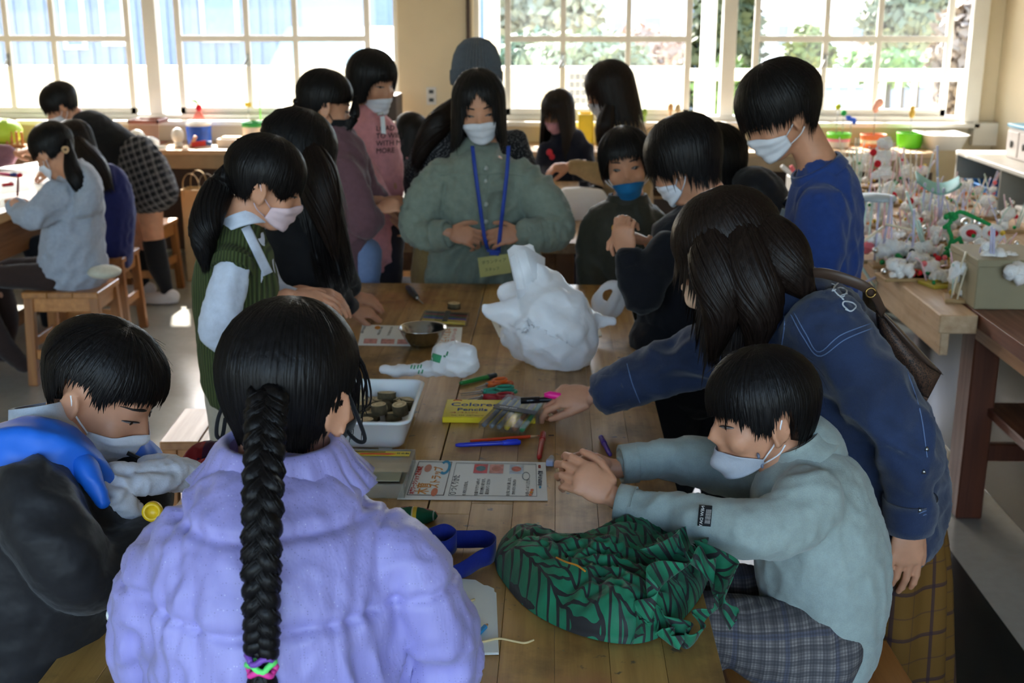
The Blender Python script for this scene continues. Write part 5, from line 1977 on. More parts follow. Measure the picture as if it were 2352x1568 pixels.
# ---- plum sweater, black mask --------------------------------------------------------------------------
M_PLUM = cloth('plum_sweat', (104, 74, 82), .95, 420, .25, 14, .3, .2)
h = Head(748, 240, 4.15, .96, 112, 18)
F_ = person('girl in a plum sweater and pointed black mask with her hair tied back', h, [(745, 300, 4.15, 40, .06), (765, 345, 4.15, 66, .10), (775, 430, 4.15, 74, .12), (778, 540, 4.15, 72, .12), (778, 640, 4.15, 64, .115)],
            [[(795, 375, 4.07, 32, .05), (818, 450, 4.05, 38, .055), (835, 510, 4.04, 40, .055), (862, 495, 4.08, 30, .042)], [(805, 360, 4.25, 30, .05), (835, 430, 4.3, 32, .05), (872, 462, 4.3, 24, .04)]],
            top=M_PLUM, top_name='sweater', base=(-.79, 4.15, 0), legs=stand(-.79, 4.15, .8, .9), bottom=cloth('pale_jeans', (110, 128, 164), .9), voxel=.0085, cv=.0105, wr=(.009, 20), seed=81,
            hands=[dict(wrist=P(866, 482, 4.09), d=(.9, .2, .2), n=(0, -.5, .85), size=.16, thumb=-1, voxel=.0036), dict(wrist=P(874, 462, 4.25), d=(.9, -.2, .05), n=(0, -.4, .9), size=.16, thumb=1, voxel=.0036)])
hair(h, F_, [(-180, -.035), (-120, -.05), (-95, .0), (-60, .03), (0, .06), (40, .03), (60, .02), (80, .012), (95, .0), (120, -.05), (180, -.035)], size=(.087, .107, .099), strands=600, seed=18, jit=.005, tuck=.3)
tail([h.w(.04, .088, .06), h.w(.055, .100, .0), h.w(.058, .096, -.05)], [.006, .016, .003], 40, 19, F_, name='front_lock')
tail([h.w(0, -.11, -.02), P(690, 238, 4.15), P(676, 250, 4.15)], [.02, .016, .006], 50, 20, F_, HAIRB)
face_mask(h, F_, M_BLACK, 'fold', strapmat=M_BLACK, bot=-.112)
features(h, F_, 'narrow')

# ---- pink sweater child ----------------------------------------------------------------------------------
M_PINK = cloth('pink_sweat', (212, 144, 148), .95, 420, .25, 14, .3, .2)
h = Head(857, 188, 4.6, .97, 52, 10)
E_ = person('bob haired child in a pink sweatshirt with mask below the nose', h, [(848, 255, 4.6, 36, .06), (845, 285, 4.6, 64, .09), (842, 360, 4.6, 76, .115), (842, 470, 4.6, 74, .12), (842, 590, 4.6, 70, .12)],
            [[(798, 310, 4.53, 30, .05), (822, 380, 4.48, 33, .05), (858, 440, 4.46, 30, .046), (893, 487, 4.46, 22, .036)], [(888, 315, 4.66, 28, .05), (900, 385, 4.62, 28, .045), (910, 445, 4.58, 22, .036)]],
            top=M_PINK, top_name='sweatshirt', base=(-.76, 4.6, 0), legs=stand(-.76, 4.6, .8, .9), bottom=cloth('dark_trousers', (44, 42, 50), .9), voxel=.0085, cv=.0105, wr=(.008, 20), seed=91,
            hands=[dict(wrist=P(896, 490, 4.46), d=(.6, .1, -.5), n=(.3, -.7, .6), size=.155, thumb=-1, voxel=.0036), dict(wrist=P(912, 455, 4.57), d=(.3, .1, -.9), n=(.6, -.7, 0), size=.155, thumb=1, voxel=.0036)])
hair(h, E_, [(-180, -.075), (-120, -.08), (-85, -.085), (-62, -.07), (-48, .0), (-30, .022), (0, .026), (30, .022), (48, .0), (62, -.07), (85, -.085), (120, -.08), (180, -.075)], size=(.096, .112, .102), strands=800, seed=21, jit=.006, tuck=.12)
features(h, E_, 'narrow')
face_mask(h, E_, M_MASKW, 'pleat', top=-.045, bot=-.115)
pk = [c for c in E_.children if c.name.startswith('sweatshirt')][0]
rt = patch_on(E_, pk, (875, 325), 4.5, 60, 60, 0, None, 't', .004)
cc = rt[4][4]
for k, s in enumerate(('LOAD', 'TO WIN', 'WITH ME', 'MORE')):
    p_ = rt[3][min(7, k * 2)]
    text_mesh(s, .028, plain('black_print', (40, 26, 30), .8), 'lettering', E_, p_ + V3(-.01, -.012, 0), V3(.86, .5, -.05), V3(0, -.1, 1), .0006, 'LEFT')
nt = thing('name_clip', 'white name tag clipped to the pink sweatshirt', 'name tag', P(880, 300, 4.46))
add('tag', sheet([[P(873, 268, 4.47), P(876, 306, 4.455)], [P(883, 266, 4.47), P(887, 308, 4.455)]], .003), plain('clear_white_tag', (226, 232, 236), .2), nt)
add('clip', bar(P(866, 262, 4.47), P(880, 260, 4.47), .008, .012), M_STEEL, nt)

# ---- boy with the blue mask -------------------------------------------------------------------------------
M_OLIVE = cloth('dark_olive_nylon', (52, 50, 40), .6, 300, .08, 14, .3)
h = Head(1438, 376, 4.1, 1.02, -4, 4, 9)
P_ = person('smiling boy in a dark olive jacket with a blue mask under his nose', h, [(1442, 455, 4.1, 36, .06), (1440, 485, 4.1, 82, .09), (1434, 550, 4.11, 98, .12), (1430, 650, 4.12, 94, .125), (1430, 780, 4.12, 90, .12)],
            [[(1372, 515, 4.1, 34, .05), (1356, 590, 4.08, 34, .05), (1362, 650, 4.02, 30, .045), (1402, 690, 3.98, 24, .035)], [(1510, 515, 4.1, 34, .05), (1530, 590, 4.08, 34, .05), (1510, 660, 4.02, 30, .045)]],
            top=M_OLIVE, top_name='jacket', base=(.24, 4.12, 0), legs=stand(.235, 4.12, .75, .85), bottom=M_BLACK, voxel=.0075, cv=.010, wr=(.007, 20), seed=101)
ring([(1442, 445, 4.1, 44, .062), (1442, 478, 4.1, 60, .075)], M_OLIVE, P_, 'jacket_collar', thick=.008)
hair(h, P_, [(-180, -.06), (-100, -.05), (-75, -.045), (-58, -.02), (-40, .038), (0, .045), (40, .038), (55, .0), (75, -.045), (100, -.05), (180, -.06)], size=(.090, .106, .100), strands=900, seed=23, jit=.010, lift=.004, tuck=.2)
features(h, P_, 'open')
face_mask(h, P_, cloth('blue_mask_cloth', (24, 104, 156), .8, 600, .1, 30, .1, .05, .04), 'fold', top=-.048, bot=-.110, half=66)

# ---- boy in the dark sweater ---------------------------------------------------------------------------
M_NAVY = cloth('near_black_navy', (20, 21, 27), .9, 420, .2, 14, .25)
h = Head(1570, 370, 3.2, .97, -116, 28)
Q_ = person('short haired boy in a near black sweater holding up an amber wood piece', h, [(1612, 480, 3.2, 55, .06), (1606, 530, 3.2, 105, .10), (1592, 630, 3.2, 125, .125), (1588, 760, 3.2, 122, .13), (1590, 900, 3.2, 112, .13)],
            [[(1540, 560, 3.10, 44, .052), (1492, 640, 3.05, 44, .05), (1476, 690, 3.04, 42, .048), (1455, 640, 3.05, 36, .042), (1444, 585, 3.07, 30, .036)], [(1570, 540, 3.30, 44, .05), (1530, 610, 3.28, 42, .05), (1512, 570, 3.22, 30, .036)]],
            top=M_NAVY, top_name='sweater', base=(.40, 3.2, 0), legs=stand(.42, 3.2, .75, 1.5, gap=.085), bottom=M_NAVY, voxel=.0065, cv=.009, wr=(.006, 20), seed=111,
            hands=[dict(wrist=P(1442, 582, 3.07), d=(-.22, .05, 1), n=(-.45, -.88, .1), size=.15, curls=(.72, .85, .95, 1.0), thumb=-1, spread=.015, arm=P(1448, 615, 3.06), thumb_out=.25, thumb_curl=.7),
                   dict(wrist=P(1492, 556, 3.19), d=(-.85, -.15, .35), n=(.2, .1, .95), size=.152, curls=(.62, .8, .95, 1.0), thumb=1, spread=.015, arm=P(1520, 575, 3.22), thumb_curl=.3, thumb_out=.35)])
ring([(1452, 612, 3.06, 35, .042), (1443, 578, 3.07, 32, .038)], M_NAVY, Q_, 'cuff', thick=.006)
hair(h, Q_, [(-180, -.072), (-125, -.065), (-98, -.005), (-78, -.03), (-60, .012), (0, .03), (60, .01), (78, -.03), (98, .0), (125, -.065), (180, -.072)], size=(.089, .110, .102), strands=1300, seed=25, jit=.02, tuck=.2, lift=.010, rough=.002)
features(h, Q_, 'narrow')
face_mask(h, Q_, M_MASKW, 'pleat', top=-.03)
one('wood_bead', ellipsoid(P(1412, 524, 3.10), (.009, .009, .012)), plain('amber_wood', (196, 134, 50), .5), 'small amber wood piece held up by the boy in the near black sweater', 'bead')

# ---- hooded figure behind him ---------------------------------------------------------------------------
M_CHAR = cloth('charcoal_fleece', (44, 43, 45), .95, 420, .3, 12, .3)
h = Head(1636, 382, 3.62, 1.02, -118, 22)
R_ = person('person in a charcoal hoodie half hidden behind the near black sweater boy', h, [(1700, 440, 3.6, 46, .06), (1735, 480, 3.6, 72, .10), (1745, 560, 3.6, 84, .12), (1745, 680, 3.6, 84, .12), (1745, 800, 3.6, 80, .12)],
            [[(1740, 520, 3.5, 40, .05), (1730, 620, 3.46, 38, .05), (1670, 660, 3.46, 30, .04)]], top=M_CHAR, top_name='hoodie', base=(.64, 3.6, 0), legs=stand(.64, 3.6, .8, .9), bottom=M_BLACK, voxel=.009, cv=.011, wr=(.006, 20), seed=121)
add('hood', wrinkle(remesh(join(limb([(1706, 418, 3.57, 34, .07), (1745, 408, 3.55, 26, .10), (1778, 440, 3.54, 30, .10), (1795, 478, 3.54, 18, .08)], 16)), .009, 3), .005, 25, 3), M_CHAR, R_, True)
hair(h, R_, [(-180, -.075), (-125, -.07), (-98, -.01), (-60, .0), (0, .02), (60, .0), (98, -.01), (125, -.07), (180, -.075)], size=(.089, .108, .101), strands=500, seed=27, jit=.012, tuck=.2)
ts = thing('key_tag', 'black strap clip with a clear plastic tag hanging at the hoodie', 'name tag', P(1795, 500, 3.3))
add('clip', bar(P(1798, 470, 3.3), P(1816, 455, 3.3), .02, .016), plain('black_clip', (20, 20, 22), .25), ts)
add('tag', sheet([[P(1796, 478, 3.3), P(1778, 528, 3.3)], [P(1808, 482, 3.3), P(1790, 534, 3.3)]], .002), plain('greyish_tag', (130, 138, 140), .2), ts)

# ---- tall boy in the blue sweatshirt ----------------------------------------------------------------------
M_ROYAL = cloth('royal_blue_sweat', (38, 62, 122), .95, 420, .25, 12, .25, .2)
h = Head(1790, 258, 3.0, .97, -80, 30)
S_ = person('tall boy in a royal blue sweatshirt with white mask looking down', h, [(1880, 385, 3.0, 46, .065), (1890, 415, 3.0, 66, .10), (1896, 475, 3.0, 80, .125), (1890, 560, 3.0, 84, .13), (1886, 660, 3.0, 86, .13), (1884, 780, 3.0, 84, .13)],
            [[(1890, 470, 2.90, 56, .06), (1880, 560, 2.86, 60, .06), (1860, 650, 2.86, 56, .058), (1800, 710, 2.88, 40, .045)]], top=M_ROYAL, top_name='sweatshirt', base=(.70, 3.0, 0), legs=stand(.70, 3.0, .8, .85), bottom=cloth('dark_trousers', (44, 42, 50)), voxel=.0065, cv=.009, wr=(.009, 18), seed=131, wr_squash=(1, 1, .4))
ring([(1872, 378, 3.0, 58, .072), (1884, 402, 3.0, 66, .085)], M_ROYAL, S_, 'collar', thick=.008, scale=1.05)
nk = remesh(limb([(1838, 300, 3.0, 40, .05), (1862, 345, 3.0, 50, .055), (1884, 392, 3.0, 58, .06)], 16), .007, 2)
bd = [c for c in S_.children if c.name.startswith('body')][0]
hair(h, S_, [(-180, -.06), (-125, -.055), (-98, .012), (-80, .0), (-64, .012), (-40, .014), (0, .01), (40, .012), (64, .0), (80, -.015), (98, .004), (125, -.055), (180, -.06)], size=(.093, .114, .106), strands=1400, seed=29, jit=.014, tuck=.28, lift=.008, rough=.002)
features(h, S_, 'down')
face_mask(h, S_, M_MASKW, 'pleat')

# ---- seated girl with the pink mask, far end of the second table ---------------------------------------------
M_DNAVY = cloth('dark_navy_knit', (26, 29, 44), .95)
h = Head(1281, 256, 6.8, 1.0, -35, 22)
N_ = person('long haired girl in dark navy with a pink mask and red bow', h, [(1288, 305, 6.82, 24, .06), (1296, 325, 6.82, 52, .09), (1300, 370, 6.82, 58, .11), (1300, 430, 6.82, 56, .12), (1300, 480, 6.82, 56, .12)],
            [[(1258, 340, 6.80, 22, .05), (1248, 390, 6.72, 22, .045), (1262, 410, 6.6, 16, .035)], [(1340, 340, 6.80, 24, .05), (1345, 390, 6.72, 22, .045), (1325, 405, 6.6, 16, .035)]], top=M_DNAVY, base=(.02, 6.82, 0),
            legs=[leg_specs((-.04, 6.82, .5), (-.05, 6.5, .48), (-.05, 6.5, .06), .9), leg_specs((.1, 6.82, .5), (.1, 6.5, .48), (.1, 6.5, .06), .9)], bottom=M_DNAVY, voxel=.013, cv=.013, wr=(.005, 18))
hair(h, N_, [(-180, -.26), (-90, -.28), (-60, -.20), (-40, .0), (-30, .03), (0, .035), (30, .03), (40, .0), (60, -.20), (90, -.26), (180, -.24)], HAIRB, size=(.092, .11, .1), fall=(0, 0, -1), strands=500, seed=31, jit=.04, flare=.6)
face_mask(h, N_, cloth('rose_mask_cloth', (206, 150, 160), .85), 'fold')
features(h, N_, 'down')
add('bow', join(ellipsoid(P(1262, 350, 6.7), (.018, .01, .02)), ellipsoid(P(1268, 360, 6.7), (.016, .01, .018))), plain('red_bow', (200, 40, 60), .7), N_, True)

# ---- standing girl in the beige coat ---------------------------------------------------------------------------
M_BEIGE = cloth('beige_coat', (170, 142, 100), .9, 400, .2, 14, .3)
h = Head(1398, 208, 5.6, 1.08, -82, 20)
O_ = person('long haired girl in a beige coat reaching over the second table', h, [(1425, 278, 5.6, 34, .06), (1432, 305, 5.6, 54, .09), (1436, 370, 5.6, 62, .12), (1432, 460, 5.6, 66, .13), (1432, 560, 5.6, 72, .14), (1432, 640, 5.6, 76, .14)],
            [[(1458, 320, 5.5, 32, .05), (1440, 390, 5.46, 32, .05), (1405, 405, 5.44, 28, .046), (1350, 390, 5.46, 24, .04), (1312, 382, 5.48, 18, .035)]], top=M_BEIGE, top_name='coat', base=(.3, 5.6, 0), legs=stand(.3, 5.6, .8, .9), bottom=M_BLACK, voxel=.01, cv=.011, wr=(.007, 18), seed=141,
            hands=[dict(wrist=P(1308, 381, 5.48), d=(-1, 0, -.1), n=(0, -.4, .9), size=.16, thumb=-1, voxel=.004)])
hair(h, O_, [(-180, -.13), (-120, -.14), (-85, -.13), (-60, -.06), (-42, .0), (0, .03), (40, .01), (58, -.02), (75, -.10), (120, -.14), (180, -.13)], HAIRB, size=(.092, .11, .103), fall=(.25, 0, -1), strands=600, seed=33, jit=.04, flare=.3)
tail([P(1400, 240, 5.5), P(1388, 290, 5.49), P(1378, 330, 5.49)], [.05, .04, .01], 70, 34, O_, HAIRB, 'front_lock')
face_mask(h, O_, M_MASKW, 'pleat')
features(h, O_, 'narrow')
add('open_front', wrinkle(remesh(limb([(1392, 300, 5.53, 12, .03), (1382, 380, 5.5, 12, .03), (1365, 480, 5.48, 10, .03)], 12), .01, 2), .003, 30, 2), M_BLACK, O_, True)

# ---- small dark haired child at the left of the second table -----------------------------------------------------
h = Head(945, 312, 6.85, 1.05, 75, 38)
M_ = person('small dark haired child bent down in front of the cream pillar', h, [(938, 350, 6.85, 24, .06), (930, 370, 6.85, 42, .09), (925, 410, 6.85, 46, .11), (922, 470, 6.85, 46, .12)],
            [[(945, 372, 6.75, 20, .045), (958, 405, 6.7, 18, .04), (985, 402, 6.6, 14, .035)]], top=M_DNAVY, base=(-1.08, 6.85, 0), legs=[leg_specs((-1.08, 6.85, .5), (-.86, 6.0, .48), (-.86, 6.0, .06), .85), leg_specs((-.92, 6.98, .5), (-.86, 6.98, .48), (-.86, 6.98, .06), .85)], bottom=M_DNAVY, voxel=.013, cv=.013)
hair(h, M_, [(-180, -.16), (-90, -.18), (-55, -.12), (-35, .0), (0, .01), (35, .0), (55, -.12), (90, -.18), (180, -.16)], size=(.09, .108, .099), fall=(-.1, 0, -1), strands=350, seed=35, jit=.03, flare=.5)
face_mask(h, M_, cloth('rose_mask_cloth', (206, 150, 160)), 'fold')

# ---- the group at the left table ------------------------------------------------------------------------------------
M_CHECK = plaid('black_white_check', (30, 30, 34), [(0, 30, .42, (150, 146, 146), .38), (2, 26, .42, (150, 146, 146), .38), (0, 60, .2, (18, 18, 20), .6)], rot=(0, .35, 0))
h = Head(139, 242, 6.5, 1.0, -72, 34)
B_ = person('short haired child in a black top and check skirt bending over', h, [(178, 283, 6.5, 30, .06), (205, 296, 6.5, 46, .10), (250, 330, 6.5, 52, .12), (295, 360, 6.5, 50, .125), (325, 390, 6.5, 48, .125)],
            [[(195, 320, 6.42, 24, .045), (185, 370, 6.38, 22, .042), (120, 392, 6.38, 15, .035)]], top=M_BLACK, base=(-2.28, 6.5, 0),
            bare=[[(335, 420, 6.48, 44, .085), (345, 480, 6.48, 30, .07), (350, 530, 6.5, 25, .052), (362, 600, 6.52, 22, .045), (380, 655, 6.54, 13, .03), (384, 676, 6.54, 12, .03)],
                  [(320, 420, 6.62, 40, .08), (320, 480, 6.66, 28, .07), (315, 540, 6.68, 23, .05), (320, 620, 6.7, 19, .042), (330, 668, 6.72, 12, .03)]],
            voxel=.010, cv=.011, wr=(.004, 18), hands=[dict(wrist=P(118, 392, 6.38), d=(-1, 0, -.2), n=(0, -.4, .9), size=.15, thumb=-1, voxel=.004)])
add('skirt', wrinkle(remesh(limb([(300, 345, 6.5, 48, .13), (322, 385, 6.5, 58, .15), (340, 420, 6.5, 60, .165), (350, 452, 6.5, 62, .175)], 26), .011, 2), .008, 26, 5), M_CHECK, B_, True)
hair(h, B_, [(-180, -.055), (-120, -.05), (-95, .0), (-80, -.02), (-50, .005), (0, .01), (50, .005), (80, -.02), (95, .0), (120, -.05), (180, -.055)], size=(.089, .108, .100), strands=500, seed=37, jit=.01, tuck=.2)
face_mask(h, B_, M_MASKW, 'pleat')
features(h, B_, 'down')
for sp, sh_ in (([(353, 552, 6.505, 26, .055), (364, 610, 6.52, 25, .05), (380, 655, 6.54, 16, .036), (384, 672, 6.54, 15, .036)], (384, 680, 6.54)), ([(314, 560, 6.69, 24, .053), (320, 625, 6.7, 22, .046), (330, 668, 6.72, 14, .034)], (332, 672, 6.72))):
    add('sock', remesh(limb(sp, 16), .009, 2), cloth('black_sock', (20, 21, 26), .9), B_, True)
    g = Z(sh_[0], sh_[1] + 12, 0)
    g = V3(P(sh_[0], sh_[1], sh_[2]).x, sh_[2], 0)
    s_ = [ellipsoid(g + V3(-.05, -.01, .035), (.12, .042, .034)), ellipsoid(g + V3(.03, -.01, .045), (.05, .036, .042)), ellipsoid(g + V3(-.05, -.01, .012), (.125, .046, .012))]
    add('indoor_shoe', remesh(join(s_), .007, 2), SHOE, B_, True)

M_HOOD = cloth('heather_grey_fleece', (158, 164, 176), .95, 420, .3, 12, .35)
h = Head(122, 348, 5.08, 1.0, -112, 34)
C_ = person('girl with a short ponytail in a heather grey hoodie on a stool', h, [(165, 410, 5.08, 34, .06), (172, 435, 5.08, 54, .10), (172, 490, 5.09, 66, .12), (168, 560, 5.10, 70, .13), (168, 625, 5.12, 76, .14), (168, 645, 5.12, 66, .13)],
            [[(138, 440, 5.0, 34, .05), (92, 490, 4.93, 34, .05), (58, 496, 4.92, 28, .045), (30, 468, 4.98, 20, .036)]], top=M_HOOD, top_name='hoodie', base=(-2.235, 5.1, 0),
            legs=[[(V3(-2.24, 5.05, .48), .07, .06), (V3(-2.42, 5.03, .49), .055, .052), (V3(-2.56, 5.0, .46), .048, .048), (V3(-2.5, 5.0, .2), .048, .048), (V3(-2.42, 5.05, .06), .035, .035)],
                  [(V3(-2.24, 5.2, .48), .07, .06), (V3(-2.42, 5.2, .49), .055, .052), (V3(-2.56, 5.2, .46), .048, .048), (V3(-2.55, 5.2, .25), .048, .048), (V3(-2.6, 5.2, .06), .035, .035)]],
            bottom=cloth('brown_tights', (52, 38, 34)), voxel=.0095, cv=.0105, wr=(.010, 17), seed=151, wr_squash=(1, 1, .5),
            hands=[dict(wrist=P(30, 462, 5.0), d=(-.4, .7, .0), n=(0, -.3, .95), size=.15, thumb=1, voxel=.004)])
add('hood', wrinkle(remesh(join(limb([(188, 390, 5.12, 24, .07), (205, 420, 5.06, 28, .10), (200, 465, 5.02, 34, .09), (180, 490, 5.0, 14, .06)], 16)), .009, 3), .007, 24, 8), M_HOOD, C_, True)
hair(h, C_, [(-180, -.03), (-120, -.05), (-95, .0), (-70, .0), (0, .02), (70, .0), (95, .0), (120, -.05), (180, -.03)], size=(.09, .108, .101), strands=500, seed=39, jit=.006, tuck=.3)
tail([h.w(0, -.108, -.005), P(165, 385, 5.0), P(178, 415, 4.98), P(186, 438, 4.98)], [.018, .032, .034, .014], 90, 40, C_)
add('hair_tie', xf(tube([(.011 * math.cos(t), .004 * math.sin(t * 2), .011 * math.sin(t)) for t in np.linspace(0, 6.28, 14)], .006, 6), P(150, 344, 4.98)), plain('beige_tie', (196, 160, 120), .7), C_, True)
face_mask(h, C_, M_MASKW, 'pleat')
one('cloth_hat', ellipsoid(P(240, 624, 5.02), (.075, .07, .03)), cloth('cream_cap_cloth', (200, 196, 178), .9), 'cream cloth cap lying behind the girl in the grey hoodie', 'hat')

h = Head(170, 335, 5.86, 1.02, -105, 30)
D_ = person('child in a navy dress half hidden behind the grey hoodie girl', h, [(225, 395, 5.86, 34, .06), (248, 425, 5.86, 48, .10), (258, 480, 5.86, 50, .12), (258, 545, 5.86, 48, .13), (258, 598, 5.86, 46, .14)],
            [[(225, 430, 5.78, 26, .045), (190, 480, 5.74, 24, .042), (150, 470, 5.76, 16, .035)]], top=cloth('navy_dress', (36, 42, 96), .9, 400), top_name='dress', base=(-2.36, 5.86, 0),
            legs=[leg_specs((-2.36, 5.8, .5), (-2.66, 5.78, .48), (-2.64, 5.8, .06), .85), leg_specs((-2.36, 5.95, .5), (-2.66, 5.95, .48), (-2.64, 5.95, .06), .85)], bottom=cloth('black_sock', (20, 21, 26)), voxel=.011, cv=.012)
hair(h, D_, [(-180, -.12), (-90, -.14), (-50, -.05), (0, .01), (50, -.05), (90, -.14), (180, -.12)], HAIRB, size=(.09, .108, .1), strands=350, seed=41, jit=.02)
tail([P(176, 318, 5.8), P(205, 365, 5.76), P(228, 400, 5.76), P(248, 435, 5.76)], [.06, .06, .055, .02], 150, 42, D_, HAIRB, 'long_hair')

M_MAUVE = cloth('mauve_sweat', (126, 88, 98), .95, 420)
h = Head(-110, 235, 7.15, 1.0, 80, 25)
A_p = person('mauve sweater sleeve and hand of a person cut off at the left edge', h, [(-140, 300, 7.15, 40, .06), (-150, 330, 7.15, 66, .10), (-155, 420, 7.15, 70, .12), (-155, 520, 7.15, 70, .12)],
             [[(-110, 340, 6.98, 32, .05), (-60, 370, 6.98, 28, .045), (-10, 360, 6.98, 26, .045), (28, 356, 6.98, 20, .04)]], top=M_MAUVE, base=(P(-150, 400, 7.15).x, 7.15, 0), legs=stand(P(-150, 400, 7.15).x, 7.2, .6, .9), bottom=M_BLACK, voxel=.012, cv=.012,
             hands=[dict(wrist=P(36, 353, 6.98), d=(1, 0, .25), n=(0, -.4, .9), size=.16, thumb=1, voxel=.004)])
hair(h, A_p, [(-180, -.1), (-90, -.1), (-50, 0), (0, .02), (50, 0), (90, -.1), (180, -.1)], strands=200, seed=43)
# ------------------------------------------------------------------ things on the big table
M_PAPER = plain('white_paper', (242, 244, 240), .8, var=.02)
M_INK = plain('grey_print', (96, 98, 100), .8)
M_BAG = None
q = MB('thin_white_plastic')
for nd in list(q.t.nodes):
    if nd.type != 'OUTPUT_MATERIAL':
        q.t.nodes.remove(nd)
pb = q.n('BsdfPrincipled')
pb.inputs['Base Color'].default_value = lin((242, 243, 246))
pb.inputs['Roughness'].default_value = .32
tl = q.n('BsdfTranslucent')
tl.inputs[0].default_value = lin((242, 243, 246))
mx = q.n('MixShader')
mx.inputs[0].default_value = .35
q.t.links.new(pb.outputs[0], mx.inputs[1])
q.t.links.new(tl.outputs[0], mx.inputs[2])
bn = q.n('Bump')
bn.inputs['Strength'].default_value = .35
bn.inputs['Distance'].default_value = .008
q.put(bn.inputs['Height'], q.noise(q.coord(), 24, 4, .6))
q.t.links.new(bn.outputs[0], pb.inputs['Normal'])
q.t.links.new(mx.outputs[0], q.t.nodes['Material Output'].inputs[0])
M_BAG = q.m
T0 = TZ + .0008


def fold_paper(name, label, cs, mat, cat='paper', z=T0, curl=.0, t=.0006, n=8, group=None):
    """sheet with corners cs (pixels, clockwise from top left) lying at height z"""
    a, b, c, d = [Z(x, y, z) for x, y in cs]
    rows = []
    for i in range(n):
        u = i / (n - 1)
        row = []
        for j in range(n):
            v = j / (n - 1)
            p = (a * (1 - u) + b * u) * (1 - v) + (d * (1 - u) + c * u) * v
            p.z = z + t + curl * (abs(u - .5) * 2) ** 3 * (.5 + .5 * math.sin(3 * v + 1))
            row.append(p)
        rows.append(row)
    o = one(name, sheet(rows, t), mat, label, cat, group, smooth=False)
    return o, (a, b, c, d)


# main leaflet: its text runs away from the camera, line after line to the right
lf, (a, b, c, d) = fold_paper('leaflet', 'white printed instruction leaflet lying beside the clear plastic case', [(947, 1057), (1253, 1062), (1258, 1150), (912, 1147)], M_PAPER)
XD, YD = (a - d).normalized(), (d - c).normalized()
W_, H_l = (c - d).length, (a - d).length


def LP(u, v, dz=.0016):
    """leaflet point: u 0-1 left to right, v 0-1 front to back"""
    p = (d * (1 - u) + c * u) * (1 - v) + (a * (1 - u) + b * u) * v
    p.z = T0 + .0006 + dz
    return p


M_OR, M_RDI, M_BLI = plain('orange_print', (214, 142, 52), .8), plain('red_print', (196, 58, 48), .8), plain('blue_print', (60, 150, 190), .8)
M_DK = plain('dark_print', (52, 50, 48), .8)


def lt(s, size, u, v, mat, off=0.0):
    return text_mesh(s, size, mat, 'lettering', lf, LP(u, v, .0008), XD, YD, .00012, 'LEFT', off=off)


def lrect(u0, u1, v0, v1, mat, name, w=0.0):
    if w:
        vf = join(*[sheet([[LP(x0, y0), LP(x0, y1)], [LP(x1, y0), LP(x1, y1)]], .0002) for x0, x1, y0, y1 in
                    ((u0, u0 + w * .35, v0, v1), (u1 - w * .35, u1, v0, v1), (u0, u1, v0, v0 + w), (u0, u1, v1 - w, v1))])
    else:
        vf = sheet([[LP(u0, v0), LP(u0, v1)], [LP(u1, v0), LP(u1, v1)]], .0003)
    return add(name, vf, mat, lf)


lrect(.055, .305, .085, .95, M_DK, 'printed_frame', .012)
lrect(.335, .93, .08, .93, M_INK, 'printed_frame', .008)
lt('木育ワークショップ', .0118, .085, .12, M_RDI, .0004)
lt('工作体験', .0118, .085, .60, M_RDI, .0004)
lt('木育', .029, .155, .12, M_OR, .0006)
lt('ストラップ', .0225, .225, .27, M_OR, .0006)
o_ = LP(.14, .78)
add('printed_oval', sheet([[LP(.14 + .026 * math.cos(t) * k, .77 + .10 * math.sin(t) * k) for t in np.linspace(0, 6.28, 18)] for k in (.05, 1)], .0003), plain('salmon_print', (214, 150, 130), .8), lf)
add('printed_oval', sheet([[LP(.235 + .022 * math.cos(t) * k, .165 + .10 * math.sin(t) * k) for t in np.linspace(0, 6.28, 18)] for k in (.05, 1)], .0003), plain('salmon_print2', (222, 130, 96), .8), lf)
add('printed_swoosh', sheet([[LP(.262 + (.022 + .02 * k) * math.cos(t), .80 + (.13 + .06 * k) * math.sin(t)) for t in np.linspace(-2.2, 2.4, 20)] for k in (0, 1)], .0003), M_BLI, lf)
lt('○ つくりかた', .0165, .365, .11, M_DK)
for i, (u, lines) in enumerate(((.44, ['① 木をえらびます。']), (.52, ['② 紙やすりで みがいて', '   好きな色を ぬります。', '   絵をかいて ください']), (.735, ['③ 穴に ひもを 通します。', '   かわいたら かんせい']), (.865, ['④ 使って みてください']))):
    for k, s in enumerate(lines):
        lt(s, .0082, u + k * .036, .10, M_DK)
for i, (u, col, c2) in enumerate(((.475, (206, 84, 92), (70, 120, 130)), (.59, (214, 150, 140), (180, 110, 96)), (.735, (196, 208, 222), (200, 110, 96)))):
    f = lrect(u, u + .10, .66, .90, plain('printed_photo_%d' % i, col, .6, var=.3, scale=90), 'printed_photo')
    add('printed_photo', sheet([[LP(u + .05 + .036 * math.cos(t) * k, .78 + .07 * math.sin(t) * k, .0019) for t in np.linspace(0, 6.28, 14)] for k in (.05, 1)], .0002), plain('printed_photo_b%d' % i, c2, .6, var=.3, scale=120), lf)
add('speech_bubble', tube([LP(.855 + .026 * math.cos(t), .60 + .10 * math.sin(t), .0012) for t in np.linspace(0, 6.28, 22)], .0006, 4), M_INK, lf)
for k in range(3):
    add('printed_beads', sheet([[LP(.885 + k * .006 + .012 * math.cos(t) * s, .12 + k * .06 + .03 * math.sin(t) * s) for t in np.linspace(0, 6.28, 12)] for s in (.05, 1)], .0003), M_OR if k % 2 else plain('salmon_print2', (222, 130, 96)), lf)
lrect(.945, .962, .82, .90, M_RDI, 'logo')
lrect(.95, .957, .845, .875, M_PAPER, 'logo_hole')
lt('木のおもちゃ教室', .0098, .953, .36, plain('navy_print', (40, 54, 80), .8), .0003)
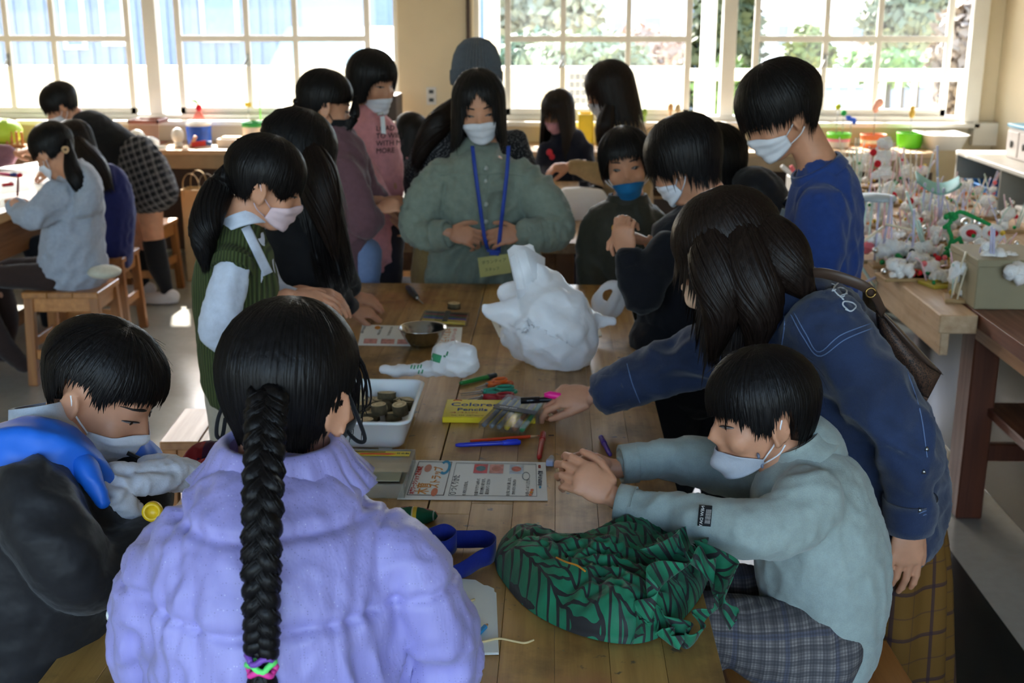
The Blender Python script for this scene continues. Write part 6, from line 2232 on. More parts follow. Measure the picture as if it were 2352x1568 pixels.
add('logo', sheet([[LP(.953 + .008 * math.cos(t) * s, .315 + .03 * math.sin(t) * s) for t in np.linspace(0, 6.28, 12)] for s in (.05, 1)], .0003), M_BLI, lf)

lf2, (a, b, c, d) = fold_paper('leaflet', 'instruction leaflet lying upside down under the steel bowl', [(832, 746), (1062, 752), (1058, 797), (822, 793)], M_PAPER)


def L2(u, v, dz=.0008):
    p = (d * (1 - u) + c * u) * (1 - v) + (a * (1 - u) + b * u) * v
    p.z = T0 + .0006 + dz
    return p


X2, Y2 = (d - a).normalized(), (b - a).normalized()
for u, s, m_, sz in ((.93, '木育ワークショップ 工作体験', M_RDI, .012), (.85, '木育ストラップ', M_OR, .03), (.62, '○ つくりかた', M_DK, .016), (.52, '① 木をえらびます。', M_DK, .009), (.45, '② 好きな色を ぬります。', M_DK, .009), (.30, '③ 穴に ひもを 通します。', M_DK, .009), (.2, '④ 使って みてください', M_DK, .009), (.03, '木のおもちゃ教室', M_INK, .01)):
    text_mesh(s, sz, m_, 'lettering', lf2, L2(u, .92), X2, Y2, .0001)
for u in (.05, .22, .38):
    add('printed_photo', sheet([[L2(u, .08), L2(u, .30)], [L2(u + .13, .08), L2(u + .13, .30)]], .0003), plain('printed_photo_1', (214, 150, 140)), lf2)
add('printed_beads', sheet([[L2(.16 + .03 * math.cos(t) * s, .86 + .09 * math.sin(t) * s) for t in np.linspace(0, 6.28, 12)] for s in (.05, 1)], .0003), M_OR, lf2)
lf3, _ = fold_paper('leaflet', 'leaflet peeping out under the big white plastic bag', [(1128, 735), (1372, 735), (1383, 772), (1146, 775)], M_PAPER)
text_mesh('木のおもちゃ教室', .009, M_INK, 'lettering', lf3, Z(1150, 752, T0 + .002), (-.1, 1, 0), (-1, -.1, 0), .0001)
add('logo', box(*(lambda p: (p.x - .006, p.x + .006, p.y - .005, p.y + .005, T0 + .0012, T0 + .0018))(Z(1155, 770, T0 + .001))), M_RDI, lf3)

# gimlet ------------------------------------------------------------------
g0, g1, g2 = Z(936, 659, TZ + .013), Z(958, 684, TZ + .012), Z(972, 697, TZ + .003)
gm = thing('screwdriver', 'small black handled screwdriver at the far end of the table', 'screwdriver', (g1.x, g1.y, TZ))
add('handle', tube([g0, g0 * .75 + g1 * .25, g0 * .4 + g1 * .6, g1], [.008, .0125, .0115, .008], 12, 12), plain('dark_grey_plastic', (42, 44, 46), .35), gm, True)
add('ferrule', tube([g1, g1 * .85 + g2 * .15], [.007, .006], 12), M_STEEL, gm, True)
add('shaft', tube([g1, g2], [.003, .0016], 8), M_STEEL, gm, True)

# wood slices ---------------------------------------------------------------
M_BARK = plain('grey_brown_bark', (92, 80, 56), .9, var=.35, scale=60, bump=.6)
q = MB('cut_wood_face')
co = q.coord('Object')
ln_ = q.n('VectorMath', operation='LENGTH')
q.put(ln_.inputs[0], co)
rg = q.math('SINE', q.math('ADD', q.math('MULTIPLY', ln_.outputs['Value'], 1500), q.math('MULTIPLY', q.noise(co, 60, 2), 6)))
q.set(Base_Color=q.ramp(rg, [(.1, lin((206, 180, 134))), (.9, lin((234, 214, 172)))]), Roughness=.75)
M_CUT = q.m


def wood_slice(label, loc, r, h_, rot=(0, 0, 0), seed=0, group=None):
    t = thing('wood_slice', label, 'wood slice', (0, 0, 0), group)
    rr = random.Random(seed)
    n = 20
    pr = [(r * (1 + .05 * math.sin(2 * a + seed) + .03 * rr.uniform(-1, 1)) * math.cos(a), r * (1 + .05 * math.sin(2 * a + seed) + .03 * rr.uniform(-1, 1)) * math.sin(a)) for a in [2 * math.pi * i / n for i in range(n)]]
    add('bark', prism(pr, 0, h_), M_BARK, t, True)
    add('cut_face', prism([(x * .93, y * .93) for x, y in pr], -.0004, h_ + .0006), M_CUT, t)
    t.location = loc
    t.rotation_euler = rot
    return t


s_ = wood_slice('wood slice with a red painted spot lying behind the marker set', Z(1043, 708, TZ + .0005), .0205, .017, (0, 0, .3), 3)
add('painted_spot', xf(prism([(.007 * math.cos(t), .005 * math.sin(t)) for t in np.linspace(0, 6, 10)], .0176, .0182), (0.002, .003, 0)), M_RDI, s_)

# bowl -------------------------------------------------------------------------
bc = Z(971, 797, TZ)
bw = thing('steel_bowl', 'stainless steel mixing bowl standing on the upside down leaflet', 'bowl', (bc.x, bc.y + .01, TZ + .002))
prof = [(0, 0), (.032, 0), (.036, .002), (.048, .018), (.058, .036), (.065, .052), (.0685, .0545), (.0695, .0535), (.0690, .0515), (.0665, .0505), (.060, .036), (.050, .0185), (.038, .0045), (0, .003)]
add('shell', xf(lathe(prof, 48, False), (bc.x, bc.y + .01, TZ + .002)), plain('polished_steel', (186, 184, 180), .22, 1.0, var=.03, scale=60), bw, True)

# boxes of pens -----------------------------------------------------------------
M_CLEAR = clear('clear_pvc', (.96, .97, .97), .05, .03)


def pen_case(label, cs, z, th, cols, alongu=True, cover=M_CLEAR, band=(.4, .55), bandmat=None, caps=None):
    a, b, c, d = [Z(x, y, z) for x, y in cs]
    t = thing('pen_case', label, 'pen case', ((a + c) / 2)[:2] + (z,) if False else ((a.x + c.x) / 2, (a.y + c.y) / 2, z))

    def Q(u, v, dz):
        p = (a * (1 - u) + b * u) * (1 - v) + (d * (1 - u) + c * u) * v
        return V3(p.x, p.y, z + dz)
    n = len(cols)
    for i, cl in enumerate(cols):
        v = (i + .5) / n
        p0, p1, p2 = (Q(.04, v, th * .5), Q(.3, v, th * .5), Q(.95, v, th * .5)) if alongu else (Q(v, .96, th * .5), Q(v, .68, th * .5), Q(v, .05, th * .5))
        r = min(th * .42, (Q(0, v, 0) - Q(0, v + 1 / n, 0)).length * .44 if alongu else (Q(v, 0, 0) - Q(v + 1 / n, 0, 0)).length * .44)
        p = add('pen', tube([p1, p2], r * .92, 8), plain('pen_body_%d%d%d' % (caps or cl), caps or cl, .35), t, True)
        add('pen_cap', tube([p0, p1], r, 8), plain('pen_%d%d%d' % cl, cl, .35), p, True)
    fr = [[Q(u, v, th) for v in np.linspace(0, 1, 5)] for u in np.linspace(0, 1, 5)]
    add('lid', join(sheet(fr, .0006), sheet([[Q(0, 0, 0), Q(0, 1, 0)], [Q(0, 0, th), Q(0, 1, th)]], .0006), sheet([[Q(1, 0, 0), Q(1, 1, 0)], [Q(1, 0, th), Q(1, 1, th)]], .0006),
                    sheet([[Q(0, 1, 0), Q(1, 1, 0)], [Q(0, 1, th), Q(1, 1, th)]], .0006), sheet([[Q(0, 0, 0), Q(1, 0, 0)], [Q(0, 0, th), Q(1, 0, th)]], .0006)), cover, t)
    if bandmat:
        b0, b1 = band
        if alongu:
            add('band', sheet([[Q(b0, -.01, th + .0012), Q(b0, 1.01, th + .0012)], [Q(b1, -.01, th + .0012), Q(b1, 1.01, th + .0012)]], .0008), bandmat, t)
        else:
            add('band', sheet([[Q(-.01, b0, th + .0012), Q(1.01, b0, th + .0012)], [Q(-.01, b1, th + .0012), Q(1.01, b1, th + .0012)]], .0008), bandmat, t)
    return t, Q


M_BAND = plain('black_band', (24, 24, 28), .4)
pen_case('flat clear marker set with a black band behind the steel bowl', [(976, 720), (1079, 726), (1073, 750), (964, 744)], TZ + .001, .012,
         [(16, 16, 18), (150, 20, 22), (20, 90, 60), (30, 50, 170), (220, 180, 30), (226, 190, 60)], True, band=(.47, .58), bandmat=M_BAND)
pc_, Q = pen_case('clear plastic pen case with yellow, brown and green pens lying on the yellow box', [(1166, 917), (1249, 936), (1206, 998), (1100, 984)], TZ + .016, .014,
                  [(110, 112, 116), (120, 122, 124), (118, 120, 120), (200, 170, 40), (150, 90, 50), (30, 130, 70)], False, band=(.38, .52), bandmat=plain('grey_band', (60, 62, 64), .4))
text_mesh('color pens', .010, M_PAPER, 'lettering', pc_, Q(.12, .455, .0165), Q(1, .455, 0) - Q(0, .455, 0), Q(.5, 0, 0) - Q(.5, 1, 0), .0001)
M_YEL = plain('yellow_card_box', (232, 206, 30), .45, var=.02)
a, b, c, d = [Z(x, y, TZ + .015) for x, y in ((1027, 916), (1232, 915), (1232, 958), (1028, 957))]
yb = thing('coloured_pencil_box', 'flat yellow box lettered Colored Pencils under the clear pen case', 'pencil box', ((a.x + b.x) / 2, (a.y + d.y) / 2, TZ))
add('box_body', box(a.x, b.x, d.y, a.y, TZ + .0005, TZ + .0145, .0012), M_YEL, yb)
M_NAVYI = plain('navy_ink', (30, 48, 110), .7)
text_mesh('Colored', .034, M_NAVYI, 'lettering', yb, V3(a.x + .012, (a.y * .70 + d.y * .30), TZ + .0147), (1, 0, 0), (0, 1, 0), .0001, off=.0006)
text_mesh('Pencils', .026, M_NAVYI, 'lettering', yb, V3(a.x + .030, (a.y * .42 + d.y * .58), TZ + .0147), (1, 0, 0), (0, 1, 0), .0001, off=.0006)
text_mesh('No. 430  METALLIC', .009, plain('brown_ink', (130, 90, 30), .7), 'lettering', yb, V3(a.x + .02, (a.y * .10 + d.y * .90), TZ + .0147), (1, 0, 0), (0, 1, 0), .0001)
text_mesh('12色 いろえんぴつ', .008, M_RDI, 'lettering', yb, V3(a.x + .014, (a.y * .25 + d.y * .75), TZ + .0147), (1, 0, 0), (0, 1, 0), .0001)
add('printed_stroke', tube([V3(a.x + .016, a.y - .010, TZ + .0148), V3(a.x + .024, a.y - .006, TZ + .0148), V3(a.x + .036, a.y - .009, TZ + .0148)], .0014, 5), M_RDI, yb)

# pens and pencils -----------------------------------------------------------------


def pen(name, label, cat, p0, p1, r, col, capcol=None, cap=.36, z=None, tip=None, clip=True):
    z = z or TZ + r + .0006
    a, b = Z(p0[0], p0[1], z), Z(p1[0], p1[1], z)
    t = thing(name, label, cat, ((a.x + b.x) / 2, (a.y + b.y) / 2, TZ))
    m = a * cap + b * (1 - cap)
    add('barrel', tube([a, a * .94 + b * .06, m, b * .99 + m * .01], [r * .6, r * .95, r, r * .9], 10), plain('pen_%d%d%d' % col, col, .28), t, True)
    cc_ = capcol or col
    add('cap', tube([m, m * .9 + b * .1, b * .93 + m * .07, b], [r * 1.12, r * 1.18, r * 1.1, r * .6], 10), plain('pen_%d%d%d' % cc_, cc_, .28), t, True)
    if clip:
        up = V3(0, 0, 1) * r * 1.25
        add('clip', bar(m * .8 + b * .2 + up, b * .85 + m * .15 + up, r * .5, r * .35), plain('pen_%d%d%d' % cc_, cc_, .28), t)
    return t


def pencil(label, p0, p1, r, col, z=None, zt=None):
    z = z or TZ + r + .0006
    a, b = Z(p0[0], p0[1], z), Z(p1[0], p1[1], zt or z)
    t = thing('colour_pencil', label, 'pencil', ((a.x + b.x) / 2, (a.y + b.y) / 2, TZ))
    m = a * .14 + b * .86
    m2 = a * .03 + b * .97
    add('shaft', tube([a, m], r, 6), plain('pencil_%d%d%d' % col, col, .3), t)
    add('sharpened_wood', tube([m, m2], [r * .95, r * .35], 10), plain('raw_cedar', (196, 150, 104), .7), t, True)
    add('lead', tube([m2, b], [r * .35, r * .08], 8), plain('pencil_%d%d%d' % col, col, .5), t, True)
    return t


pencil('orange colour pencil lying behind the blue marker', (1080, 1013), (1240, 1000), .0038, (226, 74, 34))
bm = pen('marker_pen', 'blue twin tip marker lying in front of the orange pencil', 'pen', (1046, 1022), (1196, 1015), .0052, (36, 52, 186), (44, 66, 214), .28)
pen('marker_pen', 'glossy red felt pen lying upright beside the orange pencil tip', 'pen', (1238, 1052), (1248, 994), .0058, (170, 22, 28), None, .3)
pen('marker_pen', 'purple pen behind the hands of the boy in the pale sweatshirt', 'pen', (1402, 1045), (1380, 1003), .0052, (84, 52, 160), None, .4)
pen('cutter_knife', 'green handled cutter knife lying behind the orange scissors', 'cutter', (1056, 880), (1140, 861), .0062, (34, 120, 52), (38, 44, 42), .24, clip=False)
e0 = Z(1265, 1056, TZ + .008)
er = thing('eraser', 'small used white eraser beside the printed leaflet corner', 'eraser', (e0.x, e0.y, TZ))
add('rubber', remesh(join(xf(box(-.007, .007, -.018, .016, 0, .012, .004), (e0.x, e0.y, TZ + .0005), (0, 0, -.12)), ellipsoid((e0.x + .002, e0.y + .016, TZ + .007), (.006, .006, .006))), .002, 2), plain('grubby_white_rubber', (196, 198, 200), .8, var=.2, scale=120), er, True)
add('paper_sleeve', xf(box(-.0078, .0078, -.019, -.004, -.0002, .0128, .002), (e0.x, e0.y, TZ + .0005), (0, 0, -.12)), plain('blue_white_sleeve', (170, 180, 214), .5), er)


# scissors --------------------------------------------------------------------------
def scissors(label, pblade, ppiv, pend, col, z, spread=.020, size=.022):
    a, m, e = Z(*pblade, z), Z(*ppiv, z), Z(*pend, z)
    t = thing('scissors', label, 'scissors', (m.x, m.y, TZ))
    d_ = (e - a).normalized()
    s = V3(-d_.y, d_.x, 0)
    mt_ = plain('scissor_handle_%d%d%d' % col, col, .4)
    for k, sg in enumerate((1, -1)):
        zz = V3(0, 0, .002 * sg)
        w = .006
        tip = a + s * sg * .001
        vf = prism([(0, 0)] * 3, 0, 1)
        pts = [tip, m + s * w * .9 * (1 if sg > 0 else .3), m + d_ * .012 + s * w * .2, m - s * w * (.3 if sg > 0 else .9)]
        V = [p + zz + V3(0, 0, -.0008) for p in pts] + [p + zz + V3(0, 0, .0008) for p in pts]
        add('blade', (A([list(v) for v in V]), [(3, 2, 1, 0), (4, 5, 6, 7), (0, 1, 5, 4), (1, 2, 6, 5), (2, 3, 7, 6), (3, 0, 4, 7)]), M_STEEL, t)
        c = e - d_ * size + s * sg * spread
        lp = [c + (d_ * math.cos(x) * size * 1.15 + s * math.sin(x) * size * .72) + zz for x in np.linspace(0, 2 * math.pi, 22)]
        add('finger_loop', join(tube(lp, .0042, 8), tube([m + d_ * .002 + zz, m * .5 + (c - d_ * size) * .5 + zz, c - d_ * size * .95 + zz], [.006, .006, .0045], 8)), mt_, t, True)
    add('rivet', xf(lathe([(0, 0), (.004, 0), (.004, .0045), (0, .005)], 12, False), m + V3(0, 0, .0015)), M_STEEL, t, True)
    return t


scissors('orange handled scissors next to the green cutter knife', (1092, 893), (1118, 884), (1166, 874), (222, 100, 30), TZ + .010, .012, .017)
scissors('teal handled scissors between the orange and the red pair', (1058, 906), (1108, 900), (1179, 893), (40, 140, 110), TZ + .012, .012, .019)
scissors('red handled scissors behind the yellow pencil box', (1068, 921), (1108, 912), (1178, 909), (160, 26, 36), TZ + .010, .008, .018)

# white tray with wood slices ---------------------------------------------------------
M_TRAY = plain('white_polyethylene', (234, 236, 238), .35, var=.03)
M_TRAY.node_tree.nodes['Principled BSDF'].inputs['Subsurface Weight'].default_value = .1
zr = TZ + .070
fr_, br_ = Z(928, 972, zr), Z(975, 872, zr)
tx1 = max(fr_.x, br_.x)
ty0, ty1 = fr_.y, br_.y
tx0 = tx1 - .30
tr = thing('plastic_tray', 'white plastic tray full of small wood slices on the table', 'tray', ((tx0 + tx1) / 2, (ty0 + ty1) / 2, TZ))


def rrect(x0, x1, y0, y1, r, z, n=6):
    out = []
    for cx, cy, a0 in ((x1 - r, y1 - r, 0), (x0 + r, y1 - r, 90), (x0 + r, y0 + r, 180), (x1 - r, y0 + r, 270)):
        for k in range(n):
            an = math.radians(a0 + 90 * k / (n - 1))
            out.append((cx + r * math.cos(an), cy + r * math.sin(an), z))
    return out


def loft(rings, close_first=True, close_last=True):
    n = len(rings[0])
    V = [p for r in rings for p in r]
    F = []
    for i in range(len(rings) - 1):
        for j in range(n):
            F.append((i * n + j, i * n + (j + 1) % n, (i + 1) * n + (j + 1) % n, (i + 1) * n + j))
    if close_first:
        F.append(tuple(reversed(range(n))))
    if close_last:
        F.append(tuple((len(rings) - 1) * n + j for j in range(n)))
    return (A(V), F)


def tray_ring(ins, z, r=.03):
    return rrect(tx0 + ins, tx1 - ins, ty0 + ins, ty1 - ins, max(.006, r - ins * .5), z)


add('tray_shell', loft([tray_ring(.022, TZ + .006), tray_ring(.016, TZ + .012), tray_ring(.005, zr - .006), tray_ring(-.002, zr - .005), tray_ring(-.003, zr), tray_ring(.003, zr + .002), tray_ring(.007, zr - .002), tray_ring(.018, TZ + .014), tray_ring(.024, TZ + .009)]), M_TRAY, tr, True)
for fx in (.04, .2):
    for fy in (.025, ty1 - ty0 - .055):
        add('tray_foot', box(tx0 + .03 + fx, tx0 + .06 + fx, ty0 + fy, ty0 + fy + .03, TZ + .0004, TZ + .008, .002), M_TRAY, tr)
rr = random.Random(3)
spots = [(872, 950), (905, 918), (945, 918), (938, 950), (845, 922), (868, 905), (900, 895), (935, 897), (888, 948), (830, 945), (852, 965), (905, 965), (815, 925), (925, 935), (850, 895), (822, 900), (960, 895), (884, 925), (800, 950), (915, 905), (790, 915), (840, 985)]
SL = {0: 'large pale wood slice lying flat at the front of the white tray', 4: 'wood slice standing on its edge at the left of the tray', 8: 'wood slice on its edge in the middle of the tray', 12: 'tilted wood slice on its edge near the black hair locks', 16: 'wood slice in the far right corner of the white tray', 3: 'wood slice against the right wall of the tray near the front'}
ORD = ('rightmost', 'second from the right', 'third from the right', 'fourth from the right', 'fifth from the right', 'sixth from the right', 'seventh from the right')
rest = sorted([i for i in range(len(spots)) if i not in SL], key=lambda i: spots[i][1])
for n_, row in (('back', rest[:6]), ('middle', rest[6:11]), ('front', rest[11:])):
    for k, i in enumerate(sorted(row, key=lambda i: -spots[i][0])):
        SL[i] = 'bark edged wood slice, %s of the %s row in the white tray' % (ORD[k], n_)
for i, (x, y) in enumerate(spots):
    lay = .0 if i % 3 else .018
    p = Z(x, y, TZ + .012 + lay)
    p.x = min(max(p.x, tx0 + .04), tx1 - .040)
    p.y = min(max(p.y, ty0 + .038), ty1 - .040)
    rot = (rr.uniform(-.2, .2), rr.uniform(-.2, .2), rr.uniform(0, 3)) if i not in (4, 8, 12) else (1.35, .2, rr.uniform(-.5, .5))
    z = TZ + .0115 + lay + (.016 if i in (4, 8, 12) else 0)
    wood_slice(SL.get(i, 'bark edged wood slice lying in the white plastic tray'), (p.x, p.y, z), rr.uniform(.015, .0215), rr.uniform(.017, .026), rot, i, 'wood slices in the tray')

# plastic bags -------------------------------------------------------------------------


def crumple(vf, amp, sc, seed, n=2, sq=(1, 1, 1)):
    V, F = vf
    for k in range(n):
        N = normals(V, F)
        r = np.random.RandomState(seed + k)
        w = np.zeros(len(V))
        for i in range(6):
            d_ = r.normal(size=3) * A(sq)
            d_ /= np.linalg.norm(d_)
            x = V @ d_ * sc * (1 + k) + r.uniform(0, 6) + 1.2 * np.sin(V @ r.normal(size=3) * sc * .4)
            w += (2 / np.pi) * np.arcsin(np.sin(x)) / 2.4
        V = V + N * (amp / (1 + k) * w)[:, None]
    return (V, F)


gb = limb([(1240, 795, 2.98, 110, .09), (1255, 770, 3.0, 118, .115), (1262, 730, 3.0, 105, .11), (1250, 690, 3.0, 82, .09), (1238, 655, 3.0, 52, .06), (1222, 620, 3.0, 34, .03), (1208, 590, 3.0, 32, .016), (1200, 572, 3.0, 30, .010)], 28)
gb2 = limb([(1215, 740, 2.97, 52, .05), (1165, 722, 2.96, 34, .025), (1125, 712, 2.96, 20, .012), (1106, 706, 2.96, 14, .008)], 16)
gb3 = limb([(1190, 690, 3.02, 36, .03), (1165, 676, 3.03, 30, .02), (1148, 668, 3.03, 14, .008)], 16)
gb4 = limb([(1340, 735, 3.02, 26, .03), (1380, 735, 3.02, 17, .012), (1414, 737, 3.02, 9, .006)], 16)
pbv = crumple(remesh(join(gb, gb2, gb3, gb4), .0048, 2), .0062, 66, 4, 2, (1, 1, .5))
pbv = (pbv[0], pbv[1])
pbv[0][:, 2] = np.maximum(pbv[0][:, 2], TZ + .002)
bag = thing('plastic_bag', 'large crumpled white plastic carrier bag standing with its handles up', 'plastic bag', (P(1250, 780, 3.0).x, 3.0, TZ))
add('bag_body', pbv, M_BAG, bag, True)
add('handle', sheet([[P(1165, 575, 2.97), P(1190, 690, 2.96)], [P(1180, 562, 2.97), P(1215, 690, 2.95)], [P(1205, 564, 2.98), P(1228, 640, 2.96)], [P(1252, 592, 3.0), P(1250, 650, 2.97)]], .0012), M_BAG, bag, True)
sb = crumple(remesh(join(limb([(1385, 715, 3.30, 26, .03), (1372, 690, 3.30, 14, .012), (1382, 664, 3.3, 10, .008), (1408, 654, 3.3, 10, .008), (1426, 668, 3.3, 12, .01), (1418, 700, 3.3, 16, .015), (1400, 722, 3.3, 18, .02)], 14), limb([(1424, 655, 3.3, 8, .01), (1408, 690, 3.28, 11, .01), (1392, 720, 3.28, 14, .02)], 12)), .0045, 2), .003, 60, 3)
one('plastic_bag', sb, M_BAG, 'small white plastic bag with looped handles behind the large bag', 'plastic bag')
M_GRN = plain('green_bag_print', (60, 150, 104), .6)
c1 = crumple(remesh(join(limb([(1000, 855, 2.72, 14, .02), (1020, 835, 2.72, 34, .045), (1050, 822, 2.72, 40, .055), (1080, 836, 2.72, 30, .045), (1092, 842, 2.72, 14, .02)], 20), limb([(1035, 800, 2.72, 24, .03), (1046, 784, 2.72, 8, .01)], 14), limb([(1005, 845, 2.72, 20, .028), (975, 848, 2.72, 15, .02), (940, 850, 2.72, 12, .012), (905, 852, 2.70, 12, .008), (876, 848, 2.70, 8, .004)], 14)), .0036, 2), .0058, 80, 8, 3)
c1[0][:, 2] = np.maximum(c1[0][:, 2], TZ + .001)
cb = thing('crumpled_bag', 'small crumpled white bag with green printing beside the plastic tray', 'plastic bag', (P(1040, 850, 2.72).x, 2.72, TZ))
add('bag_body', c1, M_BAG, cb, True)
cbo = [c for c in cb.children][0]
for (x, y, w_, h__, r_) in ((1002, 822, 22, 18, .3), (1027, 812, 3, 10, .3), (1021, 818, 5, 4, .2)):
    rws = patch_on(cb, cbo, (x, y), 2.7, w_, h__, r_, None, 'p', .0012, 5)
    add('green_print', sheet(rws, .0006), M_GRN, cb, True)
for k, (x, y) in enumerate(((945, 842), (952, 843), (960, 842), (967, 841), (962, 854), (970, 853))):
    rws = patch_on(cb, cbo, (x, y), 2.7, 3, 9, .3, None, 'p', .0012, 4)
    add('green_print', sheet(rws, .0006), M_GRN, cb, True)

# clear case with the yellow strip ----------------------------------------------------
M_CASE = clear('clear_case', (.94, .95, .94), .1, .16, (.8, .8, .76))
ca, cbb, cc_, cd_ = Z(760, 1030, TZ + .03), Z(949, 1028, TZ + .03), Z(936, 1112, TZ + .03), Z(760, 1120, TZ + .03)
cs_ = thing('clear_case', 'open clear plastic case with a yellow label strip next to the purple jacket', 'plastic case', ((ca.x + cbb.x) / 2, (ca.y + cd_.y) / 2, TZ))
x0, x1, y0, y1 = ca.x, (cbb.x + cc_.x) / 2, cc_.y, ca.y
add('case_shell', join(box(x0, x1, y0, y1, TZ + .0005, TZ + .002, .0005), box(x0, x1, y0, y0 + .0015, TZ, TZ + .03, .0004), box(x0, x1, y1 - .0015, y1, TZ, TZ + .03, .0004), box(x1 - .0015, x1, y0, y1, TZ, TZ + .03, .0004), box(x0, x0 + .0015, y0, y1, TZ, TZ + .03, .0004)), M_CASE, cs_)
add('lid', box(x0, x1, y0 + .06, y1, TZ + .0302, TZ + .0315, .0005), M_CASE, cs_)
ys = add('label_strip', box(x0 + .005, x1 - .008, y1 - .042, y1 - .016, TZ + .0318, TZ + .0324, .0002), M_YEL, cs_)
add('printed_saw', join(xf(prism([(0, -.003), (.06, -.004), (.075, 0), (.06, .004), (0, .003)], 0, .0005), (x1 - .11, y1 - .033, TZ + .0326))), plain('red_orange_ink', (226, 84, 40), .6), ys)
add('printed_blade', join(xf(prism([(-.01, -.002), (.065, -.001), (.066, .002), (-.01, .003)], 0, .0005), (x1 - .125, y1 - .023, TZ + .0326))), M_DK, ys)
text_mesh('日本製', .009, M_DK, 'lettering', ys, V3(x1 - .036, y1 - .029, TZ + .0326), (1, 0, 0), (0, 1, 0), .0001)
add('insert_card', box(x0 + .01, x1 - .02, y0 + .075, y1 - .045, TZ + .004, TZ + .006), plain('cream_card', (206, 200, 170), .8), cs_)

# pouches, strap, papers, string -----------------------------------------------------
M_PATCH = plaid('quilted_check', (26, 84, 56), [(1, 14, .45, (150, 36, 48), .95), (0, 13, .12, (222, 178, 50), .9), (1, 28, .06, (200, 200, 190), .5), (0, 26, .06, (200, 200, 190), .5)])
pv = remesh(limb([(905, 1190, 1.985, 22, .03), (945, 1188, 1.985, 26, .03), (980, 1186, 1.985, 22, .028), (1000, 1182, 1.985, 12, .02)], 18), .005, 3)
pv[0][:, 2] = np.maximum(pv[0][:, 2], TZ + .001)
one('quilted_pouch', wrinkle(pv, .003, 50, 4), M_PATCH, 'quilted green, red and yellow pouch peeping out beside the purple jacket', 'pouch')
M_STRAPB = cloth('navy_webbing', (22, 36, 120), .85, 300)
ups = [(0, 0, 1)] * 5 + [(0, .35, .95)] * 3
sp = [Z(970, 1240, TZ + .03), Z(1020, 1222, TZ + .03), Z(1048, 1240, TZ + .025), Z(1022, 1262, TZ + .02), Z(975, 1258, TZ + .02)]
st_ = thing('webbing_strap', 'navy blue webbing strap twisted in loops beside the green bag', 'strap', (Z(1060, 1260).x, Z(1060, 1260).y, TZ))
add('loop', ribbon(sp, .030, .002, (0, .2, 1), 30), M_STRAPB, st_, True)
sp = [Z(1035, 1238, TZ + .018), Z(1075, 1238, TZ + .018), Z(1115, 1238, TZ + .018), Z(1138, 1252, TZ + .018), Z(1130, 1272, TZ + .018), Z(1100, 1285, TZ + .017), Z(1062, 1310, TZ + .012), Z(1030, 1325, TZ + .008), Z(1000, 1340, TZ + .006)]
add('band', ribbon(sp, .030, .002, (0, .25, 1), 40), M_STRAPB, st_, True)
for k, cs in enumerate(([(960, 1322), (1092, 1332), (1140, 1362), (1146, 1503), (960, 1506)], [(965, 1332), (1120, 1345), (1135, 1352), (1144, 1500), (965, 1500)])):
    pts = [Z(x, y, T0 + k * .0012) for x, y in cs]
    n = len(pts)
    V = [list(p) for p in pts] + [[p.x, p.y, p.z + .0008] for p in pts]
    F = [tuple(reversed(range(n))), tuple(range(n, 2 * n))] + [(i, (i + 1) % n, n + (i + 1) % n, n + i) for i in range(n)]
    o = one('paper_sheet', (A(V), [tuple(reversed(f)) for f in F]), plain('soft_white_paper', (232, 238, 234), .8, var=.03), ('lower' if k == 0 else 'upper') + ' plain white paper sheet under the blue pencil beside the purple sleeve', 'paper', smooth=False)
pencil('light blue colour pencil lying on the plain white papers', (1072, 1482), (1121, 1432), .0042, (38, 134, 190), z=TZ + .008)
M_CORD = plain('cream_cord', (214, 190, 140), .8)
one('cord', tube([Z(1060, 1478, TZ + .0045), Z(1110, 1473, TZ + .0048), Z(1145, 1466, TZ + .0045), Z(1180, 1472, TZ + .002), Z(1205, 1476, TZ + .002), Z(1226, 1469, TZ + .002)], .0018, 8, 40), M_CORD, 'pale cream cord running off the white papers onto the table', 'cord')
one('cord', tube([Z(1040, 1400, TZ + .0045), Z(1062, 1388, TZ + .0045), Z(1090, 1376, TZ + .0045)], .0018, 8, 14), M_CORD, 'short piece of cream cord lying on the white papers', 'cord')
wc = thing('glue_cap', 'white bottle cap standing on the table left of the purple jacket', 'cap', Z(262, 1412, TZ))
add('bottle', tube([Z(262, 1410, TZ + .002), Z(262, 1410, TZ + .03), Z(262, 1410, TZ + .034)], [.014, .013, .008], 16), M_WHITE, wc, True)
add('lid', tube([Z(262, 1410, TZ + .034), Z(262, 1410, TZ + .045)], [.012, .011], 16), M_PAPER, wc, True)
rp = remesh(limb([(425, 1068, 2.10, 12, .02), (455, 1050, 2.10, 28, .04), (490, 1045, 2.10, 34, .045), (530, 1050, 2.10, 26, .04)], 18), .006, 3)
rp[0][:, 2] = np.maximum(rp[0][:, 2], TZ + .001)
rpo = thing('tartan_pouch', 'red and navy tartan pouch with a dotted red band at the left table edge', 'pouch', (P(480, 1050, 2.1).x, 2.1, TZ))
add('pouch_body', wrinkle(rp, .004, 45, 3), plaid('red_tartan', (130, 30, 36), [(0, 16, .3, (24, 30, 60), .8), (1, 16, .3, (24, 30, 60), .8), (2, 16, .3, (24, 30, 60), .6)]), rpo, True)
q = MB('red_dotted_tape')
v = q.n('TexVoronoi')
q.put(v.inputs['Vector'], q.coord('Object', (130, 130, 130)))
v.inputs['Randomness'].default_value = .2
q.set(Base_Color=q.mix(q.math('LESS_THAN', v.outputs['Distance'], .25), lin((186, 30, 36)), lin((236, 226, 220))), Roughness=.8)
add('tape', ribbon([P(428, 1075, 2.04), P(460, 1062, 2.045), P(500, 1052, 2.05), P(530, 1050, 2.05)], .012, .002, (0, -.3, 1), 16), q.m, rpo, True)

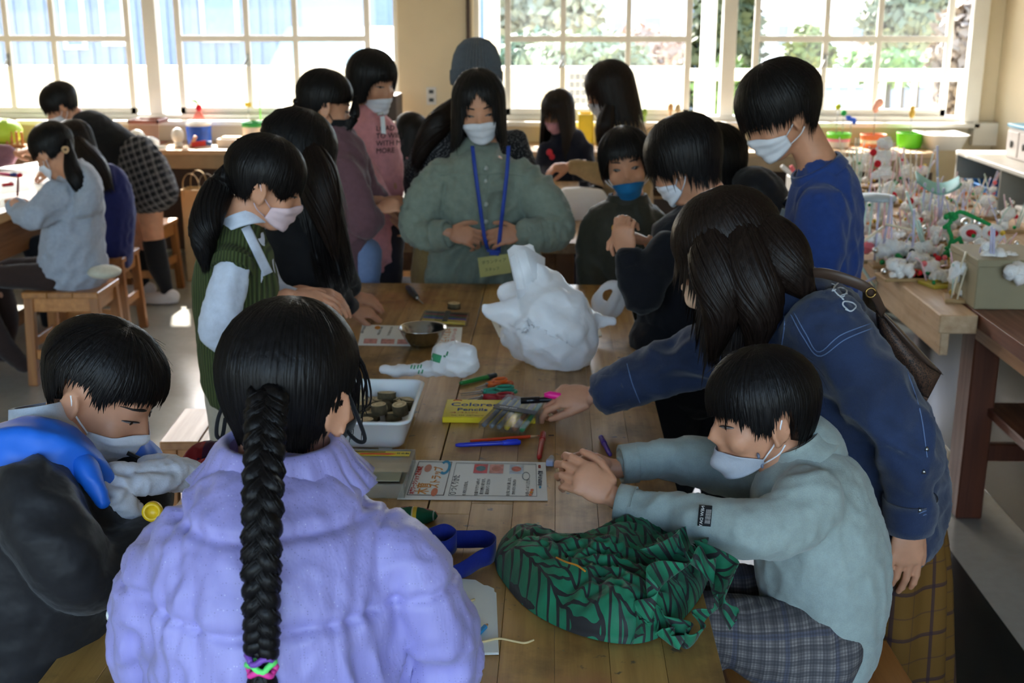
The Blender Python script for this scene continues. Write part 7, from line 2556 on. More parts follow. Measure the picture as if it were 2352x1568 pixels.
# the green leaf print bag ------------------------------------------------------------------
q = MB('green_leaf_print')
uv = q.n('UVMap')
sep = q.n('SeparateXYZ')
q.put(sep.inputs[0], uv)
wob = q.noise(uv.outputs[0], 5, 3)
uu = q.math('ADD', q.math('MULTIPLY', sep.outputs[0], 12.0), q.math('MULTIPLY', wob, .5))
fu = q.math('FRACT', uu)
au = q.math('MULTIPLY', q.math('ABSOLUTE', q.math('SUBTRACT', fu, .5)), 2.0)
vv = q.math('ADD', q.math('MULTIPLY', sep.outputs[1], 21.0), q.math('MULTIPLY', wob, .9))
vv = q.math('ADD', vv, q.math('MULTIPLY', q.math('GREATER_THAN', fu, .5), .5))
arc = q.math('ADD', vv, q.math('MULTIPLY', q.math('POWER', au, 1.5), -1.25))
fv = q.math('FRACT', arc)
e1 = q.math('LESS_THAN', q.math('ABSOLUTE', q.math('SUBTRACT', fv, .5)), q.math('ADD', q.math('MULTIPLY', au, .14), .055))
e2 = q.math('LESS_THAN', au, .075)
e3 = q.math('GREATER_THAN', au, .93)
ed = q.math('MAXIMUM', q.math('MAXIMUM', e1, e2), e3)
tn = q.noise(uv.outputs[0], 14, 3)
q.set(Base_Color=q.mix(ed, q.ramp(tn, [(.3, lin((8, 88, 62))), (.7, lin((18, 126, 88)))]), lin((26, 26, 28))), Roughness=.7)
q.b.inputs['Sheen Weight'].default_value = .1
q.bump(q.noise(q.coord(), 45, 3), .3, .006)
M_LEAF = q.m


def with_uv(o, uvs):
    l = o.data.uv_layers.new(name='UVMap')
    idx = np.empty(len(o.data.loops), dtype=np.int64)
    o.data.loops.foreach_get('vertex_index', idx)
    l.data.foreach_set('uv', np.asarray(uvs)[idx].ravel())


out = [(1135, 1290), (1150, 1330), (1210, 1400), (1300, 1450), (1400, 1478), (1480, 1478), (1540, 1450), (1590, 1400), (1620, 1350), (1632, 1290), (1605, 1248), (1560, 1215), (1510, 1190), (1440, 1190), (1370, 1222), (1290, 1236), (1230, 1246), (1182, 1232), (1150, 1245)]
cxp, cyp = 1390, 1335
nth, nr = 150, 46
ol = crom([list(p) + [0] for p in out + [out[0]]], nth + 1)[:-1]
V, UV = [], []
for j in range(nr):
    t = j / (nr - 1)
    for i in range(nth):
        x, y = ol[i][0] * t + cxp * (1 - t), ol[i][1] * t + cyp * (1 - t)
        hgt = .072 * max(0, 1 - t ** 2.2) ** .62
        g = Z(x, y + hgt * 520, TZ)
        w_ = wavy(A([[g.x, g.y, 0]]), 26, 12)[0]
        w2 = wavy(A([[g.x * 1.0, g.y * 1.6, 0]]), 60, 14)[0]
        w3 = wavy(A([[g.x * 1.5 + g.y, g.y - g.x, 0]]), 95, 31)[0]
        z = TZ + .002 + hgt * (1 + .22 * w_) + (.010 * (1 - abs(w2)) + .006 * (1 - abs(w3))) * (1 - t) ** .3 * min(1, hgt * 40)
        V.append((g.x, g.y, z))
        UV.append(((g.x - .0) * 1.35 + g.y * .75, g.y * 1.35 - g.x * .75))
F = grid_faces(nr, nth, wrap_v=True)
F.append(tuple(range((nr - 1) * nth, nr * nth)))
gbag = thing('cloth_bag', 'dark green cloth bag with black leaf print lying on the near table corner', 'bag', tuple(Z(1390, 1380, TZ)))
o = add('bag_body', (A(V), F), M_LEAF, gbag, True)
with_uv(o, UV)
rr = np.random.RandomState(2)


def frill(pts, w, name, seed, m=130, amp=.014, up=(0, -.2, 1)):
    a = crom([list(p) for p in pts], m)
    r_ = np.random.RandomState(seed)
    rows, uvs = [], []
    up = A(up)
    up /= np.linalg.norm(up)
    T_ = np.gradient(a, axis=0)
    sd = np.cross(T_, up)
    sd /= np.maximum(np.linalg.norm(sd, axis=1, keepdims=True), 1e-6)
    ph = r_.uniform(0, 6, 4)
    for i in range(m):
        row = []
        for j in range(7):
            v_ = j / 6
            s = i / (m - 1)
            dz = up * (w * (v_ - .2) * (.75 + .25 * math.sin(9 * s + ph[0])))
            ds = sd[i] * (amp * v_ * math.sin(17 * s + ph[1] + v_) + amp * .8 * math.sin(11 * s + ph[2]) * v_ + .006 * math.sin(29 * s + v_ * 2) * v_)
            p = a[i] + dz + ds
            p[2] = max(p[2], TZ + .002)
            row.append(V3(*p))
            uvs.append((p[0] * 1.35 + p[1] * .75 + p[2], p[1] * 1.35 - p[0] * .75))
        rows.append(row)
    o = add(name, sheet(rows, .0016), M_LEAF, gbag, True)
    with_uv(o, uvs + uvs)
    return o


frill([Z(1585, 1250, TZ + .03), Z(1560, 1290, TZ + .06), Z(1520, 1330, TZ + .07), Z(1500, 1380, TZ + .055), Z(1490, 1430, TZ + .03), Z(1450, 1470, TZ + .01)], .07, 'gathered_mouth', 1, amp=.022)
frill([Z(1540, 1235, TZ + .03), Z(1590, 1240, TZ + .05), Z(1630, 1290, TZ + .045), Z(1640, 1340, TZ + .04), Z(1660, 1400, TZ + .03), Z(1680, 1440, TZ + .01)], .06, 'gathered_mouth', 2, amp=.02, up=(.3, -.2, 1))
frill([Z(1500, 1400, TZ + .03), Z(1540, 1430, TZ + .025), Z(1570, 1480, TZ + .01), Z(1600, 1462, TZ + .015), Z(1620, 1420, TZ + .03), Z(1650, 1390, TZ + .045)], .035, 'strap', 3, amp=.01)
frill([Z(1500, 1290, TZ + .06), Z(1540, 1280, TZ + .085), Z(1590, 1290, TZ + .08), Z(1640, 1330, TZ + .05)], .05, 'gathered_mouth', 4, amp=.024)
frill([Z(1470, 1440, TZ + .02), Z(1520, 1460, TZ + .012), Z(1560, 1488, TZ + .008)], .03, 'hem', 5, amp=.008)
add('drawstring', tube([Z(1278, 1280, TZ + .075), Z(1300, 1290, TZ + .082), Z(1325, 1298, TZ + .084), Z(1345, 1312, TZ + .080)], .0016, 6, 20), plain('orange_thread', (196, 130, 30), .7), gbag, True)

# small scraps on the table top
for (x, y, l, r_, sl) in ((1205, 811, .012, .1, 'thin dark scrap lying in front of the big white plastic bag'), (1270, 963, .004, .2, 'tiny dark dot of scrap right of the clear pen case'), (1266, 1000, .006, 0, 'short dark scrap beside the red pen cap')):
    p = Z(x, y, TZ + .001)
    one('pencil_scrap', xf(box(-l, l, -.0015, .0015, 0, .0015, .0004), p, (0, 0, r_)), M_DK, sl, 'scrap', 'dark scraps on the table')
# ------------------------------------------------------------------ children's sculptures on the pale craft table
M_COTTON = plain('cotton_wool', (246, 245, 244), 1.0, var=.04, scale=160, bump=1.0)
M_STRAW = [plain('lilac_straw', (206, 204, 232), .3), plain('pink_straw', (236, 196, 204), .3), plain('mint_straw', (200, 226, 218), .3), plain('cream_straw', (232, 222, 196), .3)]
M_CARD = plain('brown_board', (168, 136, 92), .7, var=.1)
M_BLKBD = plain('black_board', (34, 32, 32), .6)
M_RED = plain('red_pompom', (200, 24, 40), .9)
M_PNK = plain('pink_pompom', (236, 120, 130), .9)
M_YLW = plain('yellow_bead', (232, 196, 60), .5)
M_GRNP = plain('green_pipe', (30, 150, 80), .9)
M_ORG = plain('orange_bead', (226, 130, 50), .5)
M_SILV = plain('silver_bead', (214, 214, 214), .2, 1.0, var=.03)
M_TEAL = plain('teal_card', (110, 176, 172), .6)


def puff(c, r, seed, sq=.8):
    rr_ = random.Random(seed)
    bl = [ellipsoid((c[0] + rr_.uniform(-.55, .55) * r, c[1] + rr_.uniform(-.55, .55) * r, c[2] + rr_.uniform(-.35, .45) * r * sq), (r * rr_.uniform(.4, .65),) * 3, n=11, m=8) for k in range(6)]
    vf = join(bl)
    return (vf[0] + ((wavy(vf[0], 160, seed) * .09 + wavy(vf[0], 420, seed + 1) * .07) * r)[:, None] * A((1, .7, .8)), vf[1])


def craft(label, px, py, seed, w=.13, d=.10, straws=5, hgt=.16, cotton=2, beads=5, base=M_CARD, z=TZ, name='straw_sculpture', cols=None, spread=1.0, at=None):
    """one child's work: a board with straws, cotton wool and beads glued on"""
    c = at if at is not None else Z(px, py, z)
    t = thing(name, label, 'sculpture', (c.x, c.y, z))
    r_ = random.Random(seed)
    add('board', xf(box(-w / 2, w / 2, -d / 2, d / 2, 0, .012, .002), (c.x, c.y, z + .0004), (0, 0, r_.uniform(-.3, .3))), base, t)
    zz = z + .012
    for k in range(straws):
        x, y = c.x + r_.uniform(-.4, .4) * w, c.y + r_.uniform(-.4, .4) * d
        x2, y2 = x + r_.uniform(-.35, .35) * w * spread, y + r_.uniform(-.35, .35) * d * spread
        add('straw', tube([(x, y, zz), ((x + x2) / 2, (y + y2) / 2, zz + hgt * .5), (x2, y2, zz + hgt * r_.uniform(.6, 1.05))], .0030, 6, 5), r_.choice(M_STRAW), t, True)
    for k in range(cotton):
        add('cotton_puff', puff((c.x + r_.uniform(-.3, .3) * w, c.y + r_.uniform(-.35, .35) * d, zz + r_.uniform(.15, .7) * hgt * (1 if k else .3)), r_.uniform(.022, .038), seed * 7 + k), M_COTTON, t, True)
    for k in range(beads):
        m = r_.choice(cols or [M_RED, M_PNK, M_YLW, M_SILV, M_SILV, M_ORG, M_GRNP])
        rad = r_.uniform(.006, .012)
        add('bead', ellipsoid((c.x + r_.uniform(-.45, .45) * w, c.y + r_.uniform(-.45, .45) * d, zz + rad + (r_.uniform(0, hgt * .8) if k % 2 else 0)), (rad,) * 3, n=10, m=7), m, t, True)
    return t


# tall pieces at the back
t = craft('tall cotton wool snowman sculpture with red pompoms at the back of the craft table', 2020, 470, 1, .15, .12, 4, .18, 2, 3)
c = P(2028, 360, 5.35)
for k, (x, y, r) in enumerate(((2030, 328, .036), (2026, 362, .042), (2022, 398, .045), (2030, 438, .05), (2018, 480, .05))):
    add('cotton_puff', puff(P(x, y, 5.35), r, 50 + k), M_COTTON, t, True)
for x, y in ((2006, 350), (2016, 376), (2052, 448), (2091, 462)):
    add('pompom', ellipsoid(P(x, y, 5.25), (.016,) * 3, n=10, m=7), M_RED, t, True)
add('straw', tube([P(2022, 500, 5.35), P(2028, 420, 5.35), P(2034, 330, 5.35)], .004, 6), M_STRAW[3], t, True)
specs = [('tangle of white straws and lilac loops behind the blue sweatshirt', 1950, 440, 2, .14, .12, 10, .26, 3, 4), ('cream coloured straw and cotton sculpture right of the cotton snowman', 2068, 470, 3, .14, .12, 8, .25, 4, 6),
         ('straw sculpture with yellow beads in the middle of the crowded back row', 2000, 520, 4, .14, .10, 7, .22, 2, 7), ('bead covered board behind the teal hammock', 2130, 470, 5, .16, .12, 4, .12, 2, 9),
         ('white cotton sculpture with a pink pompom on top', 2120, 540, 6, .14, .10, 4, .14, 4, 3), ('pale ribbon and straw sculpture near the shelf', 2210, 520, 7, .16, .12, 9, .17, 2, 4),
         ('cotton and straw nest in the middle of the craft table', 2090, 555, 8, .15, .11, 6, .14, 4, 6), ('small cotton tree beside the straw cage', 2070, 590, 9, .13, .10, 4, .13, 3, 5),
         ('mixed straw sculpture with a black base behind the cotton tree', 2150, 590, 10, .15, .11, 5, .12, 3, 7, M_BLKBD), ('green dotted board with silver beads in front of the straw cage', 2050, 612, 11, .17, .11, 2, .06, 0, 11, M_CARD, TZ, 'bead_board', [M_SILV, M_SILV, M_GRNP, M_GRNP, M_BLKBD]),
         ('silver beaded board on a black base at the front edge', 2130, 640, 12, .16, .10, 2, .07, 2, 9, M_BLKBD), ('cotton cloud sculpture near the green figure', 2165, 560, 13, .13, .10, 3, .13, 5, 2),
         ('fluffy cotton sculpture with mint straws beside the teal hammock', 2200, 470, 31, .15, .12, 7, .15, 4, 4), ('pink cotton heap behind the eared figures', 2262, 500, 32, .15, .12, 4, .12, 5, 5), ('straw fence sculpture at the shelf side of the craft table', 2310, 530, 33, .16, .12, 9, .14, 3, 4),
         ('cotton nest with a red pompom below the teal hammock', 2160, 500, 34, .15, .12, 4, .1, 5, 5), ('lilac straw bundle behind the cotton nest', 2110, 440, 35, .14, .12, 9, .2, 3, 4), ('silver thread sculpture in the right rear corner', 2250, 455, 36, .15, .12, 7, .12, 3, 6),
         ('white fluff and straw tower left of the pastel tower', 1975, 560, 37, .13, .1, 6, .14, 4, 5), ('wide low cotton sculpture in the centre front', 2075, 640, 38, .17, .11, 4, .07, 5, 6), ('cotton ball pile with yellow beads in the middle right', 2120, 505, 39, .15, .11, 5, .13, 5, 5), ('tall cream straw sculpture next to the snowman', 2045, 430, 40, .14, .12, 8, .24, 4, 4),
         ('pastel straw sculpture with cotton next to the beige box', 2212, 690, 14, .12, .10, 7, .18, 3, 4), ('yellow based sculpture at the corner of the craft table', 2170, 655, 15, .15, .10, 3, .12, 2, 6, plain('yellow_base', (190, 170, 60), .6)),
         ('orange and silver sculpture behind the two eared figures', 2230, 545, 16, .16, .12, 4, .10, 1, 8, M_CARD, TZ, 'straw_sculpture', [M_ORG, M_SILV, M_ORG]), ('black based silver tinsel sculpture beside the shelf', 2300, 590, 17, .16, .12, 5, .1, 1, 8, M_BLKBD, TZ, 'straw_sculpture', [M_SILV, M_SILV, M_YLW]),
         ('pink and white straw bundle at the far back corner', 1985, 430, 18, .14, .12, 9, .22, 3, 5), ('yellow and white straw sculpture left of the cage', 1958, 470, 19, .13, .10, 8, .18, 2, 7, M_CARD, TZ, 'straw_sculpture', [M_YLW, M_YLW, M_SILV]),
         ('low cotton sculpture with dark wires behind the beige box', 2265, 600, 20, .14, .11, 4, .1, 3, 6), ('flat beige board with torn cotton in the front middle', 2110, 620, 21, .15, .10, 1, .06, 4, 4),
         ('lilac straw frame standing behind the pompom sculpture', 2088, 500, 22, .12, .10, 9, .2, 1, 3), ('cotton strewn board with orange beads under the green figure', 2195, 610, 23, .16, .11, 3, .07, 3, 6)]
for s in specs:
    craft(*s)
# straw cage with a bluish roof
c = Z(2000, 598, TZ)
t = thing('straw_cage', 'cage of lilac straws with a blue grey roof and pink cotton inside', 'sculpture', tuple(c))
add('board', box(c.x - .09, c.x + .09, c.y - .07, c.y + .07, TZ + .0004, TZ + .014, .002), M_CARD, t)
for i in range(8):
    an = 2 * math.pi * i / 8
    add('straw', tube([(c.x + .075 * math.cos(an), c.y + .055 * math.sin(an), TZ + .012), (c.x + .06 * math.cos(an), c.y + .045 * math.sin(an), TZ + .235)], .0042, 6), M_STRAW[i % 3], t, True)
add('roof', xf(lathe([(.0, .0), (.072, .0), (.078, .006), (.07, .016), (.0, .022)], 16, False), (c.x, c.y, TZ + .232)), plain('blue_grey_roof', (180, 194, 204), .6), t, True)
for k in range(3):
    add('cotton_puff', puff((c.x - .03 + .03 * k, c.y - .01, TZ + .05 + .03 * (k % 2)), .034, 90 + k), M_PNK if k == 0 else M_COTTON, t, True)
# big open star of straws hanging over the edge
t = thing('straw_star', 'large open star of long pastel straws sticking out over the table edge', 'sculpture', tuple(Z(2050, 640, TZ)))
for (a, b) in (((1955, 575), (2030, 520)), ((2035, 515), (2105, 530)), ((2110, 505), (2122, 556)), ((1972, 655), (2110, 590)), ((1978, 612), (2010, 660)), ((2015, 590), (2012, 680)), ((2026, 600), (2022, 690)), ((2048, 450), (2030, 560)), ((2082, 440), (2118, 560)), ((2100, 480), (2095, 600))):
    add('straw', tube([P(a[0], a[1], 4.32), P((a[0] + b[0]) / 2, (a[1] + b[1]) / 2, 4.33), P(b[0], b[1], 4.36)], .0052, 6), M_STRAW[(a[0]) % 4], t, True)
for k, (x, y) in enumerate(((2030, 572), (2062, 568), (2100, 578), (2125, 572), (2050, 596))):
    add('cotton_puff', puff(P(x, y, 4.36), .04, 30 + k), M_COTTON, t, True)
# teal hammock
t = thing('teal_hammock', 'curved teal card hammock on lilac straw legs with a tall straw mast', 'sculpture', tuple(Z(2155, 500, TZ)))
rows = []
for i in range(12):
    u = i / 11
    x = 2103 + 100 * u
    y = 402 + 22 * math.sin(math.pi * u) + 12 * u
    rows.append([P(x, y - 10, 5.25), P(x + 2, y + 8 + 8 * math.sin(math.pi * u), 5.15), P(x + 3, y + 16, 5.02)])
add('card', sheet(rows, .004), M_TEAL, t, True)
for (a, b) in (((2125, 420), (2120, 455)), ((2143, 432), (2132, 470)), ((2168, 432), (2166, 456)), ((2153, 405), (2153, 335)), ((2154, 408), (2170, 412))):
    p0 = P(a[0], a[1], 5.12)
    p1 = P(b[0], b[1], 5.12)
    if b[1] > a[1]:
        p1.z = TZ
    add('straw', tube([p0, p1], .0055, 6), M_STRAW[0], t, True)
# green pipe cleaner figure
t = thing('pipe_cleaner_figure', 'bright green pipe cleaner figure on a thin stick', 'sculpture', tuple(Z(2180, 610, TZ)))
add('stick', tube([Z(2180, 612, TZ), P(2179, 588, 4.2)], .003, 6), M_YLW, t, True)
for pts in ([(2178, 590), (2182, 560), (2186, 545), (2178, 520), (2190, 498)], [(2180, 562), (2195, 552), (2208, 545)], [(2204, 548), (2212, 566)], [(2188, 500), (2205, 486), (2240, 500), (2274, 516)], [(2172, 520), (2186, 508)]):
    add('limb', tube([P(x, y, 4.2) for x, y in pts], .0075, 7, 10), M_GRNP, t, True)
for x, y, r in ((2180, 495, .02), (2186, 500, .018), (2180, 568, .016), (2176, 580, .014), (2174, 522, .012)):
    add('tuft', puff(P(x, y, 4.2), r, x), M_GRNP, t, True)
# eared figures
t = thing('eared_figure', 'two white cotton figures with red inner ears on a black edged board', 'sculpture', tuple(Z(2245, 585, TZ)))
c = Z(2245, 580, TZ)
add('board', box(c.x - .12, c.x + .12, c.y - .06, c.y + .07, TZ + .0004, TZ + .014, .002), M_BLKBD, t)
for x in (2230, 2280):
    add('ear_ring', tube([P(x + 19 * math.cos(a_), 535 + 15 * math.sin(a_), 4.5) for a_ in np.linspace(0, 6.28, 16)], .012, 8), M_COTTON, t, True)
    add('inner_ear', ellipsoid(P(x, 536, 4.5), (.022, .012, .016), n=12, m=8), M_RED, t, True)
for x, y in ((2218, 512), (2248, 512)):
    add('foil_ball', ellipsoid(P(x, y, 4.56), (.02,) * 3, n=12, m=8), M_SILV, t, True)
# white painted cardboard box on the reddish bench
M_BOX = plain('beige_cardbox', (150, 140, 112), .7, var=.04)
a, b = Z(2236, 712, TZ), Z(2400, 712, TZ)
bx_ = thing('cardboard_box', 'beige cardboard box with cotton on its lid standing on the reddish bench', 'box', ((a.x + b.x) / 2, a.y + .12, TZ + .002))
add('box_body', box(a.x, b.x, a.y, a.y + .26, TZ + .0025, TZ + .158, .003), M_BOX, bx_)
add('lid_edge', box(a.x - .004, b.x + .004, a.y - .004, a.y + .264, TZ + .138, TZ + .163, .003), M_BOX, bx_)
lidz = TZ + .21
for k, (x, y, r) in enumerate(((2278, 585, .036), (2300, 590, .034), (2325, 594, .028), (2270, 568, .03))):
    add('cotton_puff', puff(P(x, y, a.y + .08), r, 70 + k), M_COTTON, bx_, True)
add('straw', tube([P(2275, 590, a.y + .06), P(2278, 520, a.y + .06)], .004, 6), M_STRAW[0], bx_, True)
add('straw', tube([P(2282, 590, a.y + .06), P(2284, 525, a.y + .06)], .004, 6), M_STRAW[0], bx_, True)
for k, (x, y) in enumerate(((2330, 628), (2345, 632))):
    add('cotton_puff', puff(P(x, y, a.y - .03), .036, 80 + k), M_COTTON, bx_, True)

# ------------------------------------------------------------------ things along the windows
BZ = .785


def pot(label, x0, x1, yt, yb, Y, mat, rim=None, band=None, name='plant_pot', seed=0):
    a, b = P(x0, yb, Y), P(x1, yb, Y)
    r = (b.x - a.x) / 2
    top = P((x0 + x1) / 2, yt, Y).z
    c = V3((a.x + b.x) / 2, Y, BZ)
    h_ = top - BZ
    t = thing(name, label, 'pot', tuple(c))
    add('pot_wall', xf(lathe([(0, .002), (r * .88, .002), (r * .9, .008), (r, h_ - .01), (r * 1.02, h_), (r * .97, h_), (r * .95, h_ - .012), (r * .86, .012), (0, .012)], 24, False), c), mat, t, True)
    if rim:
        add('rim', xf(lathe([(r * .99, h_ - .03), (r * 1.03, h_ - .03), (r * 1.05, h_ + .004), (r * .96, h_ + .004), (r * .95, h_ - .03)], 24, False), c), rim, t, True)
    if band:
        z0, z1, m = band
        add('printed_band', xf(lathe([(r * (.9 + .1 * z0) + .002, h_ * z0), (r * (.9 + .1 * z1) + .002, h_ * z1)], 24, False), c), m, t, True)
    add('soil', xf(lathe([(0, 0), (r * .93, 0)], 18, False), (c.x, c.y, top - .02)), plain('dark_soil', (70, 54, 40), .95), t, True)
    return t, c, r, top


M_LIME = plain('lime_plastic', (106, 214, 40), .45)
pt_, c, r, top = pot('pink and white pot with a green rim under the right window', 1898, 1950, 306, 355, 7.75, M_WHITE, M_LIME, (.45, .8, plain('pink_band', (236, 150, 176), .6)))
for dx, dz, col, rad in ((-.02, .17, plain('olive_ball', (176, 190, 40), .6), .02), (.02, .13, M_GRNP, .02)):
    add('stick', tube([(c.x + dx, c.y, top - .02), (c.x + dx, c.y, top + dz)], .003, 6), M_STEEL, pt_, True)
    add('clay_figure', ellipsoid((c.x + dx, c.y, top + dz), (rad,) * 3, n=10, m=8), col, pt_, True)
add('stick', tube([(c.x + .07, c.y, top - .02), (c.x + .07, c.y, top + .09)], .003, 6), M_STEEL, pt_, True)
add('clay_bird', join(ellipsoid((c.x + .07, c.y, top + .09), (.035, .014, .012)), ellipsoid((c.x + .09, c.y, top + .075), (.014, .01, .02)), ellipsoid((c.x + .05, c.y, top + .105), (.02, .008, .01))), plain('blue_clay', (30, 90, 220), .6), pt_, True)
pt_, c, r, top = pot('orange striped pot under the right window', 1974, 2032, 308, 352, 7.75, plain('orange_pot', (226, 124, 74), .6), None, (.35, .62, plain('cream_band', (236, 222, 190), .6)))
add('stick', tube([(c.x, c.y, top - .02), (c.x, c.y, top + .17)], .003, 6), M_STEEL, pt_, True)
add('clay_figure', join(ellipsoid((c.x, c.y, top + .17), (.022, .015, .035)), ellipsoid((c.x + .02, c.y, top + .2), (.03, .015, .03))), plain('pinkish_clay', (236, 176, 160), .6), pt_, True)
pt_, c, r, top = pot('bright lime green pot under the right window', 2057, 2116, 304, 352, 7.75, M_LIME)
add('stick', tube([(c.x, c.y, top - .02), (c.x, c.y, top + .12)], .003, 6), M_STEEL, pt_, True)
add('clay_figure', join(ellipsoid((c.x, c.y, top + .12), (.02, .015, .03)), ellipsoid((c.x, c.y, top + .155), (.017,) * 3)), plain('gold_clay', (186, 150, 60), .6), pt_, True)
wb_ = P(2160, 352, 7.7)
one('wash_basin', loft([rrect(wb_.x - .10, wb_.x + .10, 7.58, 7.86, .04, BZ + .002), rrect(wb_.x - .13, wb_.x + .13, 7.54, 7.9, .05, BZ + .095), rrect(wb_.x - .145, wb_.x + .145, 7.52, 7.92, .05, BZ + .10), rrect(wb_.x - .115, wb_.x + .115, 7.56, 7.88, .05, BZ + .097), rrect(wb_.x - .09, wb_.x + .09, 7.6, 7.84, .04, BZ + .015)]), M_WHITE, 'white plastic basin on the bench in the sunny right corner', 'basin')
# figures on the right sill
for (x, y, col, lab_) in ((1540, 250, (206, 166, 120), 'small brown clay mushroom on the right window sill'), (1557, 252, (176, 160, 130), 'small grey brown clay mushroom on the right window sill'), (1480, 262, (120, 150, 60), 'tiny green clay sprout on the right window sill')):
    p = P(x, y, 7.97)
    zs = WZ - .004
    t = thing('clay_mushroom', lab_, 'figurine', (p.x, 7.97, zs))
    add('stem', tube([(p.x, 7.97, zs), (p.x, 7.97, p.z)], [.012, .008], 8), plain('clay_%d' % x, col, .7), t, True)
    add('cap', ellipsoid((p.x, 7.97, p.z + .01), (.02, .018, .03), n=12, m=8), plain('clay_%d' % x, col, .7), t, True)
# left bench
pt_, c, r, top = pot('blue and black painted white cup on the left window bench', 431, 487, 281, 333, 7.75, M_WHITE, None, (.05, .86, plain('painted_night', (26, 84, 190), .5, var=.3, scale=20)), 'painted_cup')
pot('white pot with a green rim and red dots behind the black haired person', 560, 612, 280, 335, 7.75, plain('dotted_white_pot', (222, 214, 206), .6, var=.1, scale=40), plain('green_rim', (36, 160, 80), .5), None, 'plant_pot')
p = P(411, 345, 7.62)
lt_ = thing('egg_ornament', 'white egg shaped ornament on a small foot on the left window bench', 'ornament', (p.x, 7.62, BZ))
add('foot', xf(lathe([(0, .001), (.03, .001), (.026, .03), (0, .03)], 16, False), (p.x, 7.62, BZ)), M_WHITE, lt_, True)
add('egg', ellipsoid((p.x, 7.62, BZ + .075), (.042, .042, .05)), M_WHITE, lt_, True)
p0, p1 = P(505, 338, 7.65), P(562, 338, 7.65)
bx2 = thing('small_box', 'low white box with a red dot on the left window bench', 'box', ((p0.x + p1.x) / 2, 7.65, BZ))
add('box_body', box(p0.x, p1.x, 7.58, 7.72, BZ + .001, BZ + .055, .003), plain('white_box', (214, 206, 200), .6), bx2)
add('contents', box(p0.x + .02, p1.x - .02, 7.60, 7.70, BZ + .05, BZ + .066, .004), plain('ochre_contents', (190, 140, 60), .7), bx2)
add('red_dot', xf(lathe([(0, 0), (.008, 0), (0, .002)], 12, False), ((p0.x + p1.x) / 2 + .03, 7.578, BZ + .03), (math.pi / 2, 0, 0)), M_RED, bx2)
p = P(458, 332, 7.6)
rt_ = thing('toy_tool', 'red and blue toy figure lying before the painted cup', 'toy', (p.x, 7.58, BZ))
add('body', bar((p.x - .04, 7.57, BZ + .02), (p.x + .05, 7.58, BZ + .03), .025, .035), plain('toy_red', (206, 40, 30), .5), rt_)
add('arm', tube([(p.x - .05, 7.57, BZ + .003), (p.x - .03, 7.57, BZ + .04), (p.x - .01, 7.57, BZ + .075)], .012, 8), plain('toy_skin', (230, 170, 140), .6), rt_, True)
add('tip', bar((p.x + .05, 7.58, BZ + .03), (p.x + .085, 7.58, BZ + .028), .022, .025), plain('toy_blue', (40, 80, 150), .5), rt_)
p0, p1 = P(312, 335, 7.8), P(374, 335, 7.8)
bk = thing('basket', 'brown slatted plastic basket behind the check skirt', 'basket', ((p0.x + p1.x) / 2, 7.82, BZ))
M_BSK = plain('brown_basket', (120, 66, 52), .5)
add('floor_plate', box(p0.x, p1.x, 7.72, 7.92, BZ + .001, BZ + .008), M_BSK, bk)
add('rim', join(box(p0.x - .01, p1.x + .01, 7.71, 7.725, BZ + .14, BZ + .165), box(p0.x - .01, p1.x + .01, 7.915, 7.93, BZ + .14, BZ + .165), box(p0.x - .01, p0.x + .005, 7.71, 7.93, BZ + .14, BZ + .165), box(p1.x - .005, p1.x + .01, 7.71, 7.93, BZ + .14, BZ + .165)), M_BSK, bk)
n = 12
for i in range(n + 1):
    x = p0.x + (p1.x - p0.x) * i / n
    add('slat', box(x - .003, x + .003, 7.714, 7.722, BZ + .005, BZ + .15), M_BSK, bk)
wv_ = crumple(remesh(join(ellipsoid(P(335, 330, 7.6), (.10, .07, .05)), ellipsoid(P(362, 345, 7.55), (.08, .05, .03)), ellipsoid(P(318, 318, 7.62), (.06, .05, .06))), .01, 2), .01, 30, 3)
wv_[0][:, 2] = np.maximum(wv_[0][:, 2], BZ + .001)
one('paper_bundle', wv_, M_PAPER, 'crumpled white paper bundle in front of the brown basket', 'paper')
# red octopus and leaf on the left sill
p = P(457, 255, 7.98)
oc = thing('clay_octopus', 'small red clay octopus with a green leaf on the left window sill', 'figurine', (p.x, 7.98, WZ - .004))
add('head_ball', ellipsoid((p.x, 7.98, P(457, 248, 7.98).z), (.022, .02, .025), n=12, m=8), M_RED, oc, True)
for k in range(5):
    dx = -.04 + .02 * k
    add('tentacle', tube([(p.x, 7.98, P(457, 252, 7.98).z), (p.x + dx * .6, 7.97, WZ + .03), (p.x + dx, 7.965, WZ - .002)], [.01, .008, .005], 7, 6), plain('salmon_clay', (232, 130, 110), .6), oc, True)
add('leaf', tube([P(455, 240, 7.98), P(448, 232, 7.98), P(437, 231, 7.98)], [.003, .008, .002], 7, 6), M_GRNP, oc, True)
p = P(571, 262, 7.97)
yb_ = thing('clay_flag', 'tiny yellow square and green stick figure on the left window sill', 'figurine', (p.x, 7.97, WZ - .004))
add('stick', tube([(p.x, 7.97, WZ - .004), (p.x, 7.97, P(571, 240, 7.97).z)], .003, 6), M_STEEL, yb_, True)
add('square', box(p.x - .022, p.x + .022, 7.965, 7.975, P(571, 246, 7.97).z, P(571, 235, 7.97).z), M_YLW, yb_)
p = P(598, 262, 7.97)
add('green_stick', tube([(p.x, 7.97, WZ - .004), (p.x, 7.97, P(598, 228, 7.97).z)], .005, 6), M_LIME, yb_, True)
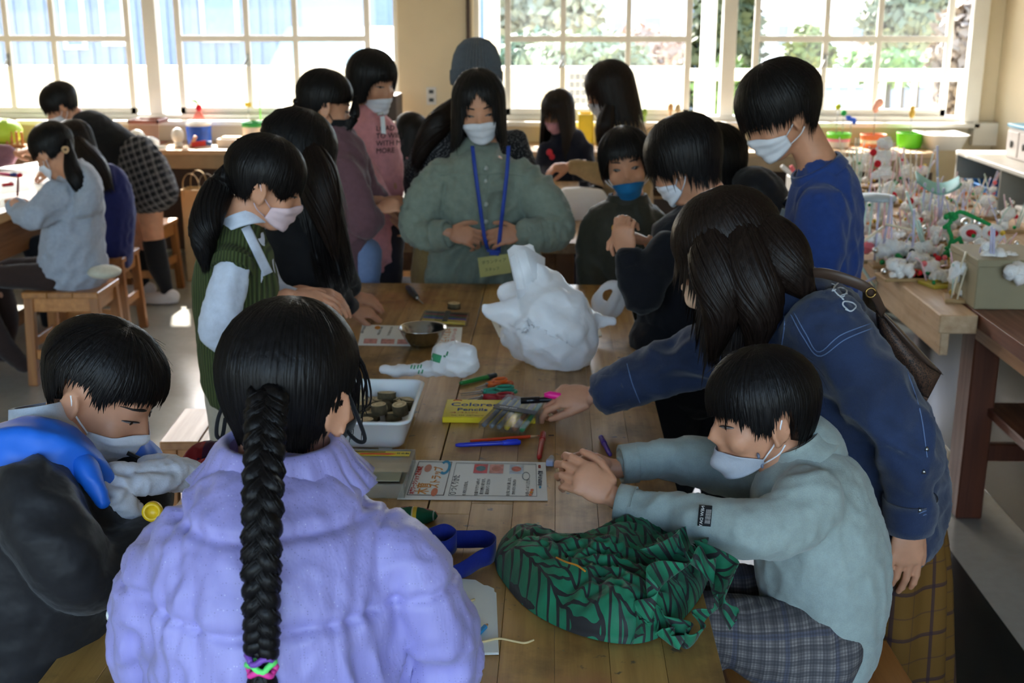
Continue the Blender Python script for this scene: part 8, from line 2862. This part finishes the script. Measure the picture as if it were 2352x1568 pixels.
# lime cushion and stick rack at the far left
p = P(5, 330, 7.55)
one('lime_ball', ellipsoid((P(5, 320, 7.6).x, 7.62, BZ + .092), (.13, .11, .09)), plain('lime_cover', (160, 196, 50), .6), 'lime green round cushion at the left edge on the window bench', 'cushion')
sr = thing('stick_rack', 'row of upright wooden sticks in a holder on the left window bench', 'rack', (P(38, 340, 7.5).x, 7.55, BZ))
for x in (18, 29, 41, 53):
    q_ = P(x, 340, 7.55)
    add('stick', bar((q_.x, 7.55, BZ + .01), (q_.x, 7.55, P(x, 302, 7.55).z), .016, .012, (0, 1, 0)), M_STOOL, sr)
add('holder', box(P(12, 340, 7.55).x, P(60, 340, 7.55).x, 7.53, 7.57, BZ + .001, BZ + .02), M_STOOL, sr)
# narrow book shelf by the pillar
x0, x1 = P(888, 250, 7.6).x, P(918, 250, 7.6).x
bs_ = thing('book_rack', 'narrow dark topped rack with pale folders next to the cream pillar', 'rack', ((x0 + x1) / 2, 7.6, 0))
zt = P(900, 216, 7.6).z
add('top_box', box(x0 - .02, x1, 7.45, 7.75, zt - .16, zt, .004), M_DARKWOOD, bs_)
add('side_panel', box(x1 - .015, x1, 7.45, 7.75, 0, zt - .16), plain('pinkish_wood', (160, 110, 96), .6), bs_)
add('side_panel', box(x0 - .02, x0 - .005, 7.45, 7.75, 0, zt - .16), M_DARKWOOD, bs_)
add('shelf', box(x0 - .005, x1 - .015, 7.46, 7.74, .70, .72), M_DARKWOOD, bs_)
for k in range(6):
    xx = x0 + (x1 - x0 - .02) * k / 6
    one('folder', box(xx + .001, xx + .011, 7.5, 7.7, .7205, zt - .2 - .01 * (k % 3), .001), plain('pale_folder_%d' % (k % 3), [(206, 200, 180), (190, 190, 186), (170, 160, 140)][k % 3], .7), 'pale folder in the narrow rack by the pillar, %s from the left' % ('first', 'second', 'third', 'fourth', 'fifth', 'sixth')[k], 'folder', 'folders in the narrow rack', smooth=False)
# shelf contents and the boxes on top
bn_ = thing('blue_bin', 'blue plastic storage bin with a white label in the white shelf', 'bin', (2.66, 6.87, .421))
M_BIN = plain('blue_bin_plastic', (28, 116, 190), .4)
add('bin_shell', loft([rrect(2.50, 2.86, 6.66, 7.08, .03, .4215), rrect(2.47, 2.88, 6.62, 7.12, .03, .66), rrect(2.45, 2.885, 6.60, 7.14, .03, .67), rrect(2.49, 2.87, 6.64, 7.10, .03, .66), rrect(2.52, 2.84, 6.69, 7.05, .03, .43)]), M_BIN, bn_, True)
add('label', box(2.462, 2.474, 6.68, 6.86, .47, .60), M_WHITE, bn_)
bk2 = thing('storage_box', 'white storage box beside the blue bin in the white shelf', 'box', (2.66, 6.13, .421))
add('box_body', box(2.50, 2.86, 5.86, 6.4, .4215, .60, .01), plain('ivory_plastic', (222, 214, 200), .5), bk2)
add('lid', box(2.49, 2.87, 5.85, 6.41, .60, .625, .008), M_WHITE, bk2)
for k, (y, lab_, cl) in enumerate(((6.72, 'white two drawer box with oval handles on the shelf top', (226, 218, 214)), (6.25, 'cream box with dark green side on the shelf top', (222, 212, 200)))):
    sb_ = thing('drawer_box', lab_, 'box', (2.74, y, .826))
    add('box_body', box(2.60, 2.88, y - .18, y + .18, .8265, 1.0, .006), plain('drawer_box_%d' % k, cl, .5), sb_)
    add('lid', box(2.59, 2.89, y - .19, y + .19, 1.0, 1.02, .006), plain('lid_%d' % k, [(110, 180, 214), (40, 110, 80)][k], .5), sb_)
    for dy in (-.09, .09):
        dr = add('drawer', box(2.592, 2.60, y + dy - .08, y + dy + .08, .84, .98, .003), plain('drawer_box_%d' % k, cl, .5), sb_)
        add('handle', xf(lathe([(.0, .0), (.018, 0), (.022, .006), (.012, .008), (0, .008)], 14, False), (2.592, y + dy, .91), (0, -math.pi / 2, 0)), plain('dark_handle', (60, 52, 50), .5), dr, True)

# paper carrier bag on the floor by the bench
cx = P(462, 500, 7.2).x
pb_ = thing('paper_bag', 'tall beige paper carrier bag with handles standing before the window bench', 'bag', (cx, 7.2, 0))
M_KR = plain('kraft_paper', (190, 160, 116), .8, var=.05)
x0, x1 = P(428, 500, 7.2).x, P(478, 500, 7.2).x
zt = P(450, 432, 7.2).z
add('bag_body', join(box(x0, x1, 7.12, 7.126, .002, zt, .001), box(x0, x1, 7.27, 7.276, .002, zt, .001), box(x0, x0 + .006, 7.12, 7.276, .002, zt, .001), box(x1 - .006, x1, 7.12, 7.276, .002, zt, .001), box(x0, x1, 7.12, 7.276, .001, .006, .001)), M_KR, pb_)
for y in (7.118, 7.278):
    xm = (x0 + x1) / 2
    add('handle', ribbon([(xm - .05, y, zt - .04), (xm - .048, y, zt + .05), (xm - .02, y, zt + .095), (xm + .02, y, zt + .095), (xm + .048, y, zt + .05), (xm + .05, y, zt - .04)], .012, .003, (0, 1, 0), 20), M_KR, pb_, True)
x0, x1 = P(480, 500, 7.3).x, P(520, 500, 7.3).x
pb2 = thing('paper_bag', 'greyish paper carrier bag half hidden behind the long ponytail', 'bag', ((x0 + x1) / 2, 7.2, 0))
M_KR2 = plain('grey_kraft', (140, 128, 108), .8, var=.05)
add('bag_body', join(box(x0, x1, 7.12, 7.126, .002, zt, .001), box(x0, x1, 7.27, 7.276, .002, zt, .001), box(x0, x0 + .006, 7.12, 7.276, .002, zt, .001), box(x1 - .006, x1, 7.12, 7.276, .002, zt, .001)), M_KR2, pb2)
xm = (x0 + x1) / 2
add('handle', ribbon([(xm - .05, 7.118, zt - .04), (xm - .048, 7.118, zt + .05), (xm - .02, 7.118, zt + .095), (xm + .02, 7.118, zt + .095), (xm + .048, 7.118, zt + .05), (xm + .05, 7.118, zt - .04)], .012, .003, (0, 1, 0), 20), M_KR2, pb2, True)

# second table: cable, paper, white bag; plastic sack below
one('cable', tube([Z(876, 518, TZ + .008), Z(880, 497, TZ + .008), Z(905, 490, TZ + .008), Z(930, 500, TZ + .008), Z(914, 518, TZ + .008), Z(890, 524, TZ + .008), Z(878, 512, TZ + .010), Z(900, 508, TZ + .012), Z(925, 516, TZ + .008)], .0065, 8, 50), M_BLKN, 'black cable loop lying on the second table beside the smock sleeve', 'cable')
lfw, _ = fold_paper('paper_sheet', 'white paper lying before the small child at the second table', [(905, 425), (950, 425), (940, 455), (905, 455)], M_PAPER)
pw = crumple(remesh(limb([(1300, 470, 5.3, 40, .10), (1345, 466, 5.3, 36, .09), (1380, 458, 5.3, 24, .05)], 16), .01, 1), .008, 18, 5)
pw[0][:, 2] = np.maximum(pw[0][:, 2], TZ + .002)
one('white_bag', pw, M_BAG, 'white plastic sheet bag lying on the second table behind the smock sleeve', 'bag')
sk_ = crumple(remesh(join(ellipsoid((P(925, 640, 5.3).x, 5.3, .2), (.2, .2, .2)), ellipsoid((P(940, 640, 5.3).x, 5.25, .32), (.14, .14, .12))), .014, 2), .014, 22, 7)
sk_[0][:, 2] = np.maximum(sk_[0][:, 2], .002)
one('plastic_sack', sk_, plain('grey_plastic_sack', (150, 154, 166), .25), 'grey shiny plastic sack under the second table', 'sack')
wc_ = thing('white_carton', 'white carton with coloured sticks standing behind the blue sweatshirt boy', 'carton', (P(1825, 440, 6.4).x, 6.4, 0))
x0, x1 = P(1812, 440, 6.4).x, P(1850, 440, 6.4).x
zt = P(1825, 405, 6.4).z
add('carton_body', box(x0, x1, 6.3, 6.5, .001, zt, .004), M_WHITE, wc_)
for k, (m, dx) in enumerate(((M_PNK, .0), (M_STRAW[2], .05), (M_WHITE, -.05))):
    add('stick', tube([((x0 + x1) / 2, 6.38, zt - .02), ((x0 + x1) / 2 + dx - .05, 6.36, zt + .06)], .012, 7), m, wc_, True)
ys_ = thing('yellow_holder', 'yellow plastic file holder on the right window bench behind the beige coat', 'holder', (P(1345, 300, 7.7).x, 7.7, BZ))
x0, x1 = P(1328, 300, 7.7).x, P(1362, 300, 7.7).x
add('holder_wall', join(box(x0, x1, 7.6, 7.61, BZ + .001, P(1345, 262, 7.6).z), box(x0, x1, 7.8, 7.81, BZ + .001, P(1345, 262, 7.6).z), box(x0, x0 + .01, 7.6, 7.81, BZ + .001, P(1345, 262, 7.6).z), box(x1 - .01, x1, 7.6, 7.81, BZ + .001, P(1345, 262, 7.6).z)), plain('yellow_file', (226, 200, 40), .5), ys_)
# papers and pens on the left table
for k, (cs, lab_) in enumerate((([(0, 385), (85, 372), (100, 398), (0, 405)], 'white paper at the far end of the left table'), ([(0, 418), (55, 412), (70, 436), (0, 446)], 'white paper under the hand of the grey hoodie girl'), ([(70, 415), (112, 400), (118, 425), (85, 440)], 'white paper in front of the grey hoodie girl'), ([(0, 455), (25, 452), (20, 470), (0, 478)], 'white paper at the near edge of the left table'))):
    fold_paper('paper_sheet', lab_, cs, M_PAPER)
pen('marker_pen', 'red pen lying on the papers of the left table', 'pen', (5, 425), (30, 422), .009, (180, 20, 30))
pen('marker_pen', 'pink and blue pen at the far papers of the left table', 'pen', (0, 398), (40, 402), .009, (206, 60, 120), (40, 60, 130))
pn_ = thing('held_pencil', 'dark pencil held upright by the grey hoodie girl', 'pencil', P(42, 455, 5.1))
add('shaft', tube([P(40, 450, 5.1), P(42, 402, 5.12)], .005, 7), plain('brown_pencil', (110, 50, 40), .5), pn_, True)
add('tip', ellipsoid(P(46, 402, 5.12), (.012, .01, .01)), M_RED, pn_, True)
